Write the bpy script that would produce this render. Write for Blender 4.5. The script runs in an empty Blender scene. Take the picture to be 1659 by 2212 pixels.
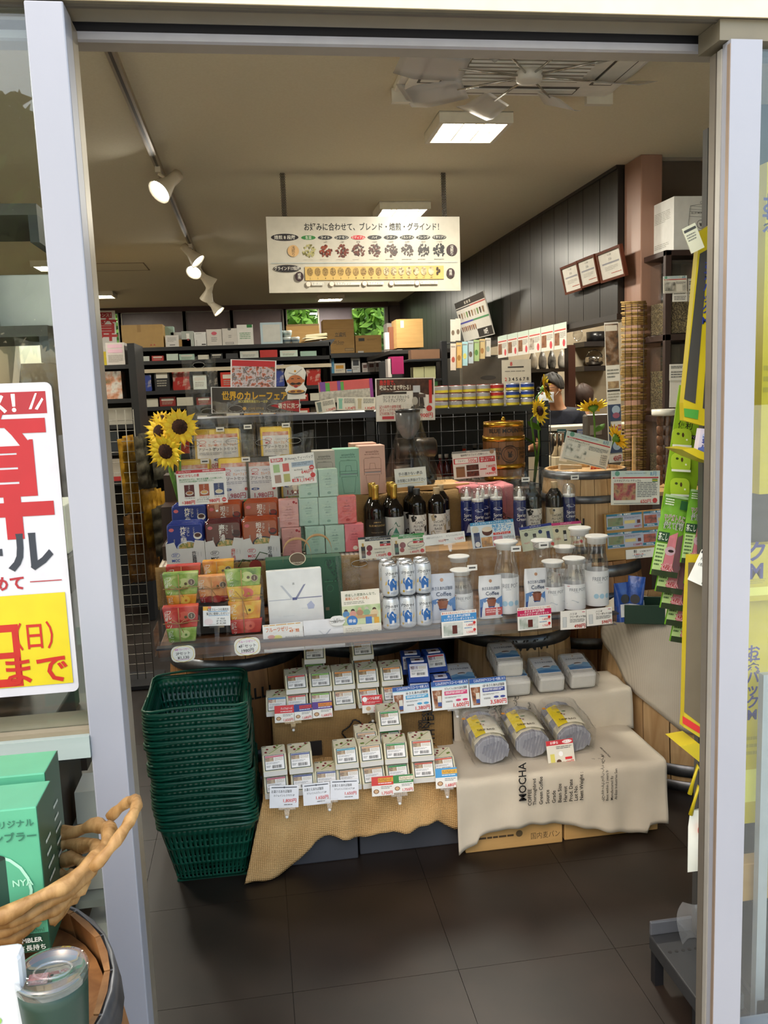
import bpy, math, random
import numpy as np
from mathutils import Vector, Matrix
R_ = math.radians
sc = bpy.context.scene
col = sc.collection
rng = random.Random(7)

# ---------------------------------------------------------------- camera
FPX, W_, H_, CAMH = 1860.0, 1659, 2212, 1.6
AX = np.array([[0.98809729, -0.14919439, -0.03748044], [0.05781228, 0.13436747, 0.98924371], [0.14255347, 0.97963586, -0.1413934]])
cam = bpy.data.cameras.new('camera'); cam_o = bpy.data.objects.new('camera', cam); col.objects.link(cam_o)
cam.sensor_fit = 'VERTICAL'; cam.sensor_height = 36.0; cam.lens = 36.0 * FPX / H_
cam.clip_start = 0.05; cam.clip_end = 200
_m = Matrix(((AX[0][0], AX[1][0], -AX[2][0]), (AX[0][1], AX[1][1], -AX[2][1]), (AX[0][2], AX[1][2], -AX[2][2]))).to_4x4()
_m.translation = (0, 0, CAMH)
cam_o.matrix_world = _m
sc.camera = cam_o

# ---------------------------------------------------------------- world, sun, exposure
SKY, SUNE, LUM, SPOT, EXPO = 0.40, 7.5, 42.0, 28.0, 0.0
world = bpy.data.worlds.new('sky'); sc.world = world; world.use_nodes = True
_n = world.node_tree.nodes; _l = world.node_tree.links
_bg = _n.get('Background') or _n.new('ShaderNodeBackground')
_sky = _n.new('ShaderNodeTexSky'); _sky.sky_type = 'NISHITA'; _sky.sun_disc = False
_sky.sun_elevation = R_(50); _sky.sun_rotation = R_(215); _sky.air_density = 1.6; _sky.dust_density = 3.0; _sky.ozone_density = 1.0
_l.new(_sky.outputs[0], _bg.inputs[0]); _bg.inputs[1].default_value = SKY
sc.view_settings.view_transform = 'Standard'; sc.view_settings.look = 'None'
sc.view_settings.gamma = 1.0; sc.view_settings.use_curve_mapping = False
sc.view_settings.exposure = EXPO
sc.cycles.transparent_max_bounces = 32
sc.cycles.max_bounces = 8
sc.cycles.diffuse_bounces = 6
sc.cycles.glossy_bounces = 3
sc.cycles.transmission_bounces = 6
sc.cycles.caustics_reflective = False; sc.cycles.caustics_refractive = False
sc.cycles.sample_clamp_indirect = 4.0
_s = bpy.data.lights.new('sun', 'SUN'); _s.energy = SUNE; _s.angle = R_(1.0); _s.color = (1.0, 0.95, 0.88)
sun_o = bpy.data.objects.new('sun', _s); col.objects.link(sun_o); sun_o.rotation_euler = (R_(38), 0, R_(150))

# ---------------------------------------------------------------- pixel -> place
def _ray(x, y): return AX.T @ np.array([x - W_ / 2, H_ / 2 - y, FPX])
def P(x, y, Y):
    r = _ray(x, y); t = Y / r[1]; return Vector((r[0] * t, Y, CAMH + r[2] * t))
def PZ(x, y, z):
    r = _ray(x, y); t = (z - CAMH) / r[2]; return Vector((r[0] * t, r[1] * t, z))
def PX(x, y, X):
    r = _ray(x, y); t = X / r[0]; return Vector((X, r[1] * t, CAMH + r[2] * t))
def fit(x0, y0, x1, y1, Y):
    """pixel box at depth Y -> centre x, bottom z, width, height"""
    a = P(x0, (y0 + y1) / 2, Y); b = P(x1, (y0 + y1) / 2, Y)
    t = P((x0 + x1) / 2, y0, Y); u = P((x0 + x1) / 2, y1, Y)
    return (a.x + b.x) / 2, u.z, b.x - a.x, t.z - u.z

# ---------------------------------------------------------------- materials
def lin(c):
    return c / 12.92 if c <= 0.04045 else ((c + 0.055) / 1.055) ** 2.4
def rgb(h):
    h = h.lstrip('#'); return tuple(lin(int(h[i:i + 2], 16) / 255) for i in (0, 2, 4))
_M = {}
def newmat(name):
    m = bpy.data.materials.new(name); m.use_nodes = True
    nt = m.node_tree; p = nt.nodes['Principled BSDF']
    return m, nt.nodes, nt.links, p
def setc(p, c): p.inputs['Base Color'].default_value = (*c, 1)
def C(h, r=0.5, m=0.0, n=0.05, ns=18.0):
    """plain painted / printed / moulded surface: colour with faint noise"""
    if not isinstance(h, str): return h
    k = ('C', h, r, m, n)
    if k in _M: return _M[k]
    mt, N, L, p = newmat('paint_' + h.strip('#'))
    c = rgb(h); p.inputs['Roughness'].default_value = r; p.inputs['Metallic'].default_value = m
    if n > 0:
        tc = N.new('ShaderNodeTexCoord'); nz = N.new('ShaderNodeTexNoise'); nz.inputs['Scale'].default_value = ns; nz.inputs['Detail'].default_value = 3
        cr = N.new('ShaderNodeValToRGB')
        cr.color_ramp.elements[0].color = (*[x * (1 - n) for x in c], 1); cr.color_ramp.elements[1].color = (*[min(1, x * (1 + n)) for x in c], 1)
        cr.color_ramp.elements[0].position = .3; cr.color_ramp.elements[1].position = .7
        L.new(tc.outputs['Object'], nz.inputs['Vector']); L.new(nz.outputs[0], cr.inputs[0]); L.new(cr.outputs[0], p.inputs['Base Color'])
    else: setc(p, c)
    _M[k] = mt; return mt
def photo(*cols, s=14, r=0.3):
    """a small printed picture: blotches of the given colours"""
    k = ('ph',) + cols + (s,)
    if k in _M: return _M[k]
    mt, N, L, p = newmat('printed_picture'); p.inputs['Roughness'].default_value = r
    tc = N.new('ShaderNodeTexCoord'); nz = N.new('ShaderNodeTexNoise'); nz.inputs['Scale'].default_value = s; nz.inputs['Detail'].default_value = 4
    cr = N.new('ShaderNodeValToRGB'); e = cr.color_ramp.elements; cr.color_ramp.interpolation = 'LINEAR'
    while len(e) < len(cols): e.new(.5)
    for i, h in enumerate(cols): e[i].position = .32 + .36 * i / max(1, len(cols) - 1); e[i].color = (*rgb(h), 1)
    L.new(tc.outputs['Object'], nz.inputs['Vector']); L.new(nz.outputs[0], cr.inputs[0]); L.new(cr.outputs[0], p.inputs['Base Color'])
    _M[k] = mt; return mt
def film(name='film', gl=.02, edge=.28, rough=.12, haze=.01, bump=.3, bs=22, tint=(1, 1, 1)):
    k = ('film', name)
    if k in _M: return _M[k]
    mt, N, L, p = newmat(name); N.remove(p); out = N['Material Output']
    tr = N.new('ShaderNodeBsdfTransparent'); tr.inputs[0].default_value = (*tint, 1)
    g = N.new('ShaderNodeBsdfGlossy'); g.inputs['Roughness'].default_value = rough
    d = N.new('ShaderNodeBsdfDiffuse'); d.inputs[0].default_value = (.8, .8, .8, 1)
    lw = N.new('ShaderNodeLayerWeight'); lw.inputs[0].default_value = .35
    mr = N.new('ShaderNodeMapRange'); mr.inputs[3].default_value = gl; mr.inputs[4].default_value = edge
    m1 = N.new('ShaderNodeMixShader'); m2 = N.new('ShaderNodeMixShader'); m2.inputs[0].default_value = haze
    L.new(lw.outputs['Facing'], mr.inputs[0]); L.new(mr.outputs[0], m1.inputs[0])
    L.new(tr.outputs[0], m2.inputs[1]); L.new(d.outputs[0], m2.inputs[2])
    L.new(m2.outputs[0], m1.inputs[1]); L.new(g.outputs[0], m1.inputs[2]); L.new(m1.outputs[0], out.inputs[0])
    if bump:
        tc = N.new('ShaderNodeTexCoord'); nz = N.new('ShaderNodeTexNoise'); nz.inputs['Scale'].default_value = bs; nz.inputs['Detail'].default_value = 2
        b = N.new('ShaderNodeBump'); b.inputs['Strength'].default_value = bump; b.inputs['Distance'].default_value = .02
        L.new(tc.outputs['Object'], nz.inputs['Vector']); L.new(nz.outputs[0], b.inputs['Height'])
        L.new(b.outputs[0], g.inputs['Normal']); L.new(b.outputs[0], lw.inputs['Normal'])
    _M[k] = mt; return mt
FILM = film()
PANE = film('window_glass', .035, .4, .01, .0, 0, tint=(.93, .97, .96))
ACR = film('acrylic', .07, .5, .05, .02, 0)
POT = film('pot_glass', .07, .7, .03, .02, 0)
def glow(name, c, st):
    k = ('glow', name)
    if k in _M: return _M[k]
    mt, N, L, p = newmat(name); setc(p, (1, 1, 1)); p.inputs['Emission Color'].default_value = (*c, 1); p.inputs['Emission Strength'].default_value = st
    _M[k] = mt; return mt
def tex(name, kind, c1, c2, scale=(1, 1, 1), rough=.6, bump=.3, dist=.004, metal=0, c3=None, coord='Object'):
    """wood / weave / noise / beans surfaces"""
    k = ('tex', name)
    if k in _M: return _M[k]
    mt, N, L, p = newmat(name); p.inputs['Roughness'].default_value = rough; p.inputs['Metallic'].default_value = metal
    tc = N.new('ShaderNodeTexCoord'); mp = N.new('ShaderNodeMapping'); mp.inputs['Scale'].default_value = scale
    L.new(tc.outputs[coord], mp.inputs[0])
    cr = N.new('ShaderNodeValToRGB'); e = cr.color_ramp.elements
    e[0].color = (*rgb(c1), 1); e[1].color = (*rgb(c2), 1); e[0].position = .3; e[1].position = .72
    if c3: x = e.new(.5); x.color = (*rgb(c3), 1)
    if kind == 'weave':
        e[0].position = .12; e[-1].position = .62
        a = N.new('ShaderNodeTexWave'); a.bands_direction = 'X'; b = N.new('ShaderNodeTexWave'); b.bands_direction = 'Z'
        c = N.new('ShaderNodeTexWave'); c.bands_direction = 'Y'
        sx = N.new('ShaderNodeSeparateXYZ'); ay = N.new('ShaderNodeMath'); cx_ = N.new('ShaderNodeCombineXYZ'); L.new(mp.outputs[0], sx.inputs[0]); L.new(sx.outputs[1], ay.inputs[0]); L.new(sx.outputs[2], ay.inputs[1]); L.new(sx.outputs[0], cx_.inputs[0]); L.new(ay.outputs[0], cx_.inputs[2])
        for w in (a, b, c):
            w.inputs['Scale'].default_value = 1; w.inputs['Distortion'].default_value = .5; w.inputs['Detail'].default_value = 2; w.inputs['Detail Scale'].default_value = .3
            L.new(cx_.outputs[0], w.inputs[0])
        ad = N.new('ShaderNodeMath'); ad.operation = 'MULTIPLY'; ad2 = N.new('ShaderNodeMath'); ad2.operation = 'ADD'
        nz = N.new('ShaderNodeTexNoise'); nz.inputs['Scale'].default_value = .2; nz.inputs['Detail'].default_value = 4; L.new(mp.outputs[0], nz.inputs['Vector'])
        L.new(a.outputs['Fac'], ad.inputs[0]); L.new(b.outputs['Fac'], ad.inputs[1]); 
        ad3 = N.new('ShaderNodeMath'); ad3.operation = 'MULTIPLY_ADD'; L.new(ad.outputs[0], ad3.inputs[0]); ad3.inputs[1].default_value = .75; nm = N.new('ShaderNodeMath'); nm.operation = 'MULTIPLY'; nm.inputs[1].default_value = .45; L.new(nz.outputs[0], nm.inputs[0]); L.new(nm.outputs[0], ad3.inputs[2])
        hgt = ad3.outputs[0]; fac = ad3.outputs[0]
    elif kind == 'wood':
        nz = N.new('ShaderNodeTexNoise'); nz.inputs['Scale'].default_value = 1; nz.inputs['Detail'].default_value = 6; nz.inputs['Distortion'].default_value = .6
        L.new(mp.outputs[0], nz.inputs['Vector']); hgt = fac = nz.outputs[0]
    elif kind == 'beans':
        nz = N.new('ShaderNodeTexVoronoi'); nz.inputs['Scale'].default_value = 1; L.new(mp.outputs[0], nz.inputs['Vector']); hgt = fac = nz.outputs['Distance']
    else:
        nz = N.new('ShaderNodeTexNoise'); nz.inputs['Scale'].default_value = 1; nz.inputs['Detail'].default_value = 5; L.new(mp.outputs[0], nz.inputs['Vector']); hgt = fac = nz.outputs[0]
    L.new(fac, cr.inputs[0]); L.new(cr.outputs[0], p.inputs['Base Color'])
    if bump:
        b = N.new('ShaderNodeBump'); b.inputs['Strength'].default_value = bump; b.inputs['Distance'].default_value = dist
        L.new(hgt, b.inputs['Height']); L.new(b.outputs[0], p.inputs['Normal'])
    _M[k] = mt; return mt
ALU = tex('anodised_aluminium', 'noise', '#979aa4', '#a2a4ae', (3, 3, 1), .42, 0, metal=.15)
ALUD = tex('worn_aluminium', 'noise', '#7d776e', '#8d877c', (30, 30, 2), .4, .1, .001, metal=.6)
WOOD = tex('barrel_wood', 'wood', '#7a5330', '#a87848', (30, 30, 2.2), .55, .25)
WOODL = tex('pale_barrel_wood', 'wood', '#b08a5c', '#d6b587', (26, 26, 2.0), .55, .2)
WOODD = tex('dark_wood', 'wood', '#33221a', '#4a3326', (30, 30, 2), .4, .1)
BOARD = tex('shelf_board_wood', 'wood', '#4a2c1a', '#8a5f3e', (4, 40, 40), .4, .15)
PALE = tex('pale_plank', 'wood', '#b98f57', '#dcb67c', (6, 40, 40), .5, .1)
HOOP = tex('hoop_steel', 'noise', '#5d6066', '#83868c', (20, 20, 20), .38, .1, .001, metal=.8)
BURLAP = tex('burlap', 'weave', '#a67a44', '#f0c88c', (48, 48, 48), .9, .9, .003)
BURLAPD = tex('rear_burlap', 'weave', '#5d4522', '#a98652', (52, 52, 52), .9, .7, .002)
COTTON = tex('cotton_sack', 'weave', '#bdb29f', '#d2c8b7', (60, 60, 60), .9, .3, .001)
CARTON = tex('corrugated_card', 'noise', '#b08a52', '#c29a60', (4, 4, 30), .75, 0)
BLACKM = C('#15161a', .45); NAVYM = C('#2a3040', .4); DGREY = C('#3a3d45', .5)
WHITE = C('#eeeeec', .35); PAPER = C('#f2f0ea', .28, n=.02); INK = C('#1c1a1a', .5, n=0); RED = C('#cf2a2a', .4, n=0); GREY = C('#8c8c8c', .5, n=0)

# ---------------------------------------------------------------- mesh builder
_T = {}
def glyphs(s, bold):
    k = (s, bold)
    if k not in _T:
        cu = bpy.data.curves.new('glyphs', 'FONT'); cu.body = s; cu.resolution_u = 2; cu.offset = bold
        ob = bpy.data.objects.new('glyphs', cu); me = bpy.data.meshes.new_from_object(ob)
        v = [(q.co.x, q.co.y) for q in me.vertices]; f = [tuple(p.vertices) for p in me.polygons]
        bpy.data.objects.remove(ob); bpy.data.curves.remove(cu); bpy.data.meshes.remove(me)
        _T[k] = (v, f, min([q[0] for q in v], default=0), max([q[0] for q in v], default=1))
    return _T[k]
class MB:
    def __init__(s): s.v = []; s.f = []; s.m = []; s.mats = []; s.M = None; s.sm = []
    def mi(s, mat):
        mat = C(mat)
        if mat not in s.mats: s.mats.append(mat)
        return s.mats.index(mat)
    def add(s, vs, fs, mat, smooth=False):
        b = len(s.v); i = s.mi(mat)
        if s.M is not None: vs = [tuple(s.M @ Vector(q)) for q in vs]
        s.v += [tuple(q) for q in vs]
        for f in fs: s.f.append(tuple(b + j for j in f)); s.m.append(i); s.sm.append(smooth)
        return s
    def box(s, x0, x1, y0, y1, z0, z1, mat, tx=1.0, ty=1.0):
        """tx, ty: taper of the top about its centre"""
        cx, cy = (x0 + x1) / 2, (y0 + y1) / 2; a, b = (x1 - x0) / 2 * tx, (y1 - y0) / 2 * ty
        v = [(x0, y0, z0), (x1, y0, z0), (x1, y1, z0), (x0, y1, z0), (cx - a, cy - b, z1), (cx + a, cy - b, z1), (cx + a, cy + b, z1), (cx - a, cy + b, z1)]
        return s.add(v, [(0, 3, 2, 1), (4, 5, 6, 7), (0, 1, 5, 4), (1, 2, 6, 5), (2, 3, 7, 6), (3, 0, 4, 7)], mat)
    def prism(s, prof, x0, x1, mat, smooth=False):
        """profile in (y, z), extruded along x"""
        n = len(prof); v = [(x0, y, z) for y, z in prof] + [(x1, y, z) for y, z in prof]
        f = [(i, (i + 1) % n, n + (i + 1) % n, n + i) for i in range(n)]
        return s.add(v, f + [tuple(range(n - 1, -1, -1)), tuple(range(n, 2 * n))], mat, smooth)
    def slab(s, poly, y0, y1, mat, smooth=False):
        """polygon in (x, z), thickness y0..y1"""
        n = len(poly); v = [(x, y0, z) for x, z in poly] + [(x, y1, z) for x, z in poly]
        f = [(i, n + i, n + (i + 1) % n, (i + 1) % n) for i in range(n)]
        return s.add(v, f + [tuple(range(n)), tuple(range(2 * n - 1, n - 1, -1))], mat, smooth)
    def quad(s, a, b, c, d, mat): return s.add([a, b, c, d], [(0, 1, 2, 3)], mat)
    def lathe(s, prof, n, mat, c=(0, 0, 0), smooth=True, cap=True):
        v = []; f = []
        for r, z in prof:
            for i in range(n):
                a = 2 * math.pi * i / n; v.append((c[0] + r * math.cos(a), c[1] + r * math.sin(a), c[2] + z))
        for k in range(len(prof) - 1):
            for i in range(n):
                j = (i + 1) % n; f.append((k * n + i, k * n + j, (k + 1) * n + j, (k + 1) * n + i))
        s.add(v, f, mat, smooth)
        if cap:
            b = len(s.v) - len(v); i = s.mi(mat)
            s.f.append(tuple(b + q for q in range(n - 1, -1, -1))); s.m.append(i); s.sm.append(False)
            s.f.append(tuple(b + (len(prof) - 1) * n + q for q in range(n))); s.m.append(i); s.sm.append(False)
        return s
    def tube(s, pts, r, mat, n=6, closed=False):
        pts = [Vector(p) for p in pts]; v = []; f = []; m = len(pts); rr = r if isinstance(r, (list, tuple)) else [r] * m
        up = Vector((0.13, 0.21, 1)).normalized()
        for i, p in enumerate(pts):
            a = pts[(i - 1) % m] if (closed or i > 0) else p; b = pts[(i + 1) % m] if (closed or i < m - 1) else p
            t = (b - a).normalized(); x = t.cross(up)
            if x.length < .05: x = t.cross(Vector((1, 0, 0)))
            x.normalize(); y = t.cross(x)
            for k in range(n):
                g = 2 * math.pi * k / n; v.append(p + x * (rr[i] * math.cos(g)) + y * (rr[i] * math.sin(g)))
        for i in range(m if closed else m - 1):
            for k in range(n):
                j = (i + 1) % m; q = (k + 1) % n; f.append((i * n + k, i * n + q, j * n + q, j * n + k))
        if not closed: f += [tuple(range(n - 1, -1, -1)), tuple(range((m - 1) * n, m * n))]
        return s.add(v, f, mat, True)
    def grid(s, fn, nu, nv, mat, smooth=True, skip=None):
        v = [fn(i / nu, j / nv) for j in range(nv + 1) for i in range(nu + 1)]; f = []
        for j in range(nv):
            for i in range(nu):
                if skip and skip((i + .5) / nu, (j + .5) / nv): continue
                a = j * (nu + 1) + i; f.append((a, a + 1, a + nu + 2, a + nu + 1))
        return s.add(v, f, mat, smooth)
    def ell(s, x, z, rx, rz, y, mat, n=20):
        return s.add([(x + rx * math.cos(2 * math.pi * i / n), y, z + rz * math.sin(2 * math.pi * i / n)) for i in range(n)], [tuple(range(n))], mat)
    def text(s, t, x, z, h, mat, y=0, al='l', bold=0, maxw=None):
        v, f, a, b = glyphs(t, bold)
        if not v: return s
        k = h / .80; kx = k
        if maxw and (b - a) * kx > maxw: kx = maxw / (b - a)
        wd = (b - a) * kx; ox = x - {'l': 0, 'c': wd / 2, 'r': wd}[al]
        return s.add([(ox + (p[0] - a) * kx, y, z + (p[1] - .36) * k) for p in v], f, mat)
    def build(s, name, parent=None, loc=None, rot=None, bev=0, solid=0):
        me = bpy.data.meshes.new(name); me.from_pydata(s.v, [], s.f)
        for m in s.mats: me.materials.append(m)
        if len(s.m): me.polygons.foreach_set('material_index', s.m); me.polygons.foreach_set('use_smooth', s.sm)
        me.update()
        return link(name, me, parent, loc, rot, bev, solid)
def link(name, me, parent=None, loc=None, rot=None, bev=0, solid=0):
    o = bpy.data.objects.new(name, me); col.objects.link(o)
    if parent: o.parent = parent
    if loc is not None: o.location = loc
    if rot is not None: o.rotation_euler = rot
    if solid:
        m = o.modifiers.new('solid', 'SOLIDIFY'); m.thickness = solid; m.offset = 0
    if bev:
        m = o.modifiers.new('bevel', 'BEVEL'); m.width = bev; m.segments = 2; m.limit_method = 'ANGLE'; m.angle_limit = R_(40)
    return o
def tag(o, label=None, cat=None, group=None, kind=None):
    if label: o['label'] = label
    if cat: o['category'] = cat
    if group: o['group'] = group
    if kind: o['kind'] = kind
    return o
def thing(name, label, cat, loc=(0, 0, 0), rot=(0, 0, 0), group=None):
    o = bpy.data.objects.new(name, None); col.objects.link(o); o.location = loc; o.rotation_euler = rot
    o.empty_display_size = .05
    return tag(o, label, cat, group)
def struct(o): o['kind'] = 'structure'; return o
def dup(root, loc=None, rot=None, label=None, group=None, par=None):
    r = root.copy(); col.objects.link(r)
    if par: r.parent = par
    if loc is not None: r.location = loc
    if rot is not None: r.rotation_euler = rot
    if label: r['label'] = label
    if group: r['group'] = group
    for ch in list(root.children): dup(ch, par=r)
    return r

# ---------------------------------------------------------------- printed cards
def draw(mb, items, w, h, x0=None, z1=None, y=0.0):
    """printed marks on a face of size w x h; (u, v) run from its top corner"""
    x0 = -w / 2 if x0 is None else x0; z1 = h if z1 is None else z1
    for i, it in enumerate(items):
        yy = y - .0004 - .00015 * i; k = it[0]
        X = lambda u: x0 + u * w
        Z = lambda q: z1 - q * h
        if k == 'r': _, a, b, c, d, m = it; mb.quad((X(a), yy, Z(d)), (X(c), yy, Z(d)), (X(c), yy, Z(b)), (X(a), yy, Z(b)), m)
        elif k == 'e': _, a, b, ra, rb, m = it; mb.ell(X(a), Z(b), ra * w, rb * w, yy, m)
        elif k == 'p': _, pts, m = it; mb.add([(X(a), yy, Z(b)) for a, b in pts], [tuple(range(len(pts)))], m)
        elif k == 't':
            _, a, b, hh, t, m = it[:6]; al = it[6] if len(it) > 6 else 'l'; bo = it[7] if len(it) > 7 else 0; mw = it[8] * w if len(it) > 8 else None
            mb.text(t, X(a), Z(b), hh * h, m, yy, al, bo, mw)
        elif k == 'v':
            _, a, b, hh, t, m = it[:6]; bo = it[6] if len(it) > 6 else 0
            for q, ch in enumerate(t): mb.text(ch, X(a), Z(b + q * hh * 1.12), hh * h, m, yy, 'c', bo)
        elif k == 'x':
            _, a, b, c, d, n, m = it; rr = random.Random(int(a * 999 + b * 77 + n))
            for q in range(n):
                za = b + (d - b) * q / n; zb = za + (d - b) / n * .45; u = a; end = c - (c - a) * (rr.random() * .35 if q == n - 1 else rr.random() * .06)
                while u < end - .01:
                    e = min(end, u + (c - a) * rr.uniform(.08, .3)); mb.quad((X(u), yy, Z(zb)), (X(e), yy, Z(zb)), (X(e), yy, Z(za)), (X(u), yy, Z(za)), m); u = e + (c - a) * .025
        elif k == 'b':
            _, a, b, c, d, m = it; rr = random.Random(5); u = a
            while u < c: e = u + (c - a) * rr.choice((.02, .03, .05)); mb.quad((X(u), yy, Z(d)), (X(e), yy, Z(d)), (X(e), yy, Z(b)), (X(u), yy, Z(b)), m); u = e + (c - a) * rr.choice((.02, .03, .04))
def rrect(w, h, r, n=4):
    o = []
    for cx, cz, a0 in ((w / 2 - r, r, -90), (w / 2 - r, h - r, 0), (-w / 2 + r, h - r, 90), (-w / 2 + r, r, 180)):
        for i in range(n + 1): a = R_(a0 + 90 * i / n); o.append((cx + r * math.cos(a), cz + r * math.sin(a)))
    return o
def pose(tl, tr, bl, Y, tilt=0, yaw=0):
    a, b, c = P(*tl, Y), P(*tr, Y), P(*bl, Y)
    w = (b - a).length / math.cos(R_(yaw)); h = (c - a).length / math.cos(R_(tilt)); roll = math.atan2(b.z - a.z, b.x - a.x)
    o = c + (b - a) / 2
    return o, (R_(-tilt), -roll, R_(yaw)), w, h
def card(name, label, cat, ps, items, bg=PAPER, group=None, th=.0025, r=0, clip=None, parent=None):
    """a printed card, poster or sign: the sheet with its print as a part"""
    o, rot, w, h = ps
    b = MB()
    if r: b.slab(rrect(w, h, r), 0, th, bg)
    else: b.box(-w / 2, w / 2, 0, th, 0, h, bg)
    root = b.build(name, parent, o, rot)
    if label: tag(root, label, cat, group)
    if items:
        p = MB(); draw(p, items, w, h); p.build('print', root)
    if clip: clipper(root, *clip)
    return root
def clipper(root, x=0, w=.05, drop=.03):
    """clear plastic clip that grips the foot of a card"""
    b = MB(); b.box(x - w / 2, x + w / 2, -.003, .005, -.006, .006, ACR); b.build('clip', root)
    b = MB(); b.box(x - .006, x + .006, -.002, .006, -drop, -.006, ACR, 1.5); b.lathe([(.004, -.004), (.006, 0), (.004, .004)], 8, WHITE, (x, 0, -drop)); b.build('clip_arm', root)
# ================================================================ the setting
HC, YD, YB, XR, XL = 2.87, 1.66, 12.9, 2.25, -3.2
CEIL = tex('ceiling_board', 'noise', '#e6ddc2', '#ece4cb', (90, 90, 90), .85, .1, .002)
FLOORM = tex('floor_base', 'noise', '#17120f', '#211a16', (5, 5, 5), .4, 0)
TILE = tex('dark_vinyl_tile', 'noise', '#1a1410', '#2a201a', (5, 5, 5), .42, .12, .002)
WALLB = C('#4a4038', .6); BEIGE = C('#b9a98f', .7); BROWNP = tex('brown_paint', 'noise', '#94705f', '#a37f6e', (8, 8, 1), .35, .05)
PLANK = tex('dark_panelling', 'wood', '#1f1c1a', '#2d2926', (30, 30, 1.5), .32, .08)
FILMB = C('#6c5d5d', .35); CREAM = C('#e6d7b4', .6)

b = MB(); b.box(XL, 5.2, YD - .02, YB, -.1, -.004, FLOORM); floor = struct(b.build('floor'))
TS = .457
tm = MB(); tm.box(0, TS - .0014, 0, TS - .0014, -.004, 0, TILE); tm0 = tm.build('tile', floor, (-.9, YD + .02, 0))
for i in range(9):
    for j in range(6):
        if i or j: link('tile', tm0.data, floor, (-.9 + i * TS, YD + .02 + j * TS, 0), None)
b = MB(); b.box(XL, 5.2, YD, YB, HC, HC + .1, CEIL); struct(b.build('ceiling'))
b = MB(); b.box(XL - .1, XL, YD, YB, 0, HC, BEIGE); struct(b.build('wall_left'))
# back wall: low wall, window band under the ceiling
sill = P(700, 765, YB).z; wtop = P(700, 663, YB).z
b = MB(); b.box(XL, 5.2, YB, YB + .12, 0, sill, WALLB); b.box(XL, 5.2, YB, YB + .12, wtop, HC, C('#6a5a4c', .6)); b.box(P(838, 700, YB).x, 5.2, YB, YB + .12, sill, wtop, C('#4b3f3a', .5)); struct(b.build('wall_back'))
for i, (xa, xb, kind) in enumerate(((150, 258, 'g'), (262, 398, 'f'), (400, 500, 'f'), (502, 614, 'f'), (618, 690, 'g'), (758, 834, 'g'))):
    x0, x1 = P(xa, 700, YB).x, P(xb, 700, YB).x
    fr = MB()
    for q in ((x0 - .03, x0 + .02, sill, wtop), (x1 - .02, x1 + .03, sill, wtop), (x0, x1, sill, sill + .03), (x0, x1, wtop - .03, wtop)): fr.box(q[0], q[1], YB - .03, YB + .05, q[2], q[3], ALUD)
    w = struct(fr.build('window_%d' % (i + 2)))
    pn = MB(); pn.box(x0 + .02, x1 - .02, YB + .005, YB + .012, sill + .03, wtop - .03, PANE if kind == 'g' else FILMB); pn.build('pane', w)
b = MB(); b.box(P(690, 700, YB).x, P(758, 700, YB).x, YB - .04, YB + .12, sill - .05, wtop, C('#8a7c84', .5)); struct(b.build('pillar_back'))
b = MB(); b.box(XL, P(838, 700, YB).x, YB - .06, YB, wtop - .02, wtop + .05, C('#4a2a24', .4)); struct(b.build('trim_1'))
# right wall: dark planks over the kitchen hatch, then full height
b = MB(); b.box(XR + .02, XR + .12, 5.1, 9.6, 2.0, HC, C('#1d1a19', .6)); b.box(XR + .02, XR + .12, 9.6, YB, 0, HC, C('#1d1a19', .6)); wr = struct(b.build('wall_right'))
y = 5.1; pw = .278
pA = MB(); pA.box(-.02, .02, .003, pw - .003, 2.0, HC, PLANK); pB = MB(); pB.box(-.02, .02, .003, pw - .003, 0, HC, PLANK); mA = mB = None
while y < YB - .2:
    hi = y < 9.5
    if hi: mA = link('plank', mA.data, wr, (XR, y, 0)) if mA else pA.build('plank', wr, (XR, y, 0), bev=.003)
    else: mB = link('plank', mB.data, wr, (XR, y, 0)) if mB else pB.build('plank', wr, (XR, y, 0), bev=.003)
    y += pw
b = MB(); b.box(XR - .035, XR + .1, 5.08, 9.6, 1.965, 2.0, C('#241d1a', .4)); struct(b.build('trim_2'))
b = MB(); b.box(XR - .03, XR + .02, 5.1, YB, HC - .02, HC, C('#2c241f', .4)); struct(b.build('trim_3'))
b = MB(); b.box(2.27, 2.40, 4.87, 5.10, 0, HC, BROWNP); struct(b.build('pillar_right', bev=.006))
b = MB(); b.box(2.40, 5.2, 4.95, 5.09, 0, HC - .02, C('#584b40', .55)); b.box(2.40, 5.2, 4.93, 5.09, HC - .02, HC, C('#8d8377', .5)); struct(b.build('wall_right_front'))
b = MB(); b.box(2.3, 5.2, 8.9, 9.0, 0, HC, BEIGE); struct(b.build('wall_right_back'))
b = MB(); b.box(5.2, 5.3, YD, 9.0, 0, HC, BEIGE); struct(b.build('wall_right_side'))
# shopfront
SF = MB(); SF.box(-8, 8, YD, YD + .16, 2.341, 3.6, CREAM); SF.box(-8, 8, YD, YD + .004, 2.2875, 2.341, CREAM); struct(SF.build('wall_front'))
b = MB(); SOF = C('#77705f', .45, .2)
b.box(-3.2, 5.2, YD + .005, 1.755, 2.289, 2.34, SOF); b.box(-3.2, 5.2, YD + .02, YD + .03, 2.285, 2.289, C('#4e4a42', .4)); b.box(-3.2, 5.2, 1.755, 1.785, 2.30, 2.34, C('#17171b', .5)); b.box(-3.2, 5.2, 1.785, 1.80, 2.270, 2.284, C('#c4c8d4', .3, .3)); b.box(-3.2, 5.2, 1.80, 1.85, 2.272, 2.34, C('#8d857a', .5)); b.box(-3.2, 5.2, 1.785, 1.80, 2.284, 2.34, C('#17171b', .5))
b.box(.94, 5.2, YD + .012, 1.755, 2.249, 2.288, SOF)
struct(b.build('trim_4'))
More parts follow.
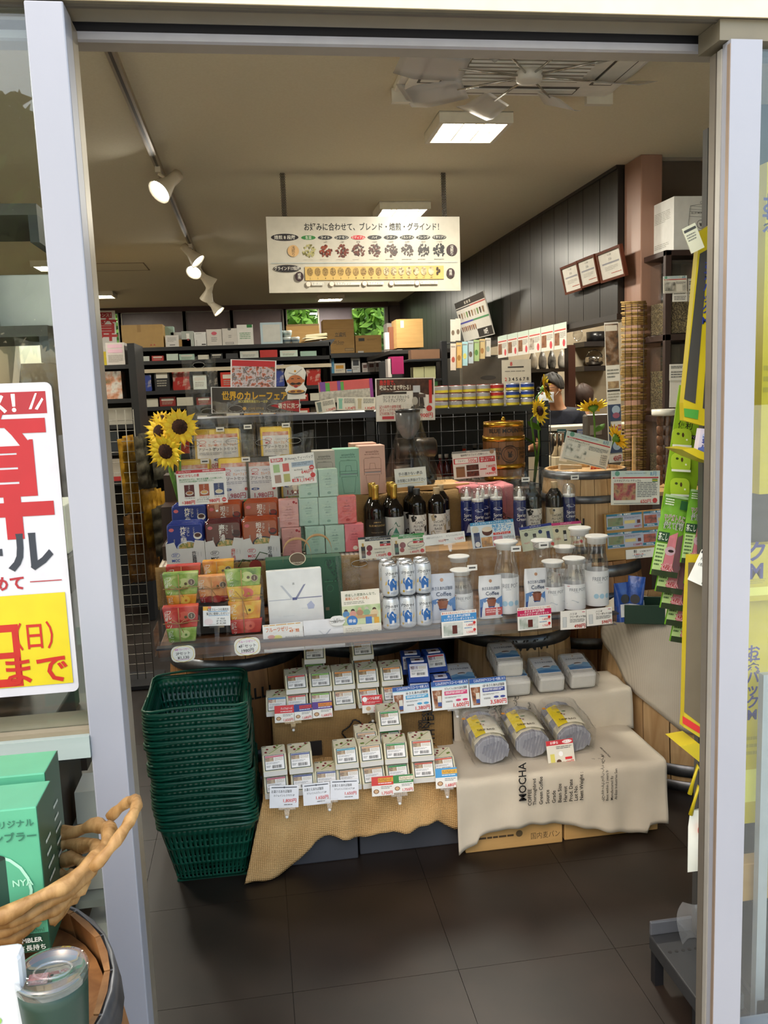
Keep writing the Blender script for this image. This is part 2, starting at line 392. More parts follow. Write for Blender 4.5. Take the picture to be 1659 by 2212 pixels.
dl = MB(); dl.box(-.351, -.285, YD, YD + .065, -.02, 2.285, ALU); dl.box(-.345, -.2855, YD + .065, YD + .125, -.02, 2.284, C('#9a9282', .35, .4)); struct(dl.build('trim_5', bev=.003))
dr = MB(); dr.box(.957, 1.023, YD, YD + .03, -.02, 2.247, ALU)
for y0, y1, m, inset in ((.0, .012, '#a08d7c', 0.001), (.012, .03, '#6d675f', .006), (.03, .047, '#b9b6ae', 0), (.047, .052, '#3c3935', .004), (.052, .075, '#7d766b', .0)): dr.box(.957 + inset - .002, 1.02, YD + y0 + .001, YD + y1, -.02, 2.24, C(m, .35, .4))
struct(dr.build('trim_6'))
# fixed glazing either side of the doorway
for nm, x0, x1 in (('window_1', -2.9, -.351), ('window_8', 1.023, 3.2)):
    f = MB()
    for q in ((x0, x1, -.02, .08),) + (((x0 - .06, x0, -.02, 2.287),) if x0 < 0 else ((x1, x1 + .06, -.02, 2.287),)): f.box(q[0], q[1], YD, YD + .07, q[2], q[3], ALU)
    if nm == 'window_1': f.box(x0, x1, YD - .005, YD + .08, .915, .958, tex('transom_metal', 'noise', '#aebfba', '#bccac6', (2, 2, 30), .35, 0, metal=.3)); f.box(x0, x1, YD + .01, YD + .12, .958, .967, C('#8b7f68', .5))
    w = struct(f.build(nm))
    for z0, z1 in (((.08, .915), (.967, 2.285)) if nm == 'window_1' else ((.08, 2.285),)):
        pn = MB(); pn.box(x0, x1, YD + .032, YD + .038, z0, z1, PANE); pn.build('pane', w)
for nm, x0, x1 in (('wall_front_left', -8, -2.96), ('wall_front_right', 3.2, 8)):
    b = MB(); b.box(x0, x1, YD - .05, YD + .15, -.02, 2.3, CREAM); struct(b.build(nm))
b = MB(); b.box(-30, 30, -40, YD - .02, -.2, -.02, tex('forecourt', 'noise', '#b4b0a6', '#c6c2b8', (3, 3, 3), .8, .1)); struct(b.build('ground'))
# outside the back windows: lawn and bushes
b = MB(); b.box(-30, 30, YB + .2, 60, -.2, -.02, C('#5c7040', .9)); struct(b.build('ground_back'))
LEAF = tex('leaf', 'noise', '#3f6a1c', '#9fc94a', (3, 3, 3), .6, 0)
def bush(name, label, c, r, n, lm, seed, cat='bush', group=None, sz=.09, trunk=None):
    rr = random.Random(seed); b = MB(); vs = []; fs = []
    for i in range(n):
        d = Vector((rr.gauss(0, 1), rr.gauss(0, 1), rr.gauss(0, 1))).normalized() * (rr.random() ** .4); p = Vector((d.x * r[0], d.y * r[1], d.z * r[2]))
        a = Vector((rr.gauss(0, 1), rr.gauss(0, 1), rr.gauss(0, 1))).normalized(); q = a.orthogonal().normalized(); s = sz * rr.uniform(.6, 1.4)
        k = len(vs); vs += [p + a * s, p + q * s * .5, p - a * s, p - q * s * .5]; fs.append((k, k + 1, k + 2, k + 3))
    b.add(vs, fs, lm); root = thing(name, label, cat, c, group=group); f = b.build('foliage', root); f['kind'] = 'stuff'
    t = MB(); h0 = c[2]; t.tube([(0, 0, -h0), (.03, .02, -h0 * .5), (0, 0, r[2] * .5)], [.12 if trunk else .03, .1 if trunk else .025, .03], WOODD); t.build('trunk' if trunk else 'stem', root)
    return root
for i, (px, Y, r, n, s) in enumerate(((640, 15.0, (.55, .6, 1.4), 1500, 1), (800, 15.0, (.6, .6, 1.4), 1700, 2), (300, 15.0, (.9, .7, 1.5), 1200, 3))):
    p = P(px, 720, Y); bush('shrub', ['sunlit green shrub outside the narrower clear pane behind the store', 'bright green leafy shrub outside the clear back pane by the corner', 'green shrub outside the tinted back windows'][i], (p.x, Y, p.z - .1), r, n, LEAF, s, group='shrubs behind the store', sz=.12)
# trees across the forecourt, seen mirrored in the shopfront glass
for i, (x, y) in enumerate(((-7.5, -9), (-4.2, -13), (-12, -12))):
    bush('street_tree', ['broad street tree across the forecourt, mirrored in the shopfront glass', 'street tree mirrored in the glass beside the door jamb', 'far street tree across the forecourt'][i], (x, y, 4.6), (2.4, 2.2, 2.2), 2600, tex('tree_leaf', 'noise', '#243d16', '#4f7030', (2, 2, 2), .6, 0), 20 + i, 'tree', 'street trees', .22, True)

# ================================================================ ceiling fittings
GLOWW = glow('lamp_diffuser', (1, .93, .80), 16)
LWH = C('#e9e4d4', .5)
def area_light(p, sx, sy, e, c=(1, .94, .80), rot=(0, 0, 0)):
    l = bpy.data.lights.new('luminaire_light', 'AREA'); l.shape = 'RECTANGLE'; l.size = sx; l.size_y = sy; l.energy = e; l.color = c
    o = bpy.data.objects.new('luminaire_light', l); o.location = p; o.rotation_euler = rot; col.objects.link(o); return o
lm0 = None
lums = [(1.11, 4.31, 'first from the door'), (1.11, 6.23, 'half hidden by the hanging chart'), (1.11, 8.15, 'behind the hanging chart'), (1.11, 11.95, 'by the back window'), (-1.75, 11.0, 'beside the cassette air conditioner'), (-1.75, 8.6, 'over the far aisle'), (-1.75, 6.0, 'over the near aisle'), (-1.75, 3.6, 'over the window shelves')]
for x, yy, w in lums:
    lab = 'white square ceiling luminaire with lit tubes, ' + w
    if lm0 is None:
        lm0 = thing('ceiling_luminaire', lab, 'ceiling light', (x, yy, HC), group='square ceiling luminaires')
        f = MB(); s = .178; t = .022
        for q in ((-s, s, -s, -s + t), (-s, s, s - t, s), (-s, -s + t, -s + t, s - t), (s - t, s, -s + t, s - t)): f.box(*q, -.052, 0, LWH)
        f.box(-s, s, -s, s, -.006, 0, LWH); f.build('housing', lm0)
        for k in range(3):
            d = MB(); xx = -.1 + k * .1; d.lathe([(.012, -.13), (.016, -.12), (.016, .12), (.012, .13)], 8, GLOWW); d.build('tube', lm0, (xx, 0, -.026), (R_(90), 0, 0))
        for k in range(2): d = MB(); d.box(-.05 + k * .1 - .002, -.05 + k * .1 + .002, -.15, .15, -.045, -.006, LWH); d.build('louvre', lm0)
    else: dup(lm0, (x, yy, HC), label=lab)
    area_light((x, yy, HC - .056), .3, .3, LUM)
# track with spotlights
TRK = C('#a59a85', .4, .3)
tr = thing('lighting_track', 'beige ceiling track running from the doorway to the back', 'lighting track', (-.44, 2.2, HC))
b = MB(); b.box(-.018, .018, 0, 8.2, -.03, 0, TRK); b.build('rail', tr); b = MB(); b.box(-.006, .006, .02, 8.18, -.0315, -.0305, C('#3a342b', .4)); b.build('slot', tr)
SPOTB = C('#d2c8b2', .4)
GLOWS = glow('spot_lens', (1, .95, .86), 30)
def spot(px, py, Y, aim, lab, ln=.10, e=SPOT):
    base = Vector((-.44, Y, HC - .03)); head = P(px, py, Y); head.y = Y
    t = thing('track_spotlight', lab, 'spotlight', base, group='track spotlights')
    b = MB(); b.box(-.014, .014, -.035, .035, -.03, 0, SPOTB); b.tube([(0, 0, -.03), tuple((head - base) * .55), tuple(head - base)], .009, SPOTB); b.build('mount', t)
    d = Vector(aim).normalized(); q = Vector((0, 0, -1)).rotation_difference(d)
    s = MB(); s.lathe([(.032, .10), (.034, .06), (.034, .02), (.044, -.01), (.068, -.075), (.07, -.08), (.066, -.08), (.058, -.066)], 20, SPOTB, cap=True); hd = s.build('head', t, head - base); hd.rotation_mode = 'QUATERNION'; hd.rotation_quaternion = q
    s = MB(); s.lathe([(.06, -.0685), (.03, -.0745), (.004, -.076)], 20, GLOWS); s.build('lens', hd)
    l = bpy.data.lights.new('spot_light', 'SPOT'); l.energy = e; l.spot_size = R_(75); l.spot_blend = .6; l.shadow_soft_size = .05; l.color = (1, .93, .82)
    o = bpy.data.objects.new('spot_light', l); o.location = head + d * .1; o.rotation_mode = 'QUATERNION'; o.rotation_quaternion = q; col.objects.link(o)
spot(362, 398, 5.04, (-.5, -.45, -.55), 'cream track spotlight first from the doorway, lens toward the entrance', e=SPOT * 1.6)
spot(414, 550, 7.5, (.65, -.2, -.75), 'second cream track spotlight turned toward the counter')
spot(424, 577, 7.85, (-.25, -.6, -.6), 'third cream track spotlight with its lit lens facing the door')
spot(444, 602, 8.4, (.6, .2, -.55), 'fourth cream track spotlight turned to the back wall')
spot(450, 632, 9.0, (-.3, .5, -.8), 'fifth cream track spotlight seen from behind')
spot(463, 662, 9.7, (.6, -.15, -.7), 'cream track spotlight at the far end of the track')
# ceiling hatch
ht = thing('ceiling_hatch', 'square access hatch in the ceiling beyond the track', 'hatch', (-1.25, 8.9, HC))
b = MB()
for q in ((-.3, .3, -.25, -.24), (-.3, .3, .24, .25), (-.3, -.29, -.24, .24), (.29, .3, -.24, .24)): b.box(*q, -.004, 0, C('#8a7c62', .6))
b.build('rim', ht); b = MB(); b.box(-.289, .289, -.239, .239, -.002, 0, CEIL); b.build('lid', ht)
# cassette air conditioners
ACW = C('#f2efe6', .45)
def cassette(name, lab, x0, x1, y0, y1):
    t = thing(name, lab, 'air conditioner', ((x0 + x1) / 2, (y0 + y1) / 2, HC)); hx, hy = (x1 - x0) / 2, (y1 - y0) / 2
    b = MB(); b.box(-hx, hx, -hy, hy, -.035, 0, ACW, 1, 1); b.box(-hx + .03, hx - .03, -hy + .03, hy - .03, -.05, -.035, ACW); b.build('panel', t, bev=.006)
    g = MB(); g.box(-hx * .52, hx * .52, -hy * .52, hy * .52, -.054, -.05, C('#9a968a', .6)); gr = g.build('grille', t)
    for k in range(12): s = MB(); s.box(-hx * .52, hx * .52, -.004, .004, -.06, -.054, ACW); s.build('slat', gr, (0, -hy * .5 + k * hy / 11.5, 0))
    for k, (a, bq, c, d) in enumerate(((-.6, .6, -.86, -.66), (-.6, .6, .66, .86), (-.86, -.66, -.6, .6), (.66, .86, -.6, .6))):
        s = MB(); s.box(hx * a, hx * bq, hy * c, hy * d, -.0515, -.05, C('#4a443c', .5)); s.build('outlet', t)
        s = MB(); s.box(hx * a + .01, hx * bq - .01, hy * (c + .05), hy * (d - .05), -.056, -.0515, ACW); s.build('vane', t)
    for sx, sy in ((-1, 1), (1, 1)):
        s = MB(); s.box(sx * (hx - .11), sx * (hx + .01), sy * (hy - .02), sy * (hy + .01), -.075, -.02, C('#e2dccb', .35)); s.build('corner_cap', t)
    return t
cassette('cassette_air_conditioner', 'white ceiling cassette above the slender fan', .66, 1.62, 2.92, 3.8)
cassette('cassette_air_conditioner', 'white ceiling cassette at the back above the aisle', -2.6, -1.72, 9.6, 10.4)
fan = thing('ceiling_fan', 'slender circulation fan with translucent paddles under the cassette', 'fan', (P(1143, 165, 3.45).x, 3.45, 0))
hz = P(1143, 165, 3.45).z
b = MB(); b.lathe([(.04, HC - .05), (.04, hz + .055), (.03, hz + .05)], 16, ACW); b.build('stem', fan)
b = MB(); b.lathe([(.03, hz - .02), (.05, hz - .018), (.053, hz + .012), (.04, hz + .03), (.035, hz + .03)], 24, ACW); b.build('hub', fan)
PAD = film('fan_paddle', .12, .3, .3, .35, 0)
for k in range(8):
    a = 2 * math.pi * k / 8 + .18
    r = MB(); r.tube([(.05, 0, hz), (.30, 0, hz + .004)], .0045, C('#cfcac0', .25, .8)); rd = r.build('rod', fan, None, (0, 0, a))
    pdl = MB(); pdl.grid(lambda u, v: (.27 + u * .27, (v - .5) * (.10 + .05 * u), hz + .004 + (v - .5) * .05 + (.06 * (u - .7) if u > .7 else 0)), 10, 4, PAD); pdl.build('paddle', rd, solid=.002)
# hanging chart
ps = pose((577, 468), (995, 468), (582, 633), 5.27)
bean = lambda a, c: photo(a, c, '#f3efe2', s=60)
NB = [('#b9b27a', '#7d7744', '生豆', '#2f7d3a'), ('#8f3b22', '#5a2012', 'ライト', '#333'), ('#7a3420', '#4a1d12', 'シナモン', '#333'), ('#6a3222', '#41201a', 'ミディアム', '#c23'), ('#5e3226', '#3a2019', 'ハイ', '#333'), ('#52342c', '#33211d', 'シティ', '#333'), ('#463430', '#2b211f', 'フルシティ', '#333'), ('#3b3332', '#232020', 'フレンチ', '#333'), ('#2a292b', '#151517', 'イタリアン', '#333')]
hx6 = lambda s: s if len(s) == 7 else '#' + ''.join(c * 2 for c in s[1:])
it = [('t', .54, .135, .085, 'お好みに合わせて、ブレンド・焙煎・グラインド！', INK, 'c', .018, .70), ('e', .09, .27, .07, .018, '#2a2426'), ('t', .09, .27, .045, '焙煎 8 段階', '#f3efe2', 'c', .01, .125)]
for i, (c1, c2, nm, tg) in enumerate(NB):
    u = .21 + i * .085
    it += [('e', u, .275, .037, .011, hx6(tg)), ('t', u, .275, .035, nm, '#f3efe2', 'c', .01, .066), ('t', u, .335, .022, ['', '-20秒', '-10秒', '標準', '+20秒', '+40秒', '+60秒', '+80秒', '+130秒'][i], '#8a8078', 'c'), ('x', u - .03, .56, u + .03, .58, 1, '#c9c2b4')]
it += [('e', .13, .45, .029, .029, '#d9b07a'), ('v', .13, .41, .04, '浅煎り', INK), ('e', .955, .45, .029, .029, '#3a2528'), ('v', .955, .41, .04, '深煎り', '#f3efe2'), ('r', .015, .607, .985, .613, '#a9bcc4'),
       ('e', .095, .68, .07, .018, '#2a2426'), ('t', .095, .68, .045, 'グラインド17段階', '#f3efe2', 'c', .01, .13), ('r', .185, .66, .91, .84, '#d9b56a')]
for i in range(17):
    u = .21 + i * .0395; t = i / 16
    it += [('e', u, .73, .0155, .021, photo('#6b5436', '#c4a468' if t < .6 else '#e9d9b0', s=30 + 200 * (1 - t))), ('t', u, .815, .026, str(i + 2), INK, 'c')]
for k in range(3): it.append(('e', .875 + .01 * (k % 2), .7 + .03 * k, .006, .009, '#3a2a1c'))
it += [('e', .155, .79, .022, .024, '#3a2528'), ('v', .155, .765, .035, '細挽', '#f3efe2'), ('e', .945, .76, .022, .024, '#3a2528'), ('v', .945, .735, .035, '粗挽', '#f3efe2')]
for u, s, l in ((.2, 'ターキッシュ', .06), (.32, 'エスプレッソ', .13), (.49, 'サイフォン', .08), (.63, 'ペーパーフィルター', .10), (.765, '布・パーコレーター', .09)):
    it += [('e', u, .89, .014, .014, '#a89078'), ('e', u, .89, .012, .012, '#efe8d8'), ('r', u + .017, .87, u + .02 + l, .91, '#d8d2c4'), ('r', u + .018, .872, u + .019 + l, .908, '#efeade'), ('t', u + .022, .89, .028, s, '#444444', 'l', 0, l - .006)]
sign = card('hanging_chart', 'long cream roast and grind chart hanging on chains', 'sign', ps, it, C('#d2ccbd', .3), th=.012)
_o, _rot, sw, sh = ps
BM = tex('printed_beans', 'noise', '#333333', '#444444')
for i, (c1, c2, nm, tg) in enumerate(NB):
    bm = MB(); rr = random.Random(i); cx = -sw / 2 + (.21 + i * .085) * sw; cz = sh * (1 - .45)
    for k in range(46):
        r = .031 * sw * math.sqrt(rr.random()); a = rr.random() * 6.283; th = rr.random() * 3.14; px_, pz_ = cx + r * math.cos(a), cz + r * math.sin(a)
        e1, e2 = .0062 * sw, .0042 * sw
        bm.add([(px_ + e1 * math.cos(q) * math.cos(th) - e2 * math.sin(q) * math.sin(th), -.003 - .00003 * k, pz_ + e1 * math.cos(q) * math.sin(th) + e2 * math.sin(q) * math.cos(th)) for q in [j * 6.283 / 8 for j in range(8)]], [tuple(range(8))], C(c1 if k % 3 else c2, .4, n=0))
    bm.build('print', sign)
for k, x in enumerate((.244, 1.204)):
    zt = HC; zb = P(610 if k == 0 else 958, 468, 5.27).z; ch = thing('sign_chain', ['dark chain holding the end of the chart under the track', 'dark chain holding the end of the chart by the luminaire'][k], 'chain', (x, 5.276, 0), group='chart chains')
    ln = MB(); n = 34; st = (zt - zb) / n; CH = C('#4b463d', .4, .7)
    for strand in (-1, 0, 1):
        if strand and k and False: continue
        for i in range(n):
            z = zb + st * (i + .5); pts = [((.0 if i % 2 else .006 * math.cos(a)) + strand * .009, (.006 * math.cos(a) if i % 2 else 0), z + st * .75 * math.sin(a)) for a in [q * 6.283 / 8 for q in range(8)]]
            ln.tube(pts, .0017, CH, 4, True)
        if strand == 1 and k == 1: break
    l = ln.build('links', ch); l['kind'] = 'stuff'
# ================================================================ stack of shopping baskets
BGRN = tex('green_basket_plastic', 'noise', '#0b4433', '#0f5440', (9, 9, 9), .33, 0)
def rr_pt(t, w, d, r):
    """point at fraction t round a rounded rectangle w x d, starting at the front middle"""
    sx, sy, ac = w - 2 * r, d - 2 * r, math.pi * r / 2; L = 2 * sx + 2 * sy + 4 * ac; s = (t % 1) * L
    segs = [(sx / 2, (0, -d / 2), (1, 0)), (ac, (w / 2 - r, -d / 2 + r), -90), (sy, (w / 2, -d / 2 + r), (0, 1)), (ac, (w / 2 - r, d / 2 - r), 0), (sx, (w / 2 - r, d / 2), (-1, 0)), (ac, (-w / 2 + r, d / 2 - r), 90), (sy, (-w / 2, d / 2 - r), (0, -1)), (ac, (-w / 2 + r, -d / 2 + r), 180), (sx / 2 + 1e-6, (-w / 2 + r, -d / 2), (1, 0))]
    for ln, o, k in segs:
        if s <= ln:
            if isinstance(k, tuple): return o[0] + k[0] * s, o[1] + k[1] * s
            a = R_(k + 90 * s / ln); return o[0] + r * math.cos(a), o[1] + r * math.sin(a)
        s -= ln
    return 0, -d / 2
BW, BD, BH = .325, .385, .215
rows = [0, .05, .30, .34, .60, .64, .86, 1.0]
def bwall(u, v):
    k = v * 7; i = min(6, int(k)); h = rows[i] + (rows[i + 1] - rows[i]) * (k - i)
    a = .72 + .24 * h; x, y_ = rr_pt(u, BW * a, BD * a, .03); return (x, y_, .006 + h * (BH - .012))
NU = 152
bk = thing('shopping_basket', 'green plastic shopping basket at the foot of the stack, slotted sides showing', 'basket', (-.225, 2.885, 0), (0, 0, R_(-1)), 'stacked green shopping baskets')
b = MB(); b.grid(bwall, NU, 7, BGRN, True, lambda u, v: int(u * NU) % 2 == 1 and int(v * 7) in (1, 3, 5)); b.build('body', bk, solid=.003)
b = MB(); b.box(-BW * .355, BW * .355, -BD * .355, BD * .355, .0, .006, BGRN); b.build('bottom', bk)
b = MB(); b.tube([(*rr_pt(i / 48, BW, BD, .04), BH - .004) for i in range(48)], .0065, BGRN, 6, True); b.build('rim', bk)
for sgn in (-1, 1):
    pts = []
    for i in range(25):
        t = (i / 24 - .5) * .46 + (0 if sgn < 0 else .5); x, y_ = rr_pt(t, BW + .004, BD + .004, .04); e = abs(i / 24 - .5) * 2
        pts.append((x, y_, BH + .005 + .009 * math.cos(e * math.pi * 1.0) + (.004 if sgn < 0 else 0)))
    h = MB(); h.tube(pts, .0045, BGRN, 6); h.build('handle', bk)
ORD = ['topmost', 'second', 'third', 'fourth', 'fifth', 'sixth', 'seventh', 'eighth', 'ninth', 'tenth', 'eleventh', 'twelfth', 'thirteenth', 'fourteenth', 'fifteenth', 'sixteenth', 'seventeenth']
for i in range(1, 18):
    k = 17 - i; lab = 'topmost open green shopping basket of the tall stack by the table' if k == 0 else 'green plastic shopping basket, %s from the top of the stack' % ORD[k]
    dup(bk, (-.225 - .0012 * i + rng.uniform(-.003, .003), 2.885 - .0004 * i + rng.uniform(-.002, .002), .0231 * i), (0, 0, R_(rng.uniform(-2.2, .6))), lab)

# ================================================================ floor boxes and sacks
def carton(name, lab, x0, x1, y0, y1, z0, z1, m, cat='box', items=None, group=None, bev=.004):
    t = thing(name, lab, cat, ((x0 + x1) / 2, y0, z0), group=group); w, h = x1 - x0, z1 - z0
    b = MB(); b.box(-w / 2, w / 2, 0, y1 - y0, 0, h, m); b.build('body', t, bev=bev)
    if items: p = MB(); draw(p, items, w, h); p.build('print', t)
    return t
SLATE = C('#3b3d44', .5)
carton('storage_box', 'dark slate cardboard box under burlap, beside the basket stack', .005, .268, 2.765, 3.0, 0, .255, SLATE)
carton('storage_box', 'dark slate cardboard box under burlap, beside the kraft carton', .276, .64, 2.785, 3.0, 0, .255, SLATE)
carton('kraft_carton', 'kraft carton under the printed cotton sack, crossed-out word print', .635, .985, 2.715, 3.05, 0, .262, CARTON, items=[('x', .1, .80, .5, .86, 1, '#4a3a26'), ('t', .82, .86, .08, '国内麦パン', '#5b4a30', 'c', 0, .3), ('e', .55, .8, .035, .035, '#5b4a30')])
carton('kraft_carton', 'plain kraft carton under the printed cotton sack, by the barrel', .995, 1.345, 2.725, 3.05, 0, .262, CARTON)
carton('storage_box', 'dark slate box raised behind the burlap coffee tier', .02, .63, 3.045, 3.22, .0, .425, SLATE)
carton('kraft_carton', 'tall kraft carton under the Arabic printed cotton sack', .69, 1.36, 3.07, 3.24, 0, .403, CARTON)
def drape(name, lab, x0, x1, prof_top, hem, mat, cat='cloth', nx=60, nv=30, wav=.008, seed=0, shift=None):
    """cloth lying on a box top (from y_back to y_front at z) and hanging to hem(u)"""
    yb, yf, z = prof_top; rr = random.Random(seed); ph = [rr.uniform(0, 6.28) for _ in range(6)]; rad = .018
    def fn(u, v):
        x = x0 + (x1 - x0) * u; top = yb - yf; hang = max(.01, z - hem(u)); L = top + hang; s = v * L
        if s < top - rad: yy, zz = yb - s, z
        elif s < top + rad * .57: a = (s - (top - rad)) / rad; a = min(a, math.pi / 2); yy, zz = yf + rad - rad * math.sin(a), z - rad + rad * math.cos(a)
        else: yy, zz = yf, z - (s - top) - rad * .35
        d = max(0, s - top) / max(hang, .01); k = wav * (.25 + d * 1.6) if d > 0 else wav * .2
        yy -= k * (1 + math.sin(u * 17 + ph[0]) * .6 + math.sin(u * 41 + ph[1] + d) * .35 + math.sin(d * 6 + u * 8 + ph[2]) * .3)
        zz += .003 * math.sin(u * 23 + ph[3]) * math.sin(v * 19 + ph[4]) + (.0025 * math.sin(u * 60) if d > .9 else 0)
        if shift: dx, dy = shift(u, d); x += dx; yy += dy
        return (x, yy, max(zz, .003))
    b = MB(); b.grid(fn, nx, nv, mat); o = b.build(name, solid=.003); tag(o, lab, cat); return o
def hem_b(u):
    if u < .10: return .012
    if u < .30: t = (u - .10) / .20; t = t * t * (3 - 2 * t); return .012 + t * .105
    return .117 - .018 * math.sin((u - .3) * 7) + (.0 if u < .86 else -.055 * max(0, 1 - abs(u - .95) / .09))
drape('burlap_sack', 'golden burlap cloth over the dark slate boxes, hem trailing on the floor', -.045, .635, (3.02, 2.752, .268), hem_b, BURLAP, nx=90, nv=44, wav=.011, seed=3, shift=lambda u, d: (-(.075 * max(0, 1 - u / .22)) * d + (.015 * max(0, (u - .9) / .1)) * d, -.05 * max(0, 1 - u / .25) * d * (1.2 - .3 * d)))
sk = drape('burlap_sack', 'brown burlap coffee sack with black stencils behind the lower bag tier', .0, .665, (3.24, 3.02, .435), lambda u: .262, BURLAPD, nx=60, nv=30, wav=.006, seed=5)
p = MB()
for u, t, hh in ((.845, 'INDONESIA', .028), (.875, '77TH YEAR', .028), (.815, '10,000', .02)):
    mm = MB(); mm.text(t, 0, 0, hh, INK, 0, 'c', .02)
    for f_, q in ((mm, u),):
        p.add([(.0 + .665 * q - v[2], 3.0, .35 + v[0]) for v in mm.v], mm.f, INK)
for k in range(3):
    pts = [(.29 + .06 * k + .03 * math.cos(a) * (1 + .5 * math.sin(3 * a + k)), 3.0, .345 + .055 * math.sin(a) * (1 + .3 * math.sin(2 * a + k))) for a in [j * 6.283 / 22 for j in range(22)]]
    if k < 2: p.tube(pts, .0028, INK, 4, True)
    else: p.tube(pts[3:12], .006, INK, 4)
p.box(.13, .175, 2.999, 3.001, .285, .34, INK); p.tube([(.30, 3.0, .38), (.36, 3.0, .36), (.40, 3.0, .385), (.45, 3.0, .39)], .006, INK, 4); p.tube([(.4, 3.0, .38), (.405, 3.0, .34), (.4, 3.0, .30)], .006, INK, 4)
p.build('print', sk)
ck = drape('cotton_sack', 'off-white cotton coffee sack with black print over kraft cartons', .605, 1.362, (3.06, 2.70, .272), lambda u: (.02 + .4 * u if u < .10 else .06 + .04 * math.sin(u * 5) + .03 * (u > .9)), COTTON, nx=70, nv=36, wav=.006, seed=9)
p = MB()
def vtext(mb, x, y, z, t, hh, bold=.01, al='l', flat=False, m=INK):
    """lettering turned to run up the cloth"""
    mm = MB(); mm.text(t, 0, 0, hh, m, 0, al, bold)
    if flat: mb.add([(x - v[2], y + v[0], z) for v in mm.v], mm.f, m)
    else: mb.add([(x - v[2], y, z + v[0]) for v in mm.v], mm.f, m)
yc = 2.678
for x, t, hh in ((.83, 'MOCHA', .030), (.855, 'COFFEE', .014), (.872, 'Thoroughbred', .013), (.895, 'Green Coffee', .0145), (.918, 'Source', .0145), (.941, 'Grade', .0145), (.962, 'Bean Size', .0145), (.982, 'Harvest', .0145), (1.002, 'Prod. Date', .0145), (1.02, 'Lot No.', .0145), (1.04, 'Nett Weight :', .0145)):
    vtext(p, x, yc, .17 if 'MO' not in t else .19, t, hh, .015)
for x, t in ((1.115, 'يحفظ في مكان بارد وجاف'), (1.133, 'Best within 2 years from prod.'), (1.15, 'Manufactured By'), (1.165, 'Al-Ezzi Industries Sana\'a - Yemen')): vtext(p, x, yc - .001, .158, t[:22], .0105, .008)
for x, t in ((1.115, 'يحفظ في مكان بارد'), (1.14, 'Store in cool & dry place'), (1.16, 'Al-Ezzi'), (1.18, 'www.yemen.com')): vtext(p, x, 2.76, .2735, t, .0105, .006, flat=True)
p.build('print', ck)
ak = drape('cotton_sack', 'off-white cotton sack with Arabic lines under the white filter packs', .675, 1.385, (3.26, 3.035, .413), lambda u: .268, COTTON, nx=60, nv=26, wav=.006, seed=12)
p = MB()
for i, (x, t) in enumerate(((.80, 'صالح لمدة سنتين'), (.825, 'الشركة اليمنية'), (.85, 'وزن الصافي'), (.885, 'رقم'), (.91, 'تاريخ الانتاج'), (.935, 'محصول'), (.96, 'حجم الحبوب'), (.985, 'صنف'), (1.01, 'مصدر'), (1.04, 'البن'), (1.10, 'عبر'))): vtext(p, x, 3.013, .285 + .01 * (i % 3), t, .016 if i < 10 else .03, .01)
p.build('print', ak)

# ================================================================ coffee bags
BAGC = tex('cream_bag_paper', 'noise', '#ddd5b6', '#e9e2c8', (20, 20, 20), .45, 0); BAGW = C('#e4e2dc', .5)
prof = [(0, 0), (0, .018), (.03, .062), (.09, .07), (.105, .05), (.105, 0)]
def coffee_bag(x, y, z, lab, hd, body=BAGC, w=.082, yaw=0, blue=False, pic=('#6b4a30', '#b9a27a')):
    t = thing('coffee_bag', lab, 'coffee bag', (x, y, z), (0, 0, R_(yaw)), 'coffee bags on the floor tiers')
    b = MB(); b.prism(prof, -w / 2, w / 2, body); b.build('body', t, bev=.004)
    b = MB(); b.box(-w / 2 + .001, w / 2 - .001, -.0012, -.0004, .0, .017, BAGW if not blue else C('#3a56a8', .3)); b.build('base_fold', t)
    # sloping front with its sticker
    a = math.atan2(.03, .044); L = math.hypot(.03, .044)
    lb = MB(); lb.box(-w * .42, w * .42, -.0012, 0, .002, L - .001, C('#1f3a2a', .4) if not blue else C('#eceaf0', .35)); lb.box(-w * .385, w * .385, -.0018, -.0004, .0045, L - .003, C('#efedea', .35))
    l = lb.build('sticker', t, (0, -.0006, .018), (-a, 0, 0))
    p = MB(); draw(p, [('r', 0, 0, 1, .13, hd), ('r', 0, .13, .45, .42, photo(*pic, s=120)), ('x', .5, .17, .98, .42, 4, '#b5ab90'), ('x', .04, .5, .8, .66, 2, '#a8a8a8'), ('b', .36, .72, .86, .95, '#333333'), ('x', .04, .74, .28, .92, 2, '#777777')], w * .76, L - .01, y=-.002); p.build('print', l, (0, 0, .006))
    c = MB()
    if not blue:
        rr = random.Random(int(x * 1e4) + int(y * 1e3))
        for k in range(6):
            u, v = rr.uniform(-.36, .36), rr.uniform(.2, .9); c.add([(u * w + .0045 * math.cos(q), .03 + v * .06 + .0065 * math.sin(q), .0627 + v * .0081 + .00005 * k) for q in [j * .785 for j in range(8)]], [tuple(range(8))], '#8c1f28' if k < 4 else '#7f9a44')
        c.tube([(-w * .2, .035, .0635), (0, .05, .0655), (w * .25, .07, .0685), (w * .4, .08, .0695)], .0009, '#7f9a44', 4)
        c.box(-w * .46, -w * .3, .08, .083, .0693, .0698, INK)
    else: c.box(-w * .3, w * .3, .04, .075, .0645, .0702, C('#e8e6ef', .3)); c.box(-w * .12, w * .12, .045, .06, .0655, .0706, '#5a2a22')
    c.build('print', t)
    return t
HDC = dict(red='#c8473f', green='#7fb04c', orange='#d98a3a', blue='#3b7fb0', pink='#c26a78', navy='#56618f', teal='#4f9bb0', tan='#c7a07a', dgreen='#2c8a45', brick='#c2553c')
zt = .438
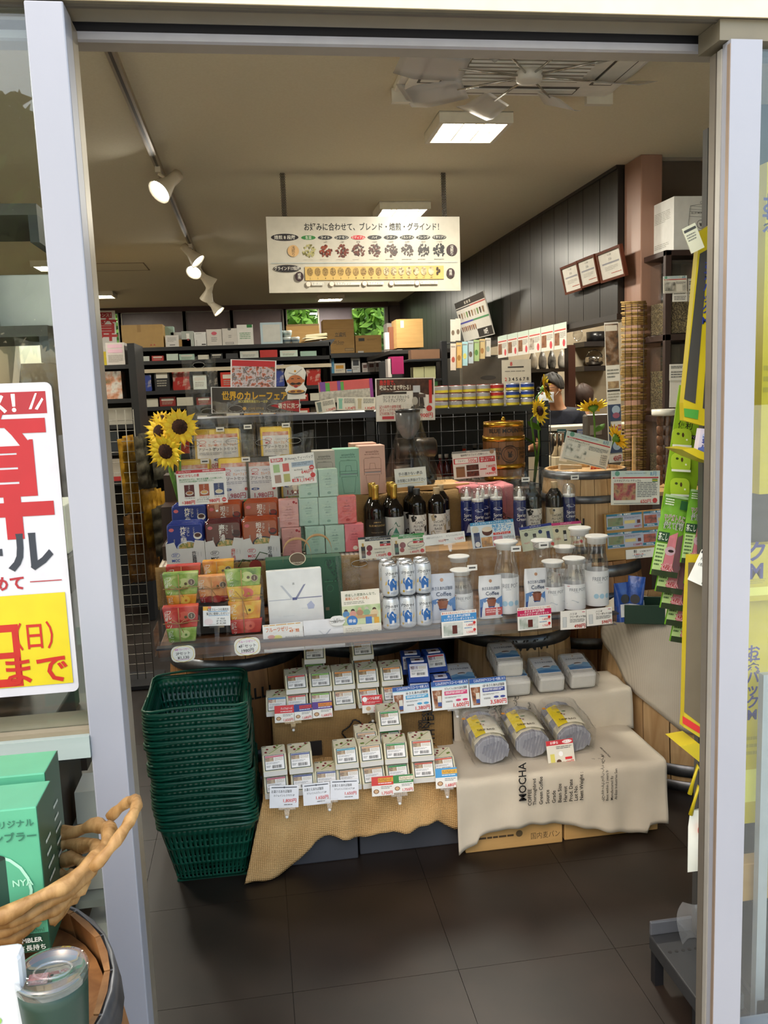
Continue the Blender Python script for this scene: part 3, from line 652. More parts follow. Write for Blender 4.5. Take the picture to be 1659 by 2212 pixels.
up = [(597, 3.025, 0, 'blue', 'low cream coffee bag with blue sticker at the end near the baskets'), (641, 3.03, 0, 'red', 'cream coffee bag under the red-stickered bag, upper tier'), (641, 3.045, 1, 'red', 'cream coffee bag with red sticker stacked on the upper tier'),
      (692, 3.03, 0, 'green', 'cream coffee bag beneath the green-stickered one, upper tier'), (693, 3.045, 1, 'green', 'cream coffee bag with light green sticker stacked on the upper tier'), (681, 3.16, 2, 'green', 'cream coffee bag with green sticker perched highest behind the upper tier'), (681, 3.16, 1, 'green', 'cream coffee bag under the perched green-stickered bag'),
      (744, 3.03, 0, 'tan', 'cream coffee bag with bare barcode below the orange sticker'), (743, 3.045, 1, 'orange', 'cream coffee bag with orange sticker above the burlap stencil'), (797, 3.03, 0, 'orange', 'cream coffee bag behind the red always-fresh card'), (795, 3.045, 1, 'orange', 'second orange-stickered coffee bag in the upper tier, above the red card'),
      (786, 3.16, 2, 'orange', 'cream coffee bag with orange sticker perched at the back of the upper tier'), (786, 3.16, 1, 'orange', 'cream coffee bag under the perched orange-stickered bag'), (850, 3.03, 0, 'orange', 'cream coffee bag half behind the blue iced coffee card'), (848, 3.045, 1, 'orange', 'orange-stickered coffee bag next to the blue foil bags')]
for px, y, lv, c, lab in up:
    x = P(px, 1500 - 30 * lv, y).x; coffee_bag(x, y, zt + .0705 * lv, lab, HDC[c], yaw=rng.uniform(-4, 4), pic=('#6b4a30', '#b9a27a') if lv else ('#8a3a30', '#d9cbb0'))
zl = .273
lo = [(597, 2.72, 0, 'pink', 'cream coffee bag at the bottom corner beside the baskets'), (594, 2.735, 1, 'pink', 'cream coffee bag with pink sticker at the burlap corner'), (655, 2.72, 0, 'navy', 'cream coffee bag under the navy-stickered bag'), (650, 2.735, 1, 'navy', 'cream coffee bag with navy sticker and bent grey base'),
      (706, 2.725, 0, 'navy', 'low cream coffee bag with navy sticker between the taller pairs'), (756, 2.72, 0, 'tan', 'cream coffee bag under the teal-stickered bag'), (750, 2.735, 1, 'teal', 'cream coffee bag with teal sticker in the lower tier'), (809, 2.72, 0, 'tan', 'cream coffee bag under the beige-stickered bag'), (804, 2.735, 1, 'tan', 'cream coffee bag with beige sticker in the lower tier'),
      (795, 2.85, 1, 'tan', 'cream coffee bag peeking out behind the beige-stickered bag'), (795, 2.85, 0, 'tan', 'cream coffee bag hidden low behind the lower tier'), (862, 2.72, 0, 'dgreen', 'cream coffee bag behind the red and green price cards'), (857, 2.735, 1, 'dgreen', 'cream coffee bag with dark green sticker in the lower tier'), (845, 2.85, 2, 'dgreen', 'dark green stickered coffee bag perched highest on the lower tier'), (845, 2.85, 1, 'dgreen', 'cream coffee bag under the perched dark green one'),
      (918, 2.72, 0, 'brick', 'cream coffee bag with barcode under the brick-stickered bag'), (914, 2.735, 1, 'brick', 'cream coffee bag with brick-red sticker in the lower tier'), (962, 2.74, 0, 'brick', 'cream coffee bag beside the cotton sack, blue card in front')]
for px, y, lv, c, lab in lo:
    x = P(px, 1690 - 40 * lv, y).x; coffee_bag(x, y, zl + .0705 * lv, lab, HDC[c], yaw=rng.uniform(-3, 3), w=.08)
BLUEF = tex('blue_foil', 'noise', '#23418f', '#3a63b8', (40, 40, 40), .22, .5, .004)
for px, y, lv, lab, c in ((906, 3.04, 0, 'blue foil coffee bag with white label, lower of the pair', '#c9d3e6'), (905, 3.055, 1, 'blue foil coffee bag with white label on top of its pair', '#d5daea'), (957, 3.05, 0, 'blue foil coffee bag with red-edged label, lower of the pair', '#c8384a'), (945, 3.15, 1, 'blue foil coffee bag with red-edged label behind the pair', '#c8384a'), (890, 3.15, 1, 'blue foil coffee bag turned sideways behind the white-labelled pair', '#c9d3e6')):
    x = P(px, 1460 - 30 * lv, y).x; coffee_bag(x, y, zt + .0705 * lv, lab, c, BLUEF, .08, rng.uniform(-6, 6), True, ('#5a2a22', '#d8d4e0'))

# ================================================================ filter packs and drip-bag bundles
FELT = tex('filter_paper_edges', 'wood', '#aaa79f', '#cfccc4', (160, 2, 2), .8, .3, .003)
def wrap(t, w, d, h, pad=.006, tail=.03):
    """loose clear wrapper with a crimped tail behind"""
    b = MB(); W2, D2, H2 = w / 2 + pad, d + pad, h + pad; rr = random.Random(int(w * 1e4))
    def fn(u, v):
        a = u * 2 * math.pi; x = math.copysign(abs(math.cos(a)) ** .35, math.cos(a)) * W2; z = H2 / 2 + math.copysign(abs(math.sin(a)) ** .35, math.sin(a)) * H2 / 2
        y_ = -pad * 1.5 + v * (D2 + pad * 2); k = 1 if v < .9 else 1 - (v - .9) * 3
        j = .003 * math.sin(a * 7 + v * 9) + .002 * math.sin(a * 13 - v * 21)
        return (x * k + j, y_ + (tail if v > .99 else 0), max(.001, z * k + (H2 / 2) * (1 - k) + j * .5))
    b.grid(fn, 28, 10, FILM)
    b.grid(lambda u, v: ((u - .5) * 2 * W2 * .98, -pad * 1.5 + .002 * math.sin(u * 9 + v * 7), .002 + v * H2 * .97), 8, 4, FILM)
    return b.build('wrapper', t)
def filter_pack(x, y, z, lab, w=.103, d=.17, h=.068, yaw=0):
    t = thing('filter_pack', lab, 'filter pack', (x, y, z), (R_(12), 0, R_(yaw)), 'white paper filter packs')
    b = MB(); b.box(-w / 2, w / 2, 0, d, .001, h, C('#d5d3cd', .7), 1, 1); b.build('bags', t, bev=.012)
    for k in range(5): s = MB(); s.box(-w / 2 - .001, w / 2 + .001, .025 + k * .028, .028 + k * .028, .012, h - .004, C('#bdbbb5', .7)); s.build('bag_edge', t)
    s = MB(); s.box(-w * .44, w * .44, .035, d * .86, h, h + .0012, C('#eef1f3', .3)); lb = s.build('label_sheet', t)
    p = MB(); p.M = Matrix.Translation((0, .035, h + .0016)) @ Matrix.Rotation(R_(-90), 4, 'X')
    LL = d * .86 - .035; draw(p, [('p', [(0, 1), (0, .72), (.3, .62), (.55, .7), (.8, .55), (1, .6), (1, 1)], '#7fb2d6'), ('p', [(0, 1), (0, .85), (.4, .78), (1, .88), (1, 1)], '#4a86bf'), ('e', .5, .62, .17, .08, '#5a3a26'), ('e', .5, .66, .2, .05, '#e9eef2'), ('t', .5, .3, .09, '水さえあれば珈琲', '#3a4a66', 'c', .01, .8), ('e', .5, .1, .04, .04, '#c9a98a')], w * .88, LL); p.build('print', lb)
    wrap(t, w, d, h)
for px, py, y, z, lab in ((1005, 1465, 3.07, .415, 'white filter pack half behind the blue iced coffee cards'), (1118, 1480, 3.05, .415, 'white filter pack under another, beside the 3,580 yen card'), (1102, 1440, 3.065, .488, 'white filter pack on top of its pair, blue label up'), (1192, 1470, 3.06, .415, 'white filter pack in the middle of the cotton sack'), (1260, 1470, 3.07, .415, 'white filter pack at the barrel end of the cotton sack')):
    filter_pack(P(px, py, y).x, y, z + .002, lab)
STRP = tex('drip_bag_edges', 'wood', '#777985', '#b4b5bd', (150, 2, 2), .7, .3, .003)
def drip_bundle(x, y, z, lab):
    t = thing('drip_bag_bundle', lab, 'drip bag pack', (x, y, z), (R_(7), 0, 0), group='drip bag bundles'); n = 10; rx, rz, d = .062, .052, .20
    ring = [(rx * math.cos(R_(36 * i + 18)) * 1.02, rz * math.sin(R_(36 * i + 18)) + rz) for i in range(n)]
    def slc(y0, y1, m, nm):
        b = MB(); v = [(p_[0], y0, p_[1]) for p_ in ring] + [(p_[0], y1, p_[1]) for p_ in ring]
        b.add(v, [(i, n + i, n + (i + 1) % n, (i + 1) % n) for i in range(n)] + [tuple(range(n)), tuple(range(2 * n - 1, n - 1, -1))], m); b.build(nm, t, bev=.003)
    CRM = C('#d6d0bc', .6)
    slc(0, .02, STRP, 'bag_ends')
    for k in range(4): slc(.02 + k * .045, .062 + k * .045, CRM if k % 2 == 0 else STRP, 'bag_row')
    for k in range(9):
        s = MB(); a = -.045 + k * .011; s.box(a, a + .006, -.0025, 0, .015 + .01 * abs(k - 4) * .5, .09 - .006 * abs(k - 4), C('#8a8c97', .6)); s.build('bag_edge', t, None, (0, R_(12), 0))
    lb = MB(); lb.grid(lambda u, v: ((u - .5) * .105, .03 + v * .13, .1065 - .016 * (2 * (u - .5)) ** 2), 8, 2, C('#e6dfc9', .35)); l = lb.build('label_sheet', t, solid=.001)
    q = MB(); q.grid(lambda u, v: (-.053 + u * .036, .028 + v * .135, .1085 - .016 * (2 * (-.053 + u * .036) / .105) ** 2), 4, 2, C('#f0d72a', .35))
    q.M = Matrix.Translation((0, .03, .1095)) @ Matrix.Rotation(R_(-90), 4, 'X')
    draw(q, [('e', -.36, .18, .07, .07, '#d08a2a'), ('t', .2, .86, .09, 'DRIP BAG', '#5a4a3a', 'c', .02, .62), ('e', .12, .55, .035, .035, '#7a2a2a'), ('e', .2, .6, .03, .03, '#7a2a2a'), ('e', .05, .45, .07, .025, '#4f7a34'), ('e', .25, .42, .08, .03, '#4f7a34'), ('x', -.1, .1, .45, .3, 3, '#b9ad92')], .105, .13, x0=-.0525 + .02, z1=.13); q.build('print', l)
    wrap(t, rx * 2, d, rz * 2, .01, .045)
for px, py, y, lab in ((1063, 1640, 2.80, 'clear-wrapped drip bag bundle next to the burlap tier'), (1150, 1620, 2.815, 'clear-wrapped drip bag bundle in the middle, behind the 4,480 yen card'), (1240, 1590, 2.825, 'clear-wrapped drip bag bundle beside the cloth-covered barrel')):
    drip_bundle(P(px, py, y).x, y, .277, lab)

# ================================================================ price cards of the floor tiers
def prem(col_, c2, price, ttl='プレミアムビーンズ'): return [('r', 0, 0, 1, .46, col_), ('r', .3, .08, 1, .3, c2), ('t', .62, .19, .12, ttl, '#ffffff' if c2 == col_ else '#7a3020', 'c', .015, .6), ('x', .3, .34, .95, .42, 1, '#ffffff'), ('e', .2, .76, .13, .1, '#8a5a36'), ('e', .2, .76, .09, .07, '#d9b48a'), ('x', .42, .52, .95, .68, 2, '#999999'), ('t', .95, .86, .17, price, RED, 'r', .015, .5)]
card('price_card', 'red premium beans price card, first of three in one clip', 'price card', pose((592, 1528), (634, 1525), (594, 1562), 2.99, 12), prem('#d8333a', '#d8333a', '1,650円'), clip=(.03, .06))
card('price_card', 'navy premium beans price card, middle of three in one clip', 'price card', pose((636, 1525), (674, 1521), (637, 1557), 2.992, 12), prem('#27408f', '#c8384a', '1,680円'))
card('price_card', 'purple premium beans price card, last of three in one clip', 'price card', pose((673, 1520), (716, 1516), (676, 1552), 2.99, 12), prem('#5a3a8f', '#e08a3a', '1,680円'))
card('price_card', 'small red always-fresh price card under orange bags', 'price card', pose((780, 1506), (824, 1503), (783, 1541), 2.99, 12), [('r', 0, 0, 1, .55, '#d8333a'), ('e', .14, .22, .12, .12, '#ffffff'), ('t', .6, .18, .15, 'いつも新鮮。', '#ffffff', 'c', .015, .65), ('x', .1, .36, .9, .5, 2, '#f3c0c0'), ('e', .3, .75, .12, .1, '#d9b48a'), ('t', .95, .72, .12, '1,380円', RED, 'r', .01, .5), ('t', .95, .88, .12, '2,580円', RED, 'r', .01, .5)], clip=(0, .04))
ICE = photo('#4a2416', '#9a5a34', '#d8c4b0', s=40)
def iced(c, ttl, price, c2): return [('r', 0, 0, 1, .16, c), ('t', .55, .08, .09, 'じぶんだけのアイスコーヒーを楽しもう', '#ffffff', 'c', .012, .85), ('r', 0, .16, 1, .2, '#9cc9e0'), ('p', [(.02, .3), (.28, .3), (.25, .92), (.06, .92)], ICE), ('r', .15, .5, .25, .82, '#e8e4d8'), ('r', .15, .72, .25, .86, '#3a5aa0'), ('t', .95, .28, .09, ttl, '#333333', 'r', .012, .6), ('r', .34, .36, .95, .5, c2), ('x', .37, .39, .92, .48, 2, '#ffffff'), ('x', .34, .56, .8, .62, 2, '#999999'), ('e', .7, .7, .07, .03, c2), ('e', .88, .7, .07, .03, c2), ('x', .36, .7, .55, .76, 2, '#777777'), ('t', .97, .86, .15, price, RED, 'r', .015, .55)]
BLP = C('#eef2f5', .25, n=.02)
card('price_card', 'blue-topped iced coffee card priced 1,380 yen below the blue bags', 'price card', pose((849, 1489), (929, 1480), (852, 1543), 2.985, 10), iced('#2c5aa8', '水さえあれば珈琲', '1,380円', '#4fa8d8'), BLP)
card('price_card', 'blue-topped decaf iced coffee card priced 1,600 yen', 'price card', pose((931, 1478), (1012, 1470), (935, 1536), 2.987, 10), iced('#2c5aa8', 'カフェインレス水さえあれば珈琲', '1,600円', '#d8407a'), BLP, clip=(.02, .07))
card('price_card', 'blue-topped iced coffee card priced 3,580 yen', 'price card', pose((1014, 1471), (1093, 1463), (1018, 1529), 2.985, 10), iced('#2c5aa8', '15P 水さえあれば珈琲', '3,580円', '#3a4a9a'), BLP)
def hot(price, t2): return [('r', .06, .07, .94, .11, '#333a48'), ('e', .5, .09, .03, .03, '#333a48'), ('t', .06, .27, .12, 'お湯さえあれば珈琲', '#333333', 'l', .005, .7), ('t', .14, .45, .09, t2, '#444444', 'l', .005, .72), ('t', .92, .68, .16, price, RED, 'r', .012, .45), ('x', .5, .84, .95, .92, 1, '#777777')]
card('price_card', 'white hot-water coffee card priced 1,800 yen at the burlap corner', 'price card', pose((580, 1702), (643, 1700), (582, 1746), 2.68, 12), hot('1,800円', 'カフェインレスモカ 5P'), C('#eef0f6', .25), clip=(.01, .055))
card('price_card', 'white hot-water coffee card priced 1,650 yen, tilted', 'price card', pose((652, 1699), (711, 1693), (656, 1741), 2.68, 12), hot('1,650円', 'カフェインレスブレンド 20P'), C('#eef0f6', .25))
card('price_card', 'white hot-water coffee card priced 1,650 yen overlapping its neighbour', 'price card', pose((711, 1690), (772, 1687), (714, 1729), 2.675, 12), hot('1,650円', 'カフェインレスコロンビア 20P'), C('#eef0f6', .25), clip=(-.05, .055))
card('price_card', 'red premium beans card priced 1,750 yen with glare', 'price card', pose((801, 1683), (848, 1679), (804, 1721), 2.68, 12), prem('#d8403a', '#e0a03a', '1,750円'), clip=(.055, .055))
card('price_card', 'green premium beans card priced 1,750 yen', 'price card', pose((848, 1679), (892, 1675), (850, 1713), 2.682, 12), prem('#3a8a4a', '#e8e0c8', '1,750円'))
card('price_card', 'sky blue premium beans card priced 1,680 yen beside the cotton sack', 'price card', pose((939, 1665), (986, 1661), (942, 1704), 2.70, 12), prem('#4aa0dc', '#e8b44a', '1,680円'), clip=(0, .045))
card('price_card', 'red-headed drip bag card priced 4,480 yen on the cotton sack', 'price card', pose((1180, 1608), (1238, 1600), (1186, 1660), 2.76, 14), [('r', 0, 0, 1, .18, '#c8303a'), ('t', .3, .09, .09, 'お得な', '#ffffff', 'c', .01, .4), ('e', .78, .09, .18, .06, '#ffffff'), ('t', .78, .09, .08, '50P入り', RED, 'c', 0, .3), ('x', .35, .24, .95, .36, 2, '#777777'), ('r', .1, .5, .26, .85, '#d9cf6a'), ('e', .5, .52, .08, .09, '#ffffff'), ('e', .4, .8, .09, .08, '#5a3a26'), ('r', .64, .66, .9, .75, '#d8333a'), ('t', .95, .87, .15, '4,480円', RED, 'r', .012, .42)], C('#e3dfd2', .3), clip=(.01, .06))
# ================================================================ barrels
def barrel(name, lab, c, r, h, wood, hoop=HOOP, bulge=1.14, n=20, hoops=(.08, .24, .76, .93), text=None, head=True, group='wooden barrels', z0=0, tm=INK):
    t = thing(name, lab, 'barrel', (c[0], c[1], z0), group=group)
    R = lambda f: r * (1 + (bulge - 1) * (1 - (2 * f - 1) ** 2)); da = 2 * math.pi / n; lv = 8
    s = MB(); v = []; f = []
    for k in range(lv + 1):
        q = R(k / lv)
        for rr_, a in ((q, -da / 2 + .006), (q, da / 2 - .006), (q - .012, da / 2 - .006), (q - .012, -da / 2 + .006)): v.append((rr_ * math.sin(a), -rr_ * math.cos(a), k / lv * h))
    for k in range(lv):
        for i in range(4): j = (i + 1) % 4; f.append((k * 4 + i, k * 4 + j, k * 4 + 4 + j, k * 4 + 4 + i))
    f += [(3, 2, 1, 0), (lv * 4, lv * 4 + 1, lv * 4 + 2, lv * 4 + 3)]
    s.add(v, f, wood); o = s.build('stave', t)
    for i in range(1, n): link('stave', o.data, t, None, (0, 0, i * da))
    for q in hoops:
        w = .05 if h > .5 else h * .085; b = MB(); fa, fb = max(0, q - w / h / 2), min(1, q + w / h / 2)
        b.lathe([(R(fa) - .004, fa * h), (R(fa) + .0035, fa * h), (R(fb) + .0035, fb * h), (R(fb) - .004, fb * h)], 40, hoop, cap=False); b.build('hoop', t)
    if head: b = MB(); b.lathe([(r - .013, h * .93), (r - .013, h * .96)], 40, wood); b.build('head', t)
    if text:
        for tx, fz, hh, an, flip in text:
            m = MB(); m.text(tx, 0, 0, hh, tm, 0, 'c', .02); rr_ = R(fz) + .0015; sg = -1 if flip else 1
            p = MB(); p.add([((rr_) * math.sin(sg * q[0] / rr_ + R_(an)), -(rr_) * math.cos(sg * q[0] / rr_ + R_(an)), fz * h + sg * q[2]) for q in m.v], m.f, tm); p.build('print', t)
    return t
barrel('table_barrel', 'brown barrel carrying the table end behind the baskets', (-.13, 3.56), .245, .728, WOOD, text=[('LLLL', .6, .05, 20, False)])
barrel('table_barrel', 'brown barrel with black stencil under the middle of the table', (.40, 3.60), .225, .728, WOOD, text=[('VOO', .62, .055, -6, False)])
barrel('table_barrel', 'pale barrel with upside-down stencil under the table', (1.06, 3.54), .225, .728, WOODL, text=[('JAMAICA', .74, .05, -8, True)])
barrel('floor_barrel', 'dark brown barrel under the pale keg beside the table', (1.50, 3.82), .25, .80, WOOD, hoops=(.08, .30, .55, .8, .95))
barrel('pale_keg', 'pale wooden keg with steel hoop standing on the dark barrel', (1.52, 3.85), .185, .40, WOODL, bulge=1.1, hoops=(.1, .68, .95), z0=.80, text=[('N3O', .42, .045, -38, True)])
cb = barrel('cloth_barrel', 'big pale barrel half draped in an off-white sack', (1.76, 3.26), .34, .655, WOODL, bulge=1.12, n=22, hoops=(.03, .14, .82, .95), head=True)
# ================================================================ table
TZ, TY0, TY1 = .765, 2.885, 3.86
b = MB(); b.box(-.365, 1.26, TY0, TY1, .732, TZ - .006, BOARD); tb = b.build('display_table_top', bev=.003); tag(tb, 'dark wooden board laid on barrels as a display table', 'table')
b = MB(); b.box(-.37, 1.265, TY0 - .004, TY0 + .03, TZ - .006, TZ, C('#2b2d36', .4)); b.build('edge_strip', tb)
b = MB(); b.box(-.36, 1.255, TY0 - .009, TY0 - .006, .722, .79, ACR); b.box(-.36, 1.255, TY0 - .009, TY0 + .04, .722, .7245, ACR); b.build('front_lip', tb)
b = MB(); b.box(-.375, -.372, TY0 - .01, TY0 + .12, .74, .83, ACR); b.build('side_lip', tb)
# raised tiers behind it
Z2, Z3 = .945, 1.135
b = MB(); b.box(-.40, 1.27, 3.40, 4.3, .762, Z2 - .008, tex('crate_wood', 'wood', '#8a6438', '#b08a56', (4, 30, 30), .6, .1)); b.box(-.40, 1.27, 3.90, 4.28, 0, .762, WOODD)
cr = b.build('crate', bev=.004); tag(cr, 'long wooden crate tier holding the upper goods', 'crate')
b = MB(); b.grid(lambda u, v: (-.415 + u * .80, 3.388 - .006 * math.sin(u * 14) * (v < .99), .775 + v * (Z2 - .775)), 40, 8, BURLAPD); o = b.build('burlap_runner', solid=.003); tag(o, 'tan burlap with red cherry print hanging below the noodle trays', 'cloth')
p = MB(); p.lathe([(.001, 0), (.022, .001), (.022, .002)], 20, '#8c2f26'); 
for px, py, r in ((515, 1238, .024), (552, 1222, .024)):
    q = P(px, py, 3.378); m = MB(); m.ell(q.x, q.z, r, r, 3.377, C('#8c2f26', .8)); m.tube([(q.x, 3.376, q.z + r), (q.x + .02, 3.376, q.z + r + .03), (q.x + .05, 3.376, q.z + r + .02)], .002, '#3a5a2a', 4); m.build('print', o)
PLAID = tex('plaid', 'weave', '#5a3a30', '#e8dfcc', (17, 17, 17), .8, 0)
b = MB(); b.grid(lambda u, v: (-.405 + u * .96, 3.39 + v * .5 - (.002 if v < .05 else 0), Z2 - .004 + .003 * math.sin(u * 30) * (v < .1) - (.028 if v < .01 else 0)), 60, 12, PLAID); o = b.build('plaid_cloth', solid=.002); tag(o, 'brown and white plaid cloth under the trays and tea boxes', 'cloth')
b = MB(); b.grid(lambda u, v: (.30 + u * .66, 3.76 + (.30 * max(0, (v - .5) * 2)) - .012 * math.sin(u * 9) * (v < .5) - (.01 if v < .45 else 0), Z2 + min(1, v * 2) * (Z3 - Z2) + .004 * math.sin(u * 15)), 40, 20, BURLAPD); o = b.build('burlap_cover', solid=.004); tag(o, 'tan burlap over the step behind the bottles', 'cloth')
b = MB(); b.box(.16, 1.28, 3.80, 4.26, Z2 - .004, Z3 - .012, WOODD); o = b.build('step_box'); tag(o, 'dark step box raising the tumbler boxes and keg', 'box')

# ---------------------------------------------------------------- jelly gift sets
SEAL = C('#5a4636', .5); TWINE = C('#b98f5e', .8)
def jelly(lab, px, py, Y, z, boxes, w=.125, group='fruit jelly gift sets', tilt=0):
    x = P(px, py, Y).x; t = thing('jelly_gift_set', lab, 'gift set', (x, Y, z), (R_(-tilt), 0, 0), group); zz = 0
    for i, (c1, c2, c3, h, wd) in enumerate(boxes):
        b = MB(); W_2 = w * wd / 2
        b.slab([(-W_2 * .86, zz), (W_2 * .86, zz), (W_2, zz + h), (-W_2, zz + h)], .004 * i, .045, photo(c1, c2, c3, s=22)); bo = b.build('fruit_box', t, bev=.003)
        p = MB(); draw(p, [('e', .62, .45, .2, .16, C(c3, .4)), ('e', .35, .4, .16, .14, C(c2, .4)), ('e', .66, .5, .05, .05, '#5a4a2a' if i % 2 else C(c1, .4)), ('v', .12, .25, .2, 'フルーツ', '#f0efe0'), ('v', .03, .25, .14, '山形産', '#f0efe0')], w * wd * .84, h, x0=-w * wd * .42, z1=zz + h, y=.004 * i); p.build('print', bo); zz += h * .97
    m = MB(); m.ell(w * .30, zz - .03, .0125, .0125, -.004, C('#c9b69a', .5)); m.ell(w * .30, zz - .03, .0105, .0105, -.0045, SEAL); m.box(w * .30 - .001, w * .30 + .001, -.0052, -.0045, zz - .036, zz - .024, '#d8c8a8'); m.build('seal', t)
    m = MB(); m.tube([(-w * .05, -.005, 0), (-w * .05, -.006, zz * .5), (-w * .05, -.004, zz)], .0014, TWINE, 5); m.tube([(-w * .5, .004, zz * .55), (-w * .2, -.007, zz * .57), (-w * .05, -.008, zz * .55), (w * .3, -.006, zz * .6), (w * .5, .003, zz * .58)], .0014, TWINE, 5)
    m.tube([(-w * .05, -.009, zz * .55), (-w * .22, -.012, zz * .68), (-w * .36, -.011, zz * .6), (-w * .05, -.009, zz * .55), (w * .12, -.012, zz * .66), (w * .2, -.01, zz * .56), (-w * .05, -.009, zz * .55), (w * .06, -.01, zz * .3)], .0013, TWINE, 5); m.build('twine', t)
    m = MB(); m.grid(lambda u, v: ((u - .5) * w * 1.06, -.011 + .004 * math.sin(u * 11 + v * 5), -.002 + v * (zz + .012)), 10, 10, FILM); m.grid(lambda u, v: (w * .53 * (1 if u > .5 else -1), -.011 + v * .06, (u if u > .5 else 1 - u) * 2 * zz - zz), 2, 2, FILM); m.build('wrapper', t)
    return t
gr, og, rd, ye = ('#4f7a2a', '#8fae4a', '#c8d08a'), ('#c8741a', '#e09a2a', '#e8c04a'), ('#a81f1f', '#c83a30', '#d8604a'), ('#c89a1a', '#e0b83a', '#d86a5a')
b = MB(); b.box(-.31, -.005, 3.02, 3.26, TZ, .868, C('#2c2926', .7)); o = b.build('display_riser', bev=.003); tag(o, 'dark riser box behind the small jelly price card', 'box')
jelly('clear-wrapped jelly pair, red box over green, at the table corner', 393, 1370, 2.94, TZ + .001, [(*gr, .05, .84), (*rd, .075, 1)], .122)
jelly('clear-wrapped jelly pair, green pear box over orange, on the riser', 393, 1300, 3.03, .869, [(*og, .042, .86), (*gr, .078, 1)], .124)
jelly('clear-wrapped jelly pair with red box behind the green pear one', 398, 1265, 3.12, .869, [(*og, .05, .9), (*rd, .08, 1)], .124)
jelly('clear-wrapped peach and orange jelly pair in the middle of the riser', 462, 1290, 3.06, .869, [('#a81f1f', '#8a1a1a', '#a82a20', .02, .9), ('#d8804a', '#e8a86a', '#e0905a', .075, 1)], .115)
jelly('clear-wrapped yellow jelly pair at the rear of the riser', 474, 1262, 3.14, .869, [(*ye, .06, .9), (*og, .075, 1)], .115)
jelly('tall clear-wrapped set of four jelly boxes beside the gift box', 530, 1330, 2.99, TZ + .001, [(*rd, .05, .9), (*og, .065, .9), (*ye, .055, .94), (*gr, .062, 1)], .13, tilt=4)
RB = [('r', 0, 0, .18, .2, '#f0b84a'), ('r', .18, 0, .3, .12, '#e88a6a'), ('t', .55, .17, .12, '国産フルーツの果肉を', '#333333', 'c', .005, .8), ('r', .2, .25, .9, .28, '#6aa8d8'), ('t', .55, .38, .12, '贅沢に使用したゼリー', '#333333', 'c', .005, .85), ('r', .2, .46, .95, .48, '#6aa8d8'), ('t', .66, .63, .09, '1P  ¥565', '#333333', 'c'), ('t', .66, .75, .09, '2P  ¥1,130', '#333333', 'c'), ('t', .66, .87, .09, '4P  ¥1,980', '#333333', 'c'), ('e', .2, .78, .16, .12, '#f3e0e0')]
card('price_card', 'handwritten jelly card with rainbow corner in a clear stand', 'price card', pose((437, 1312), (496, 1310), (439, 1353), 2.93, 8), RB, C('#f3f1ee', .3), clip=(0, .05, .075))
WAVY = C('#f2efe2', .35)
def tagcard(lab, tl, tr, bl, Y, l1, l2, l3, c1): return card('price_tag', lab, 'price tag', pose(tl, tr, bl, Y), [('e', .5, .5, .46, .36, '#e8d26a'), ('e', .5, .5, .44, .34, '#f4f2ec'), ('t', .5, .2, .12, l1, c1, 'c', .012, .66), ('t', .5, .46, .18, l2, INK, 'c', .01, .7), ('t', .5, .72, .2, l3, INK, 'c', .012, .7), ('r', .2, .84, .75, .86, '#c86ab0')], WAVY, r=.02)
tagcard('yellow-edged rounded tag reading 2P set, 1,130 yen on the lip', (371, 1398), (423, 1393), (371, 1432), 2.868, '国産フルーツゼリー', '2Pセット', '¥1,130', '#c85ab0')
tagcard('yellow-edged rounded tag reading 4 kinds, 1,980 yen on the lip', (508, 1381), (564, 1375), (508, 1418), 2.868, 'フルーツゼリー', '4種セット', '1980円', '#c85ab0')
# ---------------------------------------------------------------- gift box, paper bag, beer poster
GB = C('#efefec', .35)
cx, z0, w, h = fit(579, 1232, 699, 1356, 3.02)
t = thing('gift_box', 'white gift box with grey noshi ribbon in front of the green bag', 'gift box', (cx, 3.02, TZ + .001), (R_(-3), R_(-.8), 0))
hh = h + (z0 - TZ); b = MB(); b.box(-w / 2, w / 2, 0, .035, 0, hh, GB); b.build('body', t, bev=.003)
p = MB(); draw(p, [('r', .02, .50, .44, .515, '#c2c4cc'), ('r', .53, .49, .98, .508, '#8c8fa8'), ('p', [(.24, .26), (.28, .26), (.45, .48), (.42, .5)], '#c9ccd2'), ('p', [(.70, .26), (.66, .27), (.50, .49), (.54, .5)], '#8c8fa8'), ('r', .445, .48, .53, .525, '#5a6090'), ('t', .48, .24, .035, '志', '#666666', 'c'), ('p', [(.70, .62), (.78, .56), (.84, .64), (.82, .70), (.72, .7)], '#b9bfd8'), ('r', .6, .68, .72, .685, '#d4d6d8'), ('r', .26, .79, .46, .795, '#d4d6d8')], w, hh); p.build('print', t)
GBAG = tex('green_bag_paper', 'noise', '#1f4a33', '#28583d', (6, 6, 6), .6, .05)
cx, z0, w, h = fit(577, 1205, 740, 1350, 3.10)
t = thing('paper_bag', 'dark green paper carrier bag with kraft handles behind the gift box', 'paper bag', (cx, 3.09, TZ + .001)); hh = h + z0 - TZ - .001
b = MB(); b.box(-w / 2, w / 2, 0, .075, 0, hh, GBAG, 1, .85); b.build('body', t, bev=.002)
p = MB(); draw(p, [('e', .42, .0, .11, .085, '#d8cdb0'), ('e', .42, .0, .10, .077, '#5a4632'), ('t', .42, .06, .028, 'FRESH ROASTED', '#d8cdb0', 'c', .01, .16), ('e', .83, .1, .05, .05, '#2f6a4a'), ('e', .83, .1, .042, .042, '#1f4a33'), ('e', .83, .5, .05, .05, '#2f6a4a'), ('e', .83, .5, .042, .042, '#1f4a33'), ('r', .76, .8, .81, .85, '#7a6a50'), ('x', .76, .38, .96, .42, 1, '#2f6a4a')] + [('e', .8 + .15 * rng.random(), .05 + .35 * rng.random(), .009, .012, '#14352a') for _ in range(26)], w, hh); p.build('print', t)
KR = C('#b08a5c', .6)
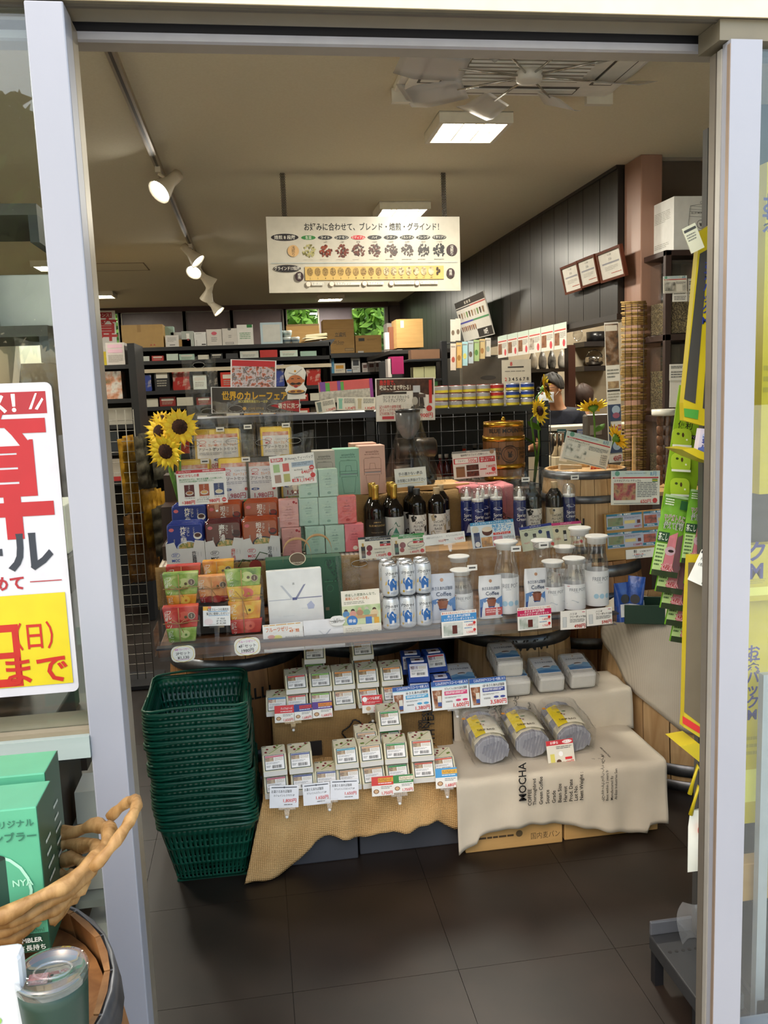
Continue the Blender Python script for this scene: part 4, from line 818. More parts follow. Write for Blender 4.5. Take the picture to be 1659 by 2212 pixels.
for k, (x0, dy) in enumerate(((-.075, .0), (.005, .055))):
    m = MB(); n = 14; m.grid(lambda u, v: (x0 + .052 - .052 * math.cos(u * math.pi) + 0, dy - .002 * k, hh - .01 + .085 * math.sin(u * math.pi) ** .6 + (v - .5) * .009), n, 1, KR); m.build('handle', t, solid=.002)
card('sign_card', 'small fruit jelly card priced 2,010 yen behind the lip', 'price card', pose((568, 1352), (655, 1344), (571, 1409), 2.895, 4), [('x', .03, .02, .97, .08, 1, '#d8a03a'), ('t', .40, .2, .15, 'フルーツゼリー', '#d8702a', 'c', .015, .65), ('t', .78, .3, .12, '4種類', '#d8702a', 'c', .012, .3), ('e', .35, .5, .12, .06, '#e0d84a'), ('e', .2, .46, .09, .05, '#d88a7a'), ('t', .72, .52, .07, '箱詰付き個人', '#888888', 'c', 0, .35), ('t', .95, .7, .13, '2,010円', '#555555', 'r', .012, .45), ('e', .3, .8, .09, .06, '#d8a0b8'), ('e', .12, .85, .09, .05, '#d0a8a0')], C('#efece6', .3))
card('sign_card', 'white noshi sample card beside the fruit jelly card', 'card', pose((657, 1343), (744, 1335), (659, 1402), 2.90, 4), [('p', [(.35, .38), (.4, .38), (.5, .54), (.47, .55)], '#c8cad0'), ('p', [(.68, .37), (.64, .37), (.53, .54), (.57, .55)], '#a8aab8'), ('r', .48, .53, .55, .56, '#7a7e9a')], C('#e9e8ea', .3))
card('price_tag', 'white oval handwritten tag between the noshi card and beer poster', 'price tag', pose((713, 1332), (746, 1329), (713, 1353), 2.892), [('t', .5, .35, .2, 'しのし', INK, 'c', .005, .6), ('t', .5, .62, .18, 'ご用意あります', INK, 'c', .005, .8)], C('#f2f0ec', .3), r=.018)
card('beer_poster', 'small family beer poster standing beside the cans', 'poster', pose((740, 1279), (823, 1272), (743, 1386), 2.90, 3), [('t', .1, .09, .05, '帰省した家族みんなで。', '#5a6a4a', 'l', .01, .8), ('t', .1, .16, .055, '美味しいビールを。', '#c8702a', 'l', .015, .62), ('x', .06, .22, .6, .28, 2, '#9a9a8a'), ('r', 0, .30, 1, .68, photo('#8fae6a', '#c9d6a8', '#e0d8b0', s=14)), ('e', .1, .40, .05, .05, '#4a3626'), ('e', .1, .46, .09, .08, '#5a8ab8'), ('e', .28, .40, .05, .05, '#3a2a20'), ('e', .28, .46, .09, .08, '#d89a8a'), ('e', .46, .38, .05, .05, '#d8b090'), ('e', .46, .45, .09, .08, '#b88a6a'), ('e', .64, .38, .05, .05, '#c8c0b0'), ('e', .64, .45, .09, .08, '#8ab08a'), ('e', .84, .40, .05, .05, '#4a3020'), ('e', .84, .47, .1, .09, '#e0c8a0'), ('r', .1, .5, .9, .56, '#c8a070'), ('e', .25, .60, .14, .14, '#3a7ac0'), ('t', .25, .60, .06, '帰省', '#ffffff', 'c', .01), ('r', .60, .54, .76, .70, '#4a7ac0'), ('r', .82, .56, .95, .70, '#e0a83a'), ('r', 0, .68, 1, 1, '#efe8d6'), ('t', .9, .86, .085, '405円', '#7a7060', 'r', .01, .35), ('x', .06, .74, .5, .84, 3, '#b0a890')], C('#efe8d6', .3))
def clear_bag(lab, px, py, Y, z, w, h, d=.06, hole=True, flare=1.12, tagc=None, group='clear carrier bags', open_top=True):
    """open clear carrier bag with a die-cut hand hole"""
    x = P(px, py, Y).x; t = thing('clear_bag', lab, 'plastic bag', (x, Y, z), group=group); sd = int(px * 7 + py)
    for side in (0, 1):
        m = MB()
        def fn(u, v):
            k = 1 + (flare - 1) * max(0, v - .5) * 2; xx = (u - .5) * w * k; e = 1 - (2 * u - 1) ** 4
            bow = d * (1 - .55 * v) * e; yy = (d / 2 - bow / 2 if side == 0 else d / 2 + bow / 2) + .004 * math.sin(u * 9 + sd + v * 6) * v
            return (xx, yy, v * h * (1 + .03 * math.sin(u * 6 + sd)))
        m.grid(fn, 16, 16, FILM, True, (lambda u, v: hole and abs(u - .5) < .16 and .84 < v < .92)); m.build('sheet', t)
    if hole:
        m = MB(); m.tube([((.17 * w * flare) * math.cos(a), d * .3, h * .88 + h * .045 * math.sin(a)) for a in [i * 6.283 / 16 for i in range(16)]], .0012, C('#8a8a88', .2), 4, True); m.build('hole_edge', t)
    if tagc: m = MB(); m.box(tagc[0] * w - .018, tagc[0] * w + .018, -.004, -.003, tagc[1] * h - .01, tagc[1] * h + .01, PAPER); m.box(tagc[0] * w - .012, tagc[0] * w + .012, -.0046, -.004, tagc[1] * h - .003, tagc[1] * h + .003, C('#555555', .5)); m.build('sticker', t)
    return t
clear_bag('clear carrier bag behind the beer poster', 782, 1330, 2.945, TZ + .001, .15, .26, .05)
# ---------------------------------------------------------------- beer cans
def wrapcyl(mb, r, z0=0, a0=0):
    mb.v = [((r - y) * math.sin(x / r + a0), -(r - y) * math.cos(x / r + a0), z + z0) for x, y, z in mb.v]; return mb
CANW = C('#dfe3e8', .25, .3); CANT = C('#b9bcc0', .25, .9)
can = thing('beer_can', '', 'can', (0, 0, 0))
b = MB(); b.lathe([(.024, 0), (.0295, .006), (.030, .012), (.030, .096), (.0265, .108), (.0255, .110)], 24, CANW); b.build('body', can)
b = MB(); b.lathe([(.0262, .109), (.0268, .111), (.0258, .1125), (.024, .110), (.006, .110)], 24, CANT); b.box(-.006, .006, -.012, .004, .1102, .1112, CANT); b.build('lid', can)
p = MB(); draw(p, [('t', .5, .17, .10, 'ゾウのマイ', INK, 'c', .02, .85), ('t', .6, .28, .055, 'スター', INK, 'c', .015, .4), ('p', [(.3, .62), (.34, .46), (.42, .4), (.46, .34), (.55, .34), (.6, .42), (.7, .46), (.74, .6), (.72, .78), (.62, .78), (.6, .68), (.48, .68), (.46, .8), (.34, .8)], '#2f6ab0'), ('p', [(.3, .62), (.2, .55), (.22, .40), (.28, .36), (.3, .4), (.26, .46), (.3, .56)], '#2f6ab0'), ('e', .66, .5, .09, .09, '#3f7cc4'), ('p', [(.78, .7), (.84, .56), (.9, .44), (.88, .6)], '#d8b03a'), ('p', [(.06, .6), (.1, .48), (.16, .42), (.14, .56)], '#d8b03a'), ('e', .22, .86, .06, .07, '#b8942a'), ('x', .34, .86, .8, .94, 2, '#8a9ab0')], .062, .095, x0=-.031); wrapcyl(p, .0302, .004); p.build('print', can)
cans = [(846, 1362, 0, 2.915, 'white beer can with blue elephant, bottom row beside the poster'), (882, 1362, 0, 2.92, 'white beer can with blue elephant, middle of the bottom row'), (917, 1360, 0, 2.925, 'white beer can with blue elephant, bottom row next to the coffee set'), (844, 1300, 1, 2.93, 'white beer can with blue elephant, upper row beside the poster'), (881, 1300, 1, 2.935, 'white beer can with blue elephant, middle of the upper row'), (915, 1298, 1, 2.94, 'white beer can with blue elephant, upper row next to the coffee set'), (838, 1290, 1, 3.0, 'beer can behind the upper row, close to the poster'), (876, 1290, 1, 3.0, 'beer can behind the middle upper can'), (911, 1288, 1, 3.005, 'beer can behind the upper row, close to the coffee set'), (838, 1350, 0, 3.0, 'beer can in the rear bottom row, close to the poster'), (876, 1350, 0, 3.0, 'beer can in the rear bottom row, middle'), (911, 1350, 0, 3.005, 'beer can in the rear bottom row, close to the coffee set')]
for i, (px, py, lv, y, lab) in enumerate(cans):
    q = (P(px, py, y).x, y, TZ + .001 + lv * .113)
    if i == 0: can.location = q; tag(can, lab, 'can', 'elephant beer cans')
    else: dup(can, q, (0, 0, R_(rng.uniform(-12, 12))), lab)
# ---------------------------------------------------------------- glass pots and coffee sets
def pot(lab, px, py, Y, z, hh=.185, r=.042, sleeve=True, txt=False, group='white-lidded glass pots', scale=1):
    t = thing('glass_pot', lab, 'glass pot', (P(px, py, Y).x, Y + r, z), group=group)
    b = MB(); b.lathe([(r * .9, 0), (r, .006), (r, hh * .55), (r * .98, hh * .62), (r * .72, hh * .80), (r * .78, hh * .92), (r * .80, hh * .93)], 28, POT, cap=True); b.build('glass', t)
    b = MB(); b.lathe([(r * .80, hh * .90), (r * .82, hh * .97), (r * .98, hh * .985), (r * 1.0, hh), (r * .95, hh * 1.012)], 28, WHITE); b.build('lid', t)
    if sleeve:
        b = MB(); b.lathe([(r + .0012, .004), (r + .0012, hh * .52)], 28, C('#eceef0', .5), cap=False); s = b.build('sleeve', t)
        p = MB(); it = [('t', .5, .22, .13, 'FREE POT', '#7a7f88', 'c', 0, .62), ('x', .36, .32, .64, .35, 1, '#b0b4ba')]
        it += [('e', .32, .72, .09, .09, '#a9d0e6'), ('e', .52, .72, .09, .09, '#a9d0e6'), ('e', .74, .72, .09, .09, '#a9d0e6')] if txt else [('r', .1, .08, .2, .1, '#c85a6a'), ('p', [(.05, .8), (.3, .62), (.5, .7), (.8, .6), (.95, .66), (.95, .68), (.5, .74)], '#c4ccd4')]
        draw(p, it, r * 2.4, hh * .5, x0=-r * 1.2); wrapcyl(p, r + .0016, .006); p.build('print', s)
    return t
pot('white-lidded glass pot inside the clear bag with the navy coffee set', 1004, 1345, 2.97, TZ + .001, .17, .041)
pot('tall glass pot with sleeve inside the clear bag beside the white pouch', 1103, 1345, 2.96, TZ + .001, .265, .045, True, True)
pot('tall glass pot with white lid inside the rear clear bag', 1180, 1340, 3.07, TZ + .001, .24, .042)
pot('white-lidded glass pot behind the 498 yen card', 1203, 1345, 2.94, TZ + .001, .185, .041)
pot('white-lidded glass pot between the two priced pots', 1249, 1340, 2.945, TZ + .001, .19, .042, True)
pot('tall glass pot with printed sleeve behind the 598 yen card', 1299, 1335, 2.97, TZ + .001, .262, .043, True, True)
pot('tall white-lidded glass pot in the rear row by the keg', 1262, 1330, 3.09, TZ + .001, .275, .044, True, True)
pot('white-lidded glass pot peeking out behind the set bags', 1228, 1335, 3.12, TZ + .001, .20, .042)
pot('white-lidded glass pot at the back of the navy coffee set', 1000, 1340, 3.12, TZ + .001, .19, .042)
def pouch(lab, px, py, Y, z, w, h, items, m, d=.035, name='coffee_pouch', cat='coffee pouch', group=None, tilt=0, yaw=0):
    t = thing(name, lab, cat, (P(px, py, Y).x, Y, z), (R_(-tilt), 0, R_(yaw)), group); b = MB()
    def fn(u, v):
        k = math.sin(min(1, v * 1.25) * math.pi * .5); thick = d * (1 - v ** 2) * .5
        a = u * 2 * math.pi; return (math.copysign(abs(math.cos(a)) ** .55, math.cos(a)) * w / 2 * (.97 + .03 * math.cos(v * 9)), d / 2 + math.copysign(abs(math.sin(a)) ** .8, math.sin(a)) * max(thick, .002), v * h)
    b.grid(fn, 24, 12, m); b.build('body', t)
    p = MB(); draw(p, items, w * .94, h * .94, z1=h * .97, y=0)
    p.v = [(x, y + d / 2 - max(d * (1 - (max(0, zz) / h) ** 2) * .5, .002) * (1 - min(1, abs(2 * x / w)) ** 6) ** .4 - .001, zz) for x, y, zz in p.v]; p.build('print', t)
    return t
COF = [('e', .5, .1, .07, .07, '#b98a6a'), ('p', [(0, .55), (.3, .5), (.7, .56), (1, .48), (1, .9), (0, .9)], '#5a86c0'), ('p', [(0, .75), (.5, .68), (1, .76), (1, 1), (0, 1)], '#2c4a90'), ('t', .5, .28, .07, '水さえあれば珈琲', '#3a4a6a', 'c', .01, .8), ('t', .55, .40, .10, 'Coffee', '#3a4a6a', 'c', .015, .6), ('e', .5, .55, .25, .06, '#e9ecf0'), ('e', .5, .53, .2, .05, '#5a2c1c'), ('p', [(.28, .55), (.72, .55), (.64, .72), (.36, .72)], '#8a4a30')]
pouch('white and navy iced coffee pouch inside the clear set bag by the cans', 958, 1345, 2.93, TZ + .001, .10, .175, COF, C('#c9cfdc', .3), group='iced coffee pouches')
pouch('white iced coffee pouch with red label beside the tall pot', 1063, 1345, 2.935, TZ + .001, .088, .155, COF + [('r', .2, .76, .98, .95, '#c85a5a'), ('x', .24, .8, .9, .9, 2, '#f0d0d0')], C('#e4e6ea', .3), group='iced coffee pouches')
pouch('white iced coffee pouch behind the magenta set card', 1161, 1335, 2.955, TZ + .001, .088, .165, COF, C('#e4e6ea', .3), group='iced coffee pouches')
clear_bag('open clear bag around the navy coffee pouch and pot', 984, 1350, 2.90, TZ + .001, .19, .25, .16, False, 1.08, (.34, .8))
clear_bag('open clear bag around the white pouch and tall pot', 1080, 1350, 2.91, TZ + .001, .175, .29, .14, False, 1.1, (.36, .88))
clear_bag('clear bag around the pouch behind the magenta card', 1180, 1340, 2.93, TZ + .001, .15, .28, .15, True, 1.08, (-.05, .92))
clear_bag('tall clear bag rising behind the cans', 905, 1300, 3.05, TZ + .001, .17, .30, .08, True, 1.1)
def setcard(c, t1, prices): return [('t', .5, .06, .07, '夏を彩る私だけのアイスコーヒー体験', '#c85a3a', 'c', .008, .96), ('r', 0, .12, 1, .38, c), ('t', .5, .19, .09, '水さえあれば珈琲', '#ffffff', 'c', .012, .8), ('t', .5, .31, .09, '＋ハリオフリーポットセット', '#ffffff', 'c', .012, .85), ('r', .05, .44, .6, .95, photo('#8a9a8a', '#d8dcd8', '#b8c4b8', s=20)), ('r', .30, .55, .44, .88, '#5a2018'), ('x', .64, .44, .95, .5, 1, '#4a8ac0'), ('t', .95, .58, .09, prices[0], RED, 'r', .01, .32), ('t', .95, .86, .09, prices[1], RED, 'r', .01, .32), ('e', .93, .5, .04, .04, RED), ('e', .93, .78, .04, .04, RED), ('x', .64, .68, .95, .73, 1, '#4a8ac0')]
card('price_card', 'blue-banded iced coffee and pot set card on the lip', 'price card', pose((952, 1323), (1028, 1316), (955, 1378), 2.868), setcard('#3f8fd0', '', ('1,430円', '1,530円')))
card('price_card', 'magenta-banded iced coffee and pot set card on the lip', 'price card', pose((1117, 1314), (1190, 1307), (1119, 1363), 2.868), setcard('#c8205a', '', ('1,650円', '1,750円')))
def potcard(p_, nm): return [('e', .16, .55, .09, .02, '#9aa0a4'), ('r', .08, .32, .24, .88, '#b4b9bc'), ('r', .10, .34, .22, .86, '#d0d4d6'), ('t', .36, .18, .11, 'ハリオ', INK, 'l', .01, .3), ('t', .36, .34, .12, nm, INK, 'l', .018, .62), ('x', .36, .46, .96, .66, 3, '#777777'), ('t', .97, .84, .2, p_, '#b03a2a', 'r', .025, .5), ('r', .84, .08, .95, .12, '#c86a7a')]
card('price_card', 'white glass pot card priced 498 yen', 'price card', pose((1210, 1321), (1265, 1317), (1211, 1361), 2.868), potcard('498円', 'フリーポット700'))
card('price_card', 'white glass pot card at the keg end priced 598 yen', 'price card', pose((1266, 1317), (1321, 1311), (1268, 1353), 2.868), potcard('598円', 'フリーポット1200'))
# ================================================================ noodle sauce trays
TRW = C('#dcdad4', .55)
def noodle(kind, y, z, px, py, lab, n=4):
    c, cc, nm, ink = dict(b=('#2c3f8f', '#24357c', '炸醤麺', '#2c4fa0'), r=('#5a1418', '#481014', '麻辣湯', INK), o=('#a84a22', '#8a3a1c', '担々麺', '#c02a30'))[kind]
    w, h = .15, .150; t = thing('noodle_sauce_tray', lab, 'display tray', (P(px, py, y).x, y, z), (0, 0, R_(rng.uniform(-2, 2))), 'noodle sauce display trays')
    b = MB(); b.slab([(-w / 2, 0), (w / 2, 0), (w / 2, .088), (w * .26, .094), (w * .2, .062), (-w * .22, .062), (-w * .28, .088), (-w / 2, .082)], 0, .003, TRW)
    b.box(-w / 2, -w / 2 + .003, .003, .11, 0, .085, TRW); b.box(w / 2 - .003, w / 2, .003, .11, 0, .085, TRW); b.box(-w / 2, w / 2, .107, .11, 0, .085, TRW); b.box(-w / 2, w / 2, 0, .11, 0, .003, TRW); tr_ = b.build('tray', t)
    p = MB(); draw(p, [('e', .24, .58, .11, .065, ink), ('e', .24, .58, .10, .057, TRW), ('x', .17, .52, .31, .66, 2, ink), ('t', .24, .82, .13, 'MCC', ink, 'c', .03), ('v', .72, .52, .16, nm, INK if kind != 'r' else '#c85a50', .01), ('v', .82, .5, .06, '汁なし', GREY), ('v', .9, .5, .05, 'ごちそう', GREY)], w, .088); p.build('print', tr_)
    for i in range(n):
        u = pouch_in(t, c, cc, nm, w * .92, h, .012 + i * .022, i == 0, kind)
    return t
def pouch_in(t, c, cc, nm, w, h, y, front, kind):
    b = MB(); r = .014
    b.slab(rrect(w, h, r), 0, .012, tex('pouch_' + kind, 'noise', cc, c, (9, 9, 9), .22, .35, .003)); o = b.build('sauce_pouch', t, (0.004 * math.sin(y * 500), y, .004 + y * .12), (R_(-5), 0, 0), bev=.004)
    p = MB(); bowl = dict(b='#b9c4d8', r='#2a2422', o='#3a3a40')[kind]
    if front: draw(p, [('e', .58, .64, .32, .22, bowl), ('e', .58, .61, .27, .15, photo('#b5763a', '#d8b070', '#6a7a30', '#f0e0c0', s=50)), ('e', .86, .32, .12, .10, '#e8e2da' if kind == 'b' else '#3a2420'), ('e', .86, .30, .09, .06, '#4a241a' if kind != 'o' else '#8a2a1a'), ('e', .13, .14, .07, .05, '#d86a70'), ('v', .46, .14, .13, nm, '#f0ece2', .012), ('v', .60, .12, .07, '汁なし', '#e0dcd2'), ('v', .76, .12, .05, 'こくまろ', '#cfcac0'), ('v', .2, .4, .03, '調理例イメージ', '#b8b4b0')], w, h, z1=h)
    else: draw(p, [('e', .13, .08, .07, .045, '#d86a70')], w, h, z1=h)
    p.build('print', o)
noodle('b', 3.415, Z2 + .001, 403, 1222, 'tray of blue noodle sauce pouches in the front row')
noodle('r', 3.415, Z2 + .001, 487, 1214, 'tray of dark red noodle sauce pouches, middle of the front row')
noodle('o', 3.415, Z2 + .001, 566, 1207, 'tray of orange noodle sauce pouches, front row beside the tea')
b = MB(); b.box(-.40, .10, 3.54, 3.75, Z2 - .003, 1.0, WOODD); o = b.build('step_box'); tag(o, 'low step box behind the front noodle trays', 'box')
noodle('b', 3.56, 1.001, 410, 1150, 'tray of blue noodle sauce pouches on the rear step')
noodle('o', 3.56, 1.001, 487, 1145, 'tray of orange noodle sauce pouches in the middle of the rear step')
noodle('o', 3.56, 1.001, 566, 1138, 'tray of orange noodle sauce pouches on the rear step beside pink tea')
# ================================================================ boxed tea
def tea(px, lv, y, kind, lab):
    c, d, nm = dict(m=('#a9c9b4', '#8aa998', 'HONEY MINT'), p=('#d89a92', '#b87a74', 'STRAWBERRY'), c=('#d8504a', '#b03a38', 'HONEY ROOIBOS'), k=('#e0707a', '#b84a58', 'HONEY ROOIBOS'))[kind]
    w, h, dp = .078, .113, .055; py = {0: 1160, 1: 1110, 2: 1060}[lv]
    t = thing('tea_box', lab, 'tea box', (P(px, py, y).x, y, Z2 + .001 + lv * .114), (0, 0, R_(rng.uniform(-4, 4))), 'wrapped honey tea boxes')
    b = MB(); b.box(-w / 2, w / 2, 0, dp, 0, h, C(c, .3)); b.build('carton', t, bev=.0025)
    p = MB(); draw(p, [('t', .5, .16, .06, 'JB', d, 'c', .01), ('t', .5, .25, .05, "Honey's", d, 'c'), ('r', .2, .38, .8, .385, d), ('p', [(.3, .38), (.42, .33), (.5, .36), (.58, .32), (.7, .38)], d), ('t', .5, .46, .06, nm.split()[0], d, 'c', .01, .76), ('t', .5, .55, .06, nm.split()[-1], d, 'c', .01, .6), ('t', .5, .66, .035, 'はちみつ紅茶', d, 'c'), ('r', .3, .74, .7, .745, d)] + ([('e', .78, .1, .07, .07, '#a82a30'), ('e', .9, .14, .05, .05, '#a82a30')] if kind == 'p' else []) + ([('e', .52, .86, .13, .11, '#efe8dc')] if kind == 'k' else [('e', .52, .86, .1, .07, C(d, .5))]), w, h); p.build('print', t)
    m = MB(); q = .0015; m.box(-w / 2 - q, w / 2 + q, -q, dp + q, -.0005, h + q, film('shrink_wrap', .035, .35, .06, .0, .25, 30)); m.build('shrink_wrap', t)
for a in ((630, 0, 3.45, 'p', 'pink strawberry honey tea box at the bottom of its stack'), (681, 0, 3.45, 'm', 'mint honey tea box in the bottom row, behind the bag handle'), (724, 0, 3.45, 'm', 'mint honey tea box in the bottom row, second along'), (766, 0, 3.45, 'k', 'coral pink honey tea box at the end of the bottom row'), (624, 1, 3.465, 'p', 'pink strawberry honey tea box stacked on another'), (667, 1, 3.475, 'm', 'mint honey tea box in the middle tea row beside the pink one'), (709, 1, 3.475, 'm', 'mint honey tea box in the middle tea row beside the red one'), (750, 1, 3.475, 'c', 'bright red honey tea box at the end of the middle tea row'), (667, 2, 3.485, 'm', 'mint honey tea box on top, below the tea price card'), (710, 2, 3.485, 'm', 'mint honey tea box on top, below the grey tumbler box')): tea(*a)
for px, lv, y, k, lab in ((650, 0, 3.53, 'm', 'mint honey tea box hidden behind the bottom row'),): tea(px, lv, y, k, lab)
# ================================================================ tumbler boxes
def tumbler_box(x0, y0, x1, y1, Y, c, c2, lab, group='ensemble tumbler boxes'):
    cx, z, w, h = fit(x0, y0, x1, y1, Y); h += z - Z3
    t = thing('tumbler_box', lab, 'tumbler box', (cx, Y, Z3 + .001), (0, 0, R_(rng.uniform(-2, 2))), group); b = MB(); b.box(-w / 2, w / 2, 0, w * .9, 0, h, C(c, .5)); b.build('carton', t, bev=.002)
    p = MB(); draw(p, [('t', .5, .12, .06, 'ensemble', c2, 'c', .015, .5), ('x', .2, .17, .8, .2, 1, C(c2, .5)), ('t', .5, .235, .022, '500ml', c2, 'c')], w, h)
    for pts in ([(-.33, .40), (-.33, .72), (-.28, .75), (.28, .75), (.33, .72), (.33, .40)], [(-.27, .40), (-.2, .05), (.2, .05), (.27, .40), (-.27, .40)], [(-.32, .52), (.32, .52), (.32, .47), (-.32, .47), (-.32, .52)], [(-.12, .52), (-.09, .64), (.09, .64), (.12, .52)]): p.tube([(a * w, -.0012, q * h) for a, q in pts], .0007, C(c2, .5), 4)
    p.add([(-.3 * w, -.0014, .445 * h), (.3 * w, -.0014, .445 * h), (.3 * w, -.0014, .46 * h), (-.3 * w, -.0014, .46 * h)], [(0, 1, 2, 3)], C('#8a93a0', .4)); p.build('print', t)
tumbler_box(676, 974, 728, 1068, 3.80, '#b9b6ac', '#6a6862', 'grey tumbler box beside the mint one')
tumbler_box(724, 970, 782, 1068, 3.80, '#8fbfa8', '#4f7a6a', 'mint tumbler box between the grey and pink ones')
tumbler_box(777, 963, 833, 1066, 3.80, '#e0b4a2', '#9a6a5c', 'pink tumbler box beside the bagged grinder')
tumbler_box(760, 958, 815, 1050, 3.92, '#d8a894', '#9a6a5c', 'pink tumbler box tucked behind the front pink one')
# ================================================================ bottles
def bottle(lab, px, py, Y, z, prof, r, m, cap, items=None, lw=1.5, lz=(.02, .1), lm=PAPER, name='bottle', cat='bottle', group=None):
    t = thing(name, lab, cat, (P(px, py, Y).x, Y + r, z), (0, 0, 0), group); b = MB(); b.lathe([(q * r, zz) for q, zz in prof], 24, m); b.build('glass', t)
    b = MB(); b.lathe([(q * r, zz) for q, zz in cap[0]], 20, cap[1]); b.build('cap', t)
    if items is not None:
        l = MB(); n = 12; l.grid(lambda u, v: ((r + .0008) * math.sin((u - .5) * lw * 2), -(r + .0008) * math.cos((u - .5) * lw * 2), lz[0] + v * (lz[1] - lz[0])), n, 1, lm); lb = l.build('label', t)
        p = MB(); draw(p, items, r * 2, lz[1] - lz[0], x0=-r, z1=lz[1]); wrapcyl(p, r + .001); p.build('print', lb)
    return t
DKG = C('#15100d', .08); GOLD = C('#c8a24a', .3, .8)
WP = [(.9, 0), (1, .006), (1, .135), (.95, .15), (.6, .175), (.36, .19), (.34, .215)]; WC = ([(.37, .19), (.38, .2), (.40, .235), (.42, .238), (.42, .25), (.38, .252)], GOLD)
BM_ = [('t', .5, .14, .07, 'JAMAICA', '#c8a86a', 'c', .005, .7), ('t', .5, .3, .10, 'BLUE MOUNTAIN', '#c8a86a', 'c', .005, .95), ('t', .5, .62, .06, 'Premium Ice Coffee', '#a89878', 'c', 0, .8), ('x', .3, .78, .7, .84, 1, '#6a5a44')]
MT_ = [('p', [(0, .75), (.15, .55), (.3, .5), (.5, .2), (.62, .42), (.72, .4), (1, .72), (1, 1), (0, 1)], '#1f5a4a'), ('p', [(.3, .8), (.5, .45), (.7, .8), (.6, 1), (.4, 1)], '#2f7a64'), ('t', .5, .75, .07, 'EMERALD', '#a8d0c0', 'c', .005, .6), ('e', .85, .95, .12, .08, '#c02a2a')]
bottle('dark coffee bottle with gold cap and black label', 815, 1120, 3.56, Z2 + .001, WP, .04, DKG, WC, BM_, lz=(.02, .11), lm=C('#1d1815', .4), name='coffee_bottle', group='dark coffee bottles')
bottle('dark coffee bottle with gold cap and green mountain label', 855, 1120, 3.56, Z2 + .001, WP, .04, DKG, WC, MT_, lz=(.02, .115), lm=C('#c9ccc8', .4), name='coffee_bottle', group='dark coffee bottles')
bottle('gold-capped coffee bottle behind the black-label one', 808, 1110, 3.66, Z2 + .001, WP, .04, DKG, WC, name='coffee_bottle', group='dark coffee bottles')
bottle('gold-capped coffee bottle behind the mountain label one', 848, 1110, 3.66, Z2 + .001, WP, .04, DKG, WC, name='coffee_bottle', group='dark coffee bottles')
AP = [(.9, 0), (1, .006), (1, .15), (.98, .165), (.55, .19), (.36, .198), (.34, .21)]; AC1 = ([(.37, .196), (.38, .205), (.40, .222), (.36, .226)], C('#2a2a2c', .4)); AC2 = ([(.37, .196), (.38, .205), (.40, .222), (.36, .226)], C('#b9a07a', .4))
def au(dec): return [('p', [(0, .1), (.2, 0), (.35, .12), (.28, .3), (.1, .34)], '#b8a888' if dec else INK), ('p', [(.6, .02), (.9, .05), (1, .25), (.8, .3)], '#b8a888' if dec else INK), ('p', [(.0, .85), (.2, .78), (.3, 1), (0, 1)], '#b8a888' if dec else INK), ('p', [(.8, .6), (1, .5), (1, .8), (.86, .85)], '#b8a888' if dec else INK), ('e', .3, .12, .09, .09, '#d8d4cc'), ('e', .3, .12, .07, .07, '#3a3a3a'), ('t', .48, .36, .13, 'DeCAFE' if dec else 'CAFE', '#444444', 'c', .005, .55), ('t', .5, .53, .13, 'AU LAIT', '#444444', 'c', .005, .66), ('t', .45, .70, .13, 'BASE', '#444444', 'c', .005, .45), ('x', .3, .82, .7, .86, 1, '#888888')]
for px, Y, dec, lab in ((905, 3.58, 0, 'black au lait bottle with cow-patch label and dark cap'), (948, 3.58, 1, 'black au lait bottle with beige decaf label and tan cap'), (893, 3.68, 0, 'dark-capped au lait bottle behind the cow-patch one'), (957, 3.68, 1, 'tan-capped au lait bottle behind the decaf one')):
    bottle(lab, px, 1110, Y, Z2 + .001, AP, .038, DKG, AC2 if dec else AC1, au(dec), lz=(.025, .115), lm=C('#e9e6e0', .4), name='au_lait_bottle', group='au lait base bottles')
def spray(lab, px, Y, z=Z2 + .001):
    r = .028; t = thing('spray_cream_can', lab, 'spray can', (P(px, 1100, Y).x, Y + r, z), group='spray cream cans')
    b = MB(); b.lathe([(r * .95, 0), (r, .004), (r, .15), (r * .9, .158)], 24, C('#202a66', .25)); b.build('can', t)
    b = MB(); b.lathe([(r * .92, .156), (r * .92, .168), (r * .3, .17), (r * .28, .19), (r * .12, .205)], 20, WHITE); b.build('nozzle', t)
    b = MB(); b.lathe([(r * 1.02, .158), (r * 1.02, .19), (r * .9, .205), (r * .6, .214), (r * .2, .216)], 24, film('clear_cap', .08, .6, .06, .03, 0), cap=False); b.build('cap', t)
    p = MB(); draw(p, [('e', .5, .2, .36, .12, '#dfe3ee'), ('t', .5, .2, .055, 'MEGGLE', '#2a3a8a', 'c', .02, .6), ('t', .5, .38, .1, 'Spray', '#e8eaf2', 'c', .01, .72), ('t', .5, .5, .1, 'Cream', '#e8eaf2', 'c', .01, .8), ('p', [(.3, .9), (.4, .74), (.5, .64), (.6, .74), (.7, .9)], '#dfe3ee')], r * 2, .15, x0=-r); wrapcyl(p, r + .001); p.build('print', t)
spray('spray cream can at the end of the loose cans by the burlap', 1012, 3.64); spray('spray cream can in front, label facing the aisle', 1036, 3.57); spray('spray cream can behind the front one', 1047, 3.66); spray('spray cream can beside the bagged sets', 1076, 3.60); spray('spray cream can behind its neighbour next to the pink sack', 1062, 3.69)
spray('spray cream can bagged with the cow-patch bottle', 1127, 3.55); spray('spray cream can bagged with the decaf bottle', 1234, 3.56)
bottle('cow-patch au lait bottle bagged with spray cream', 1157, 1100, 3.56, Z2 + .001, AP, .038, DKG, AC1, au(0), lz=(.025, .115), lm=C('#e9e6e0', .4), name='au_lait_bottle', group='au lait base bottles')
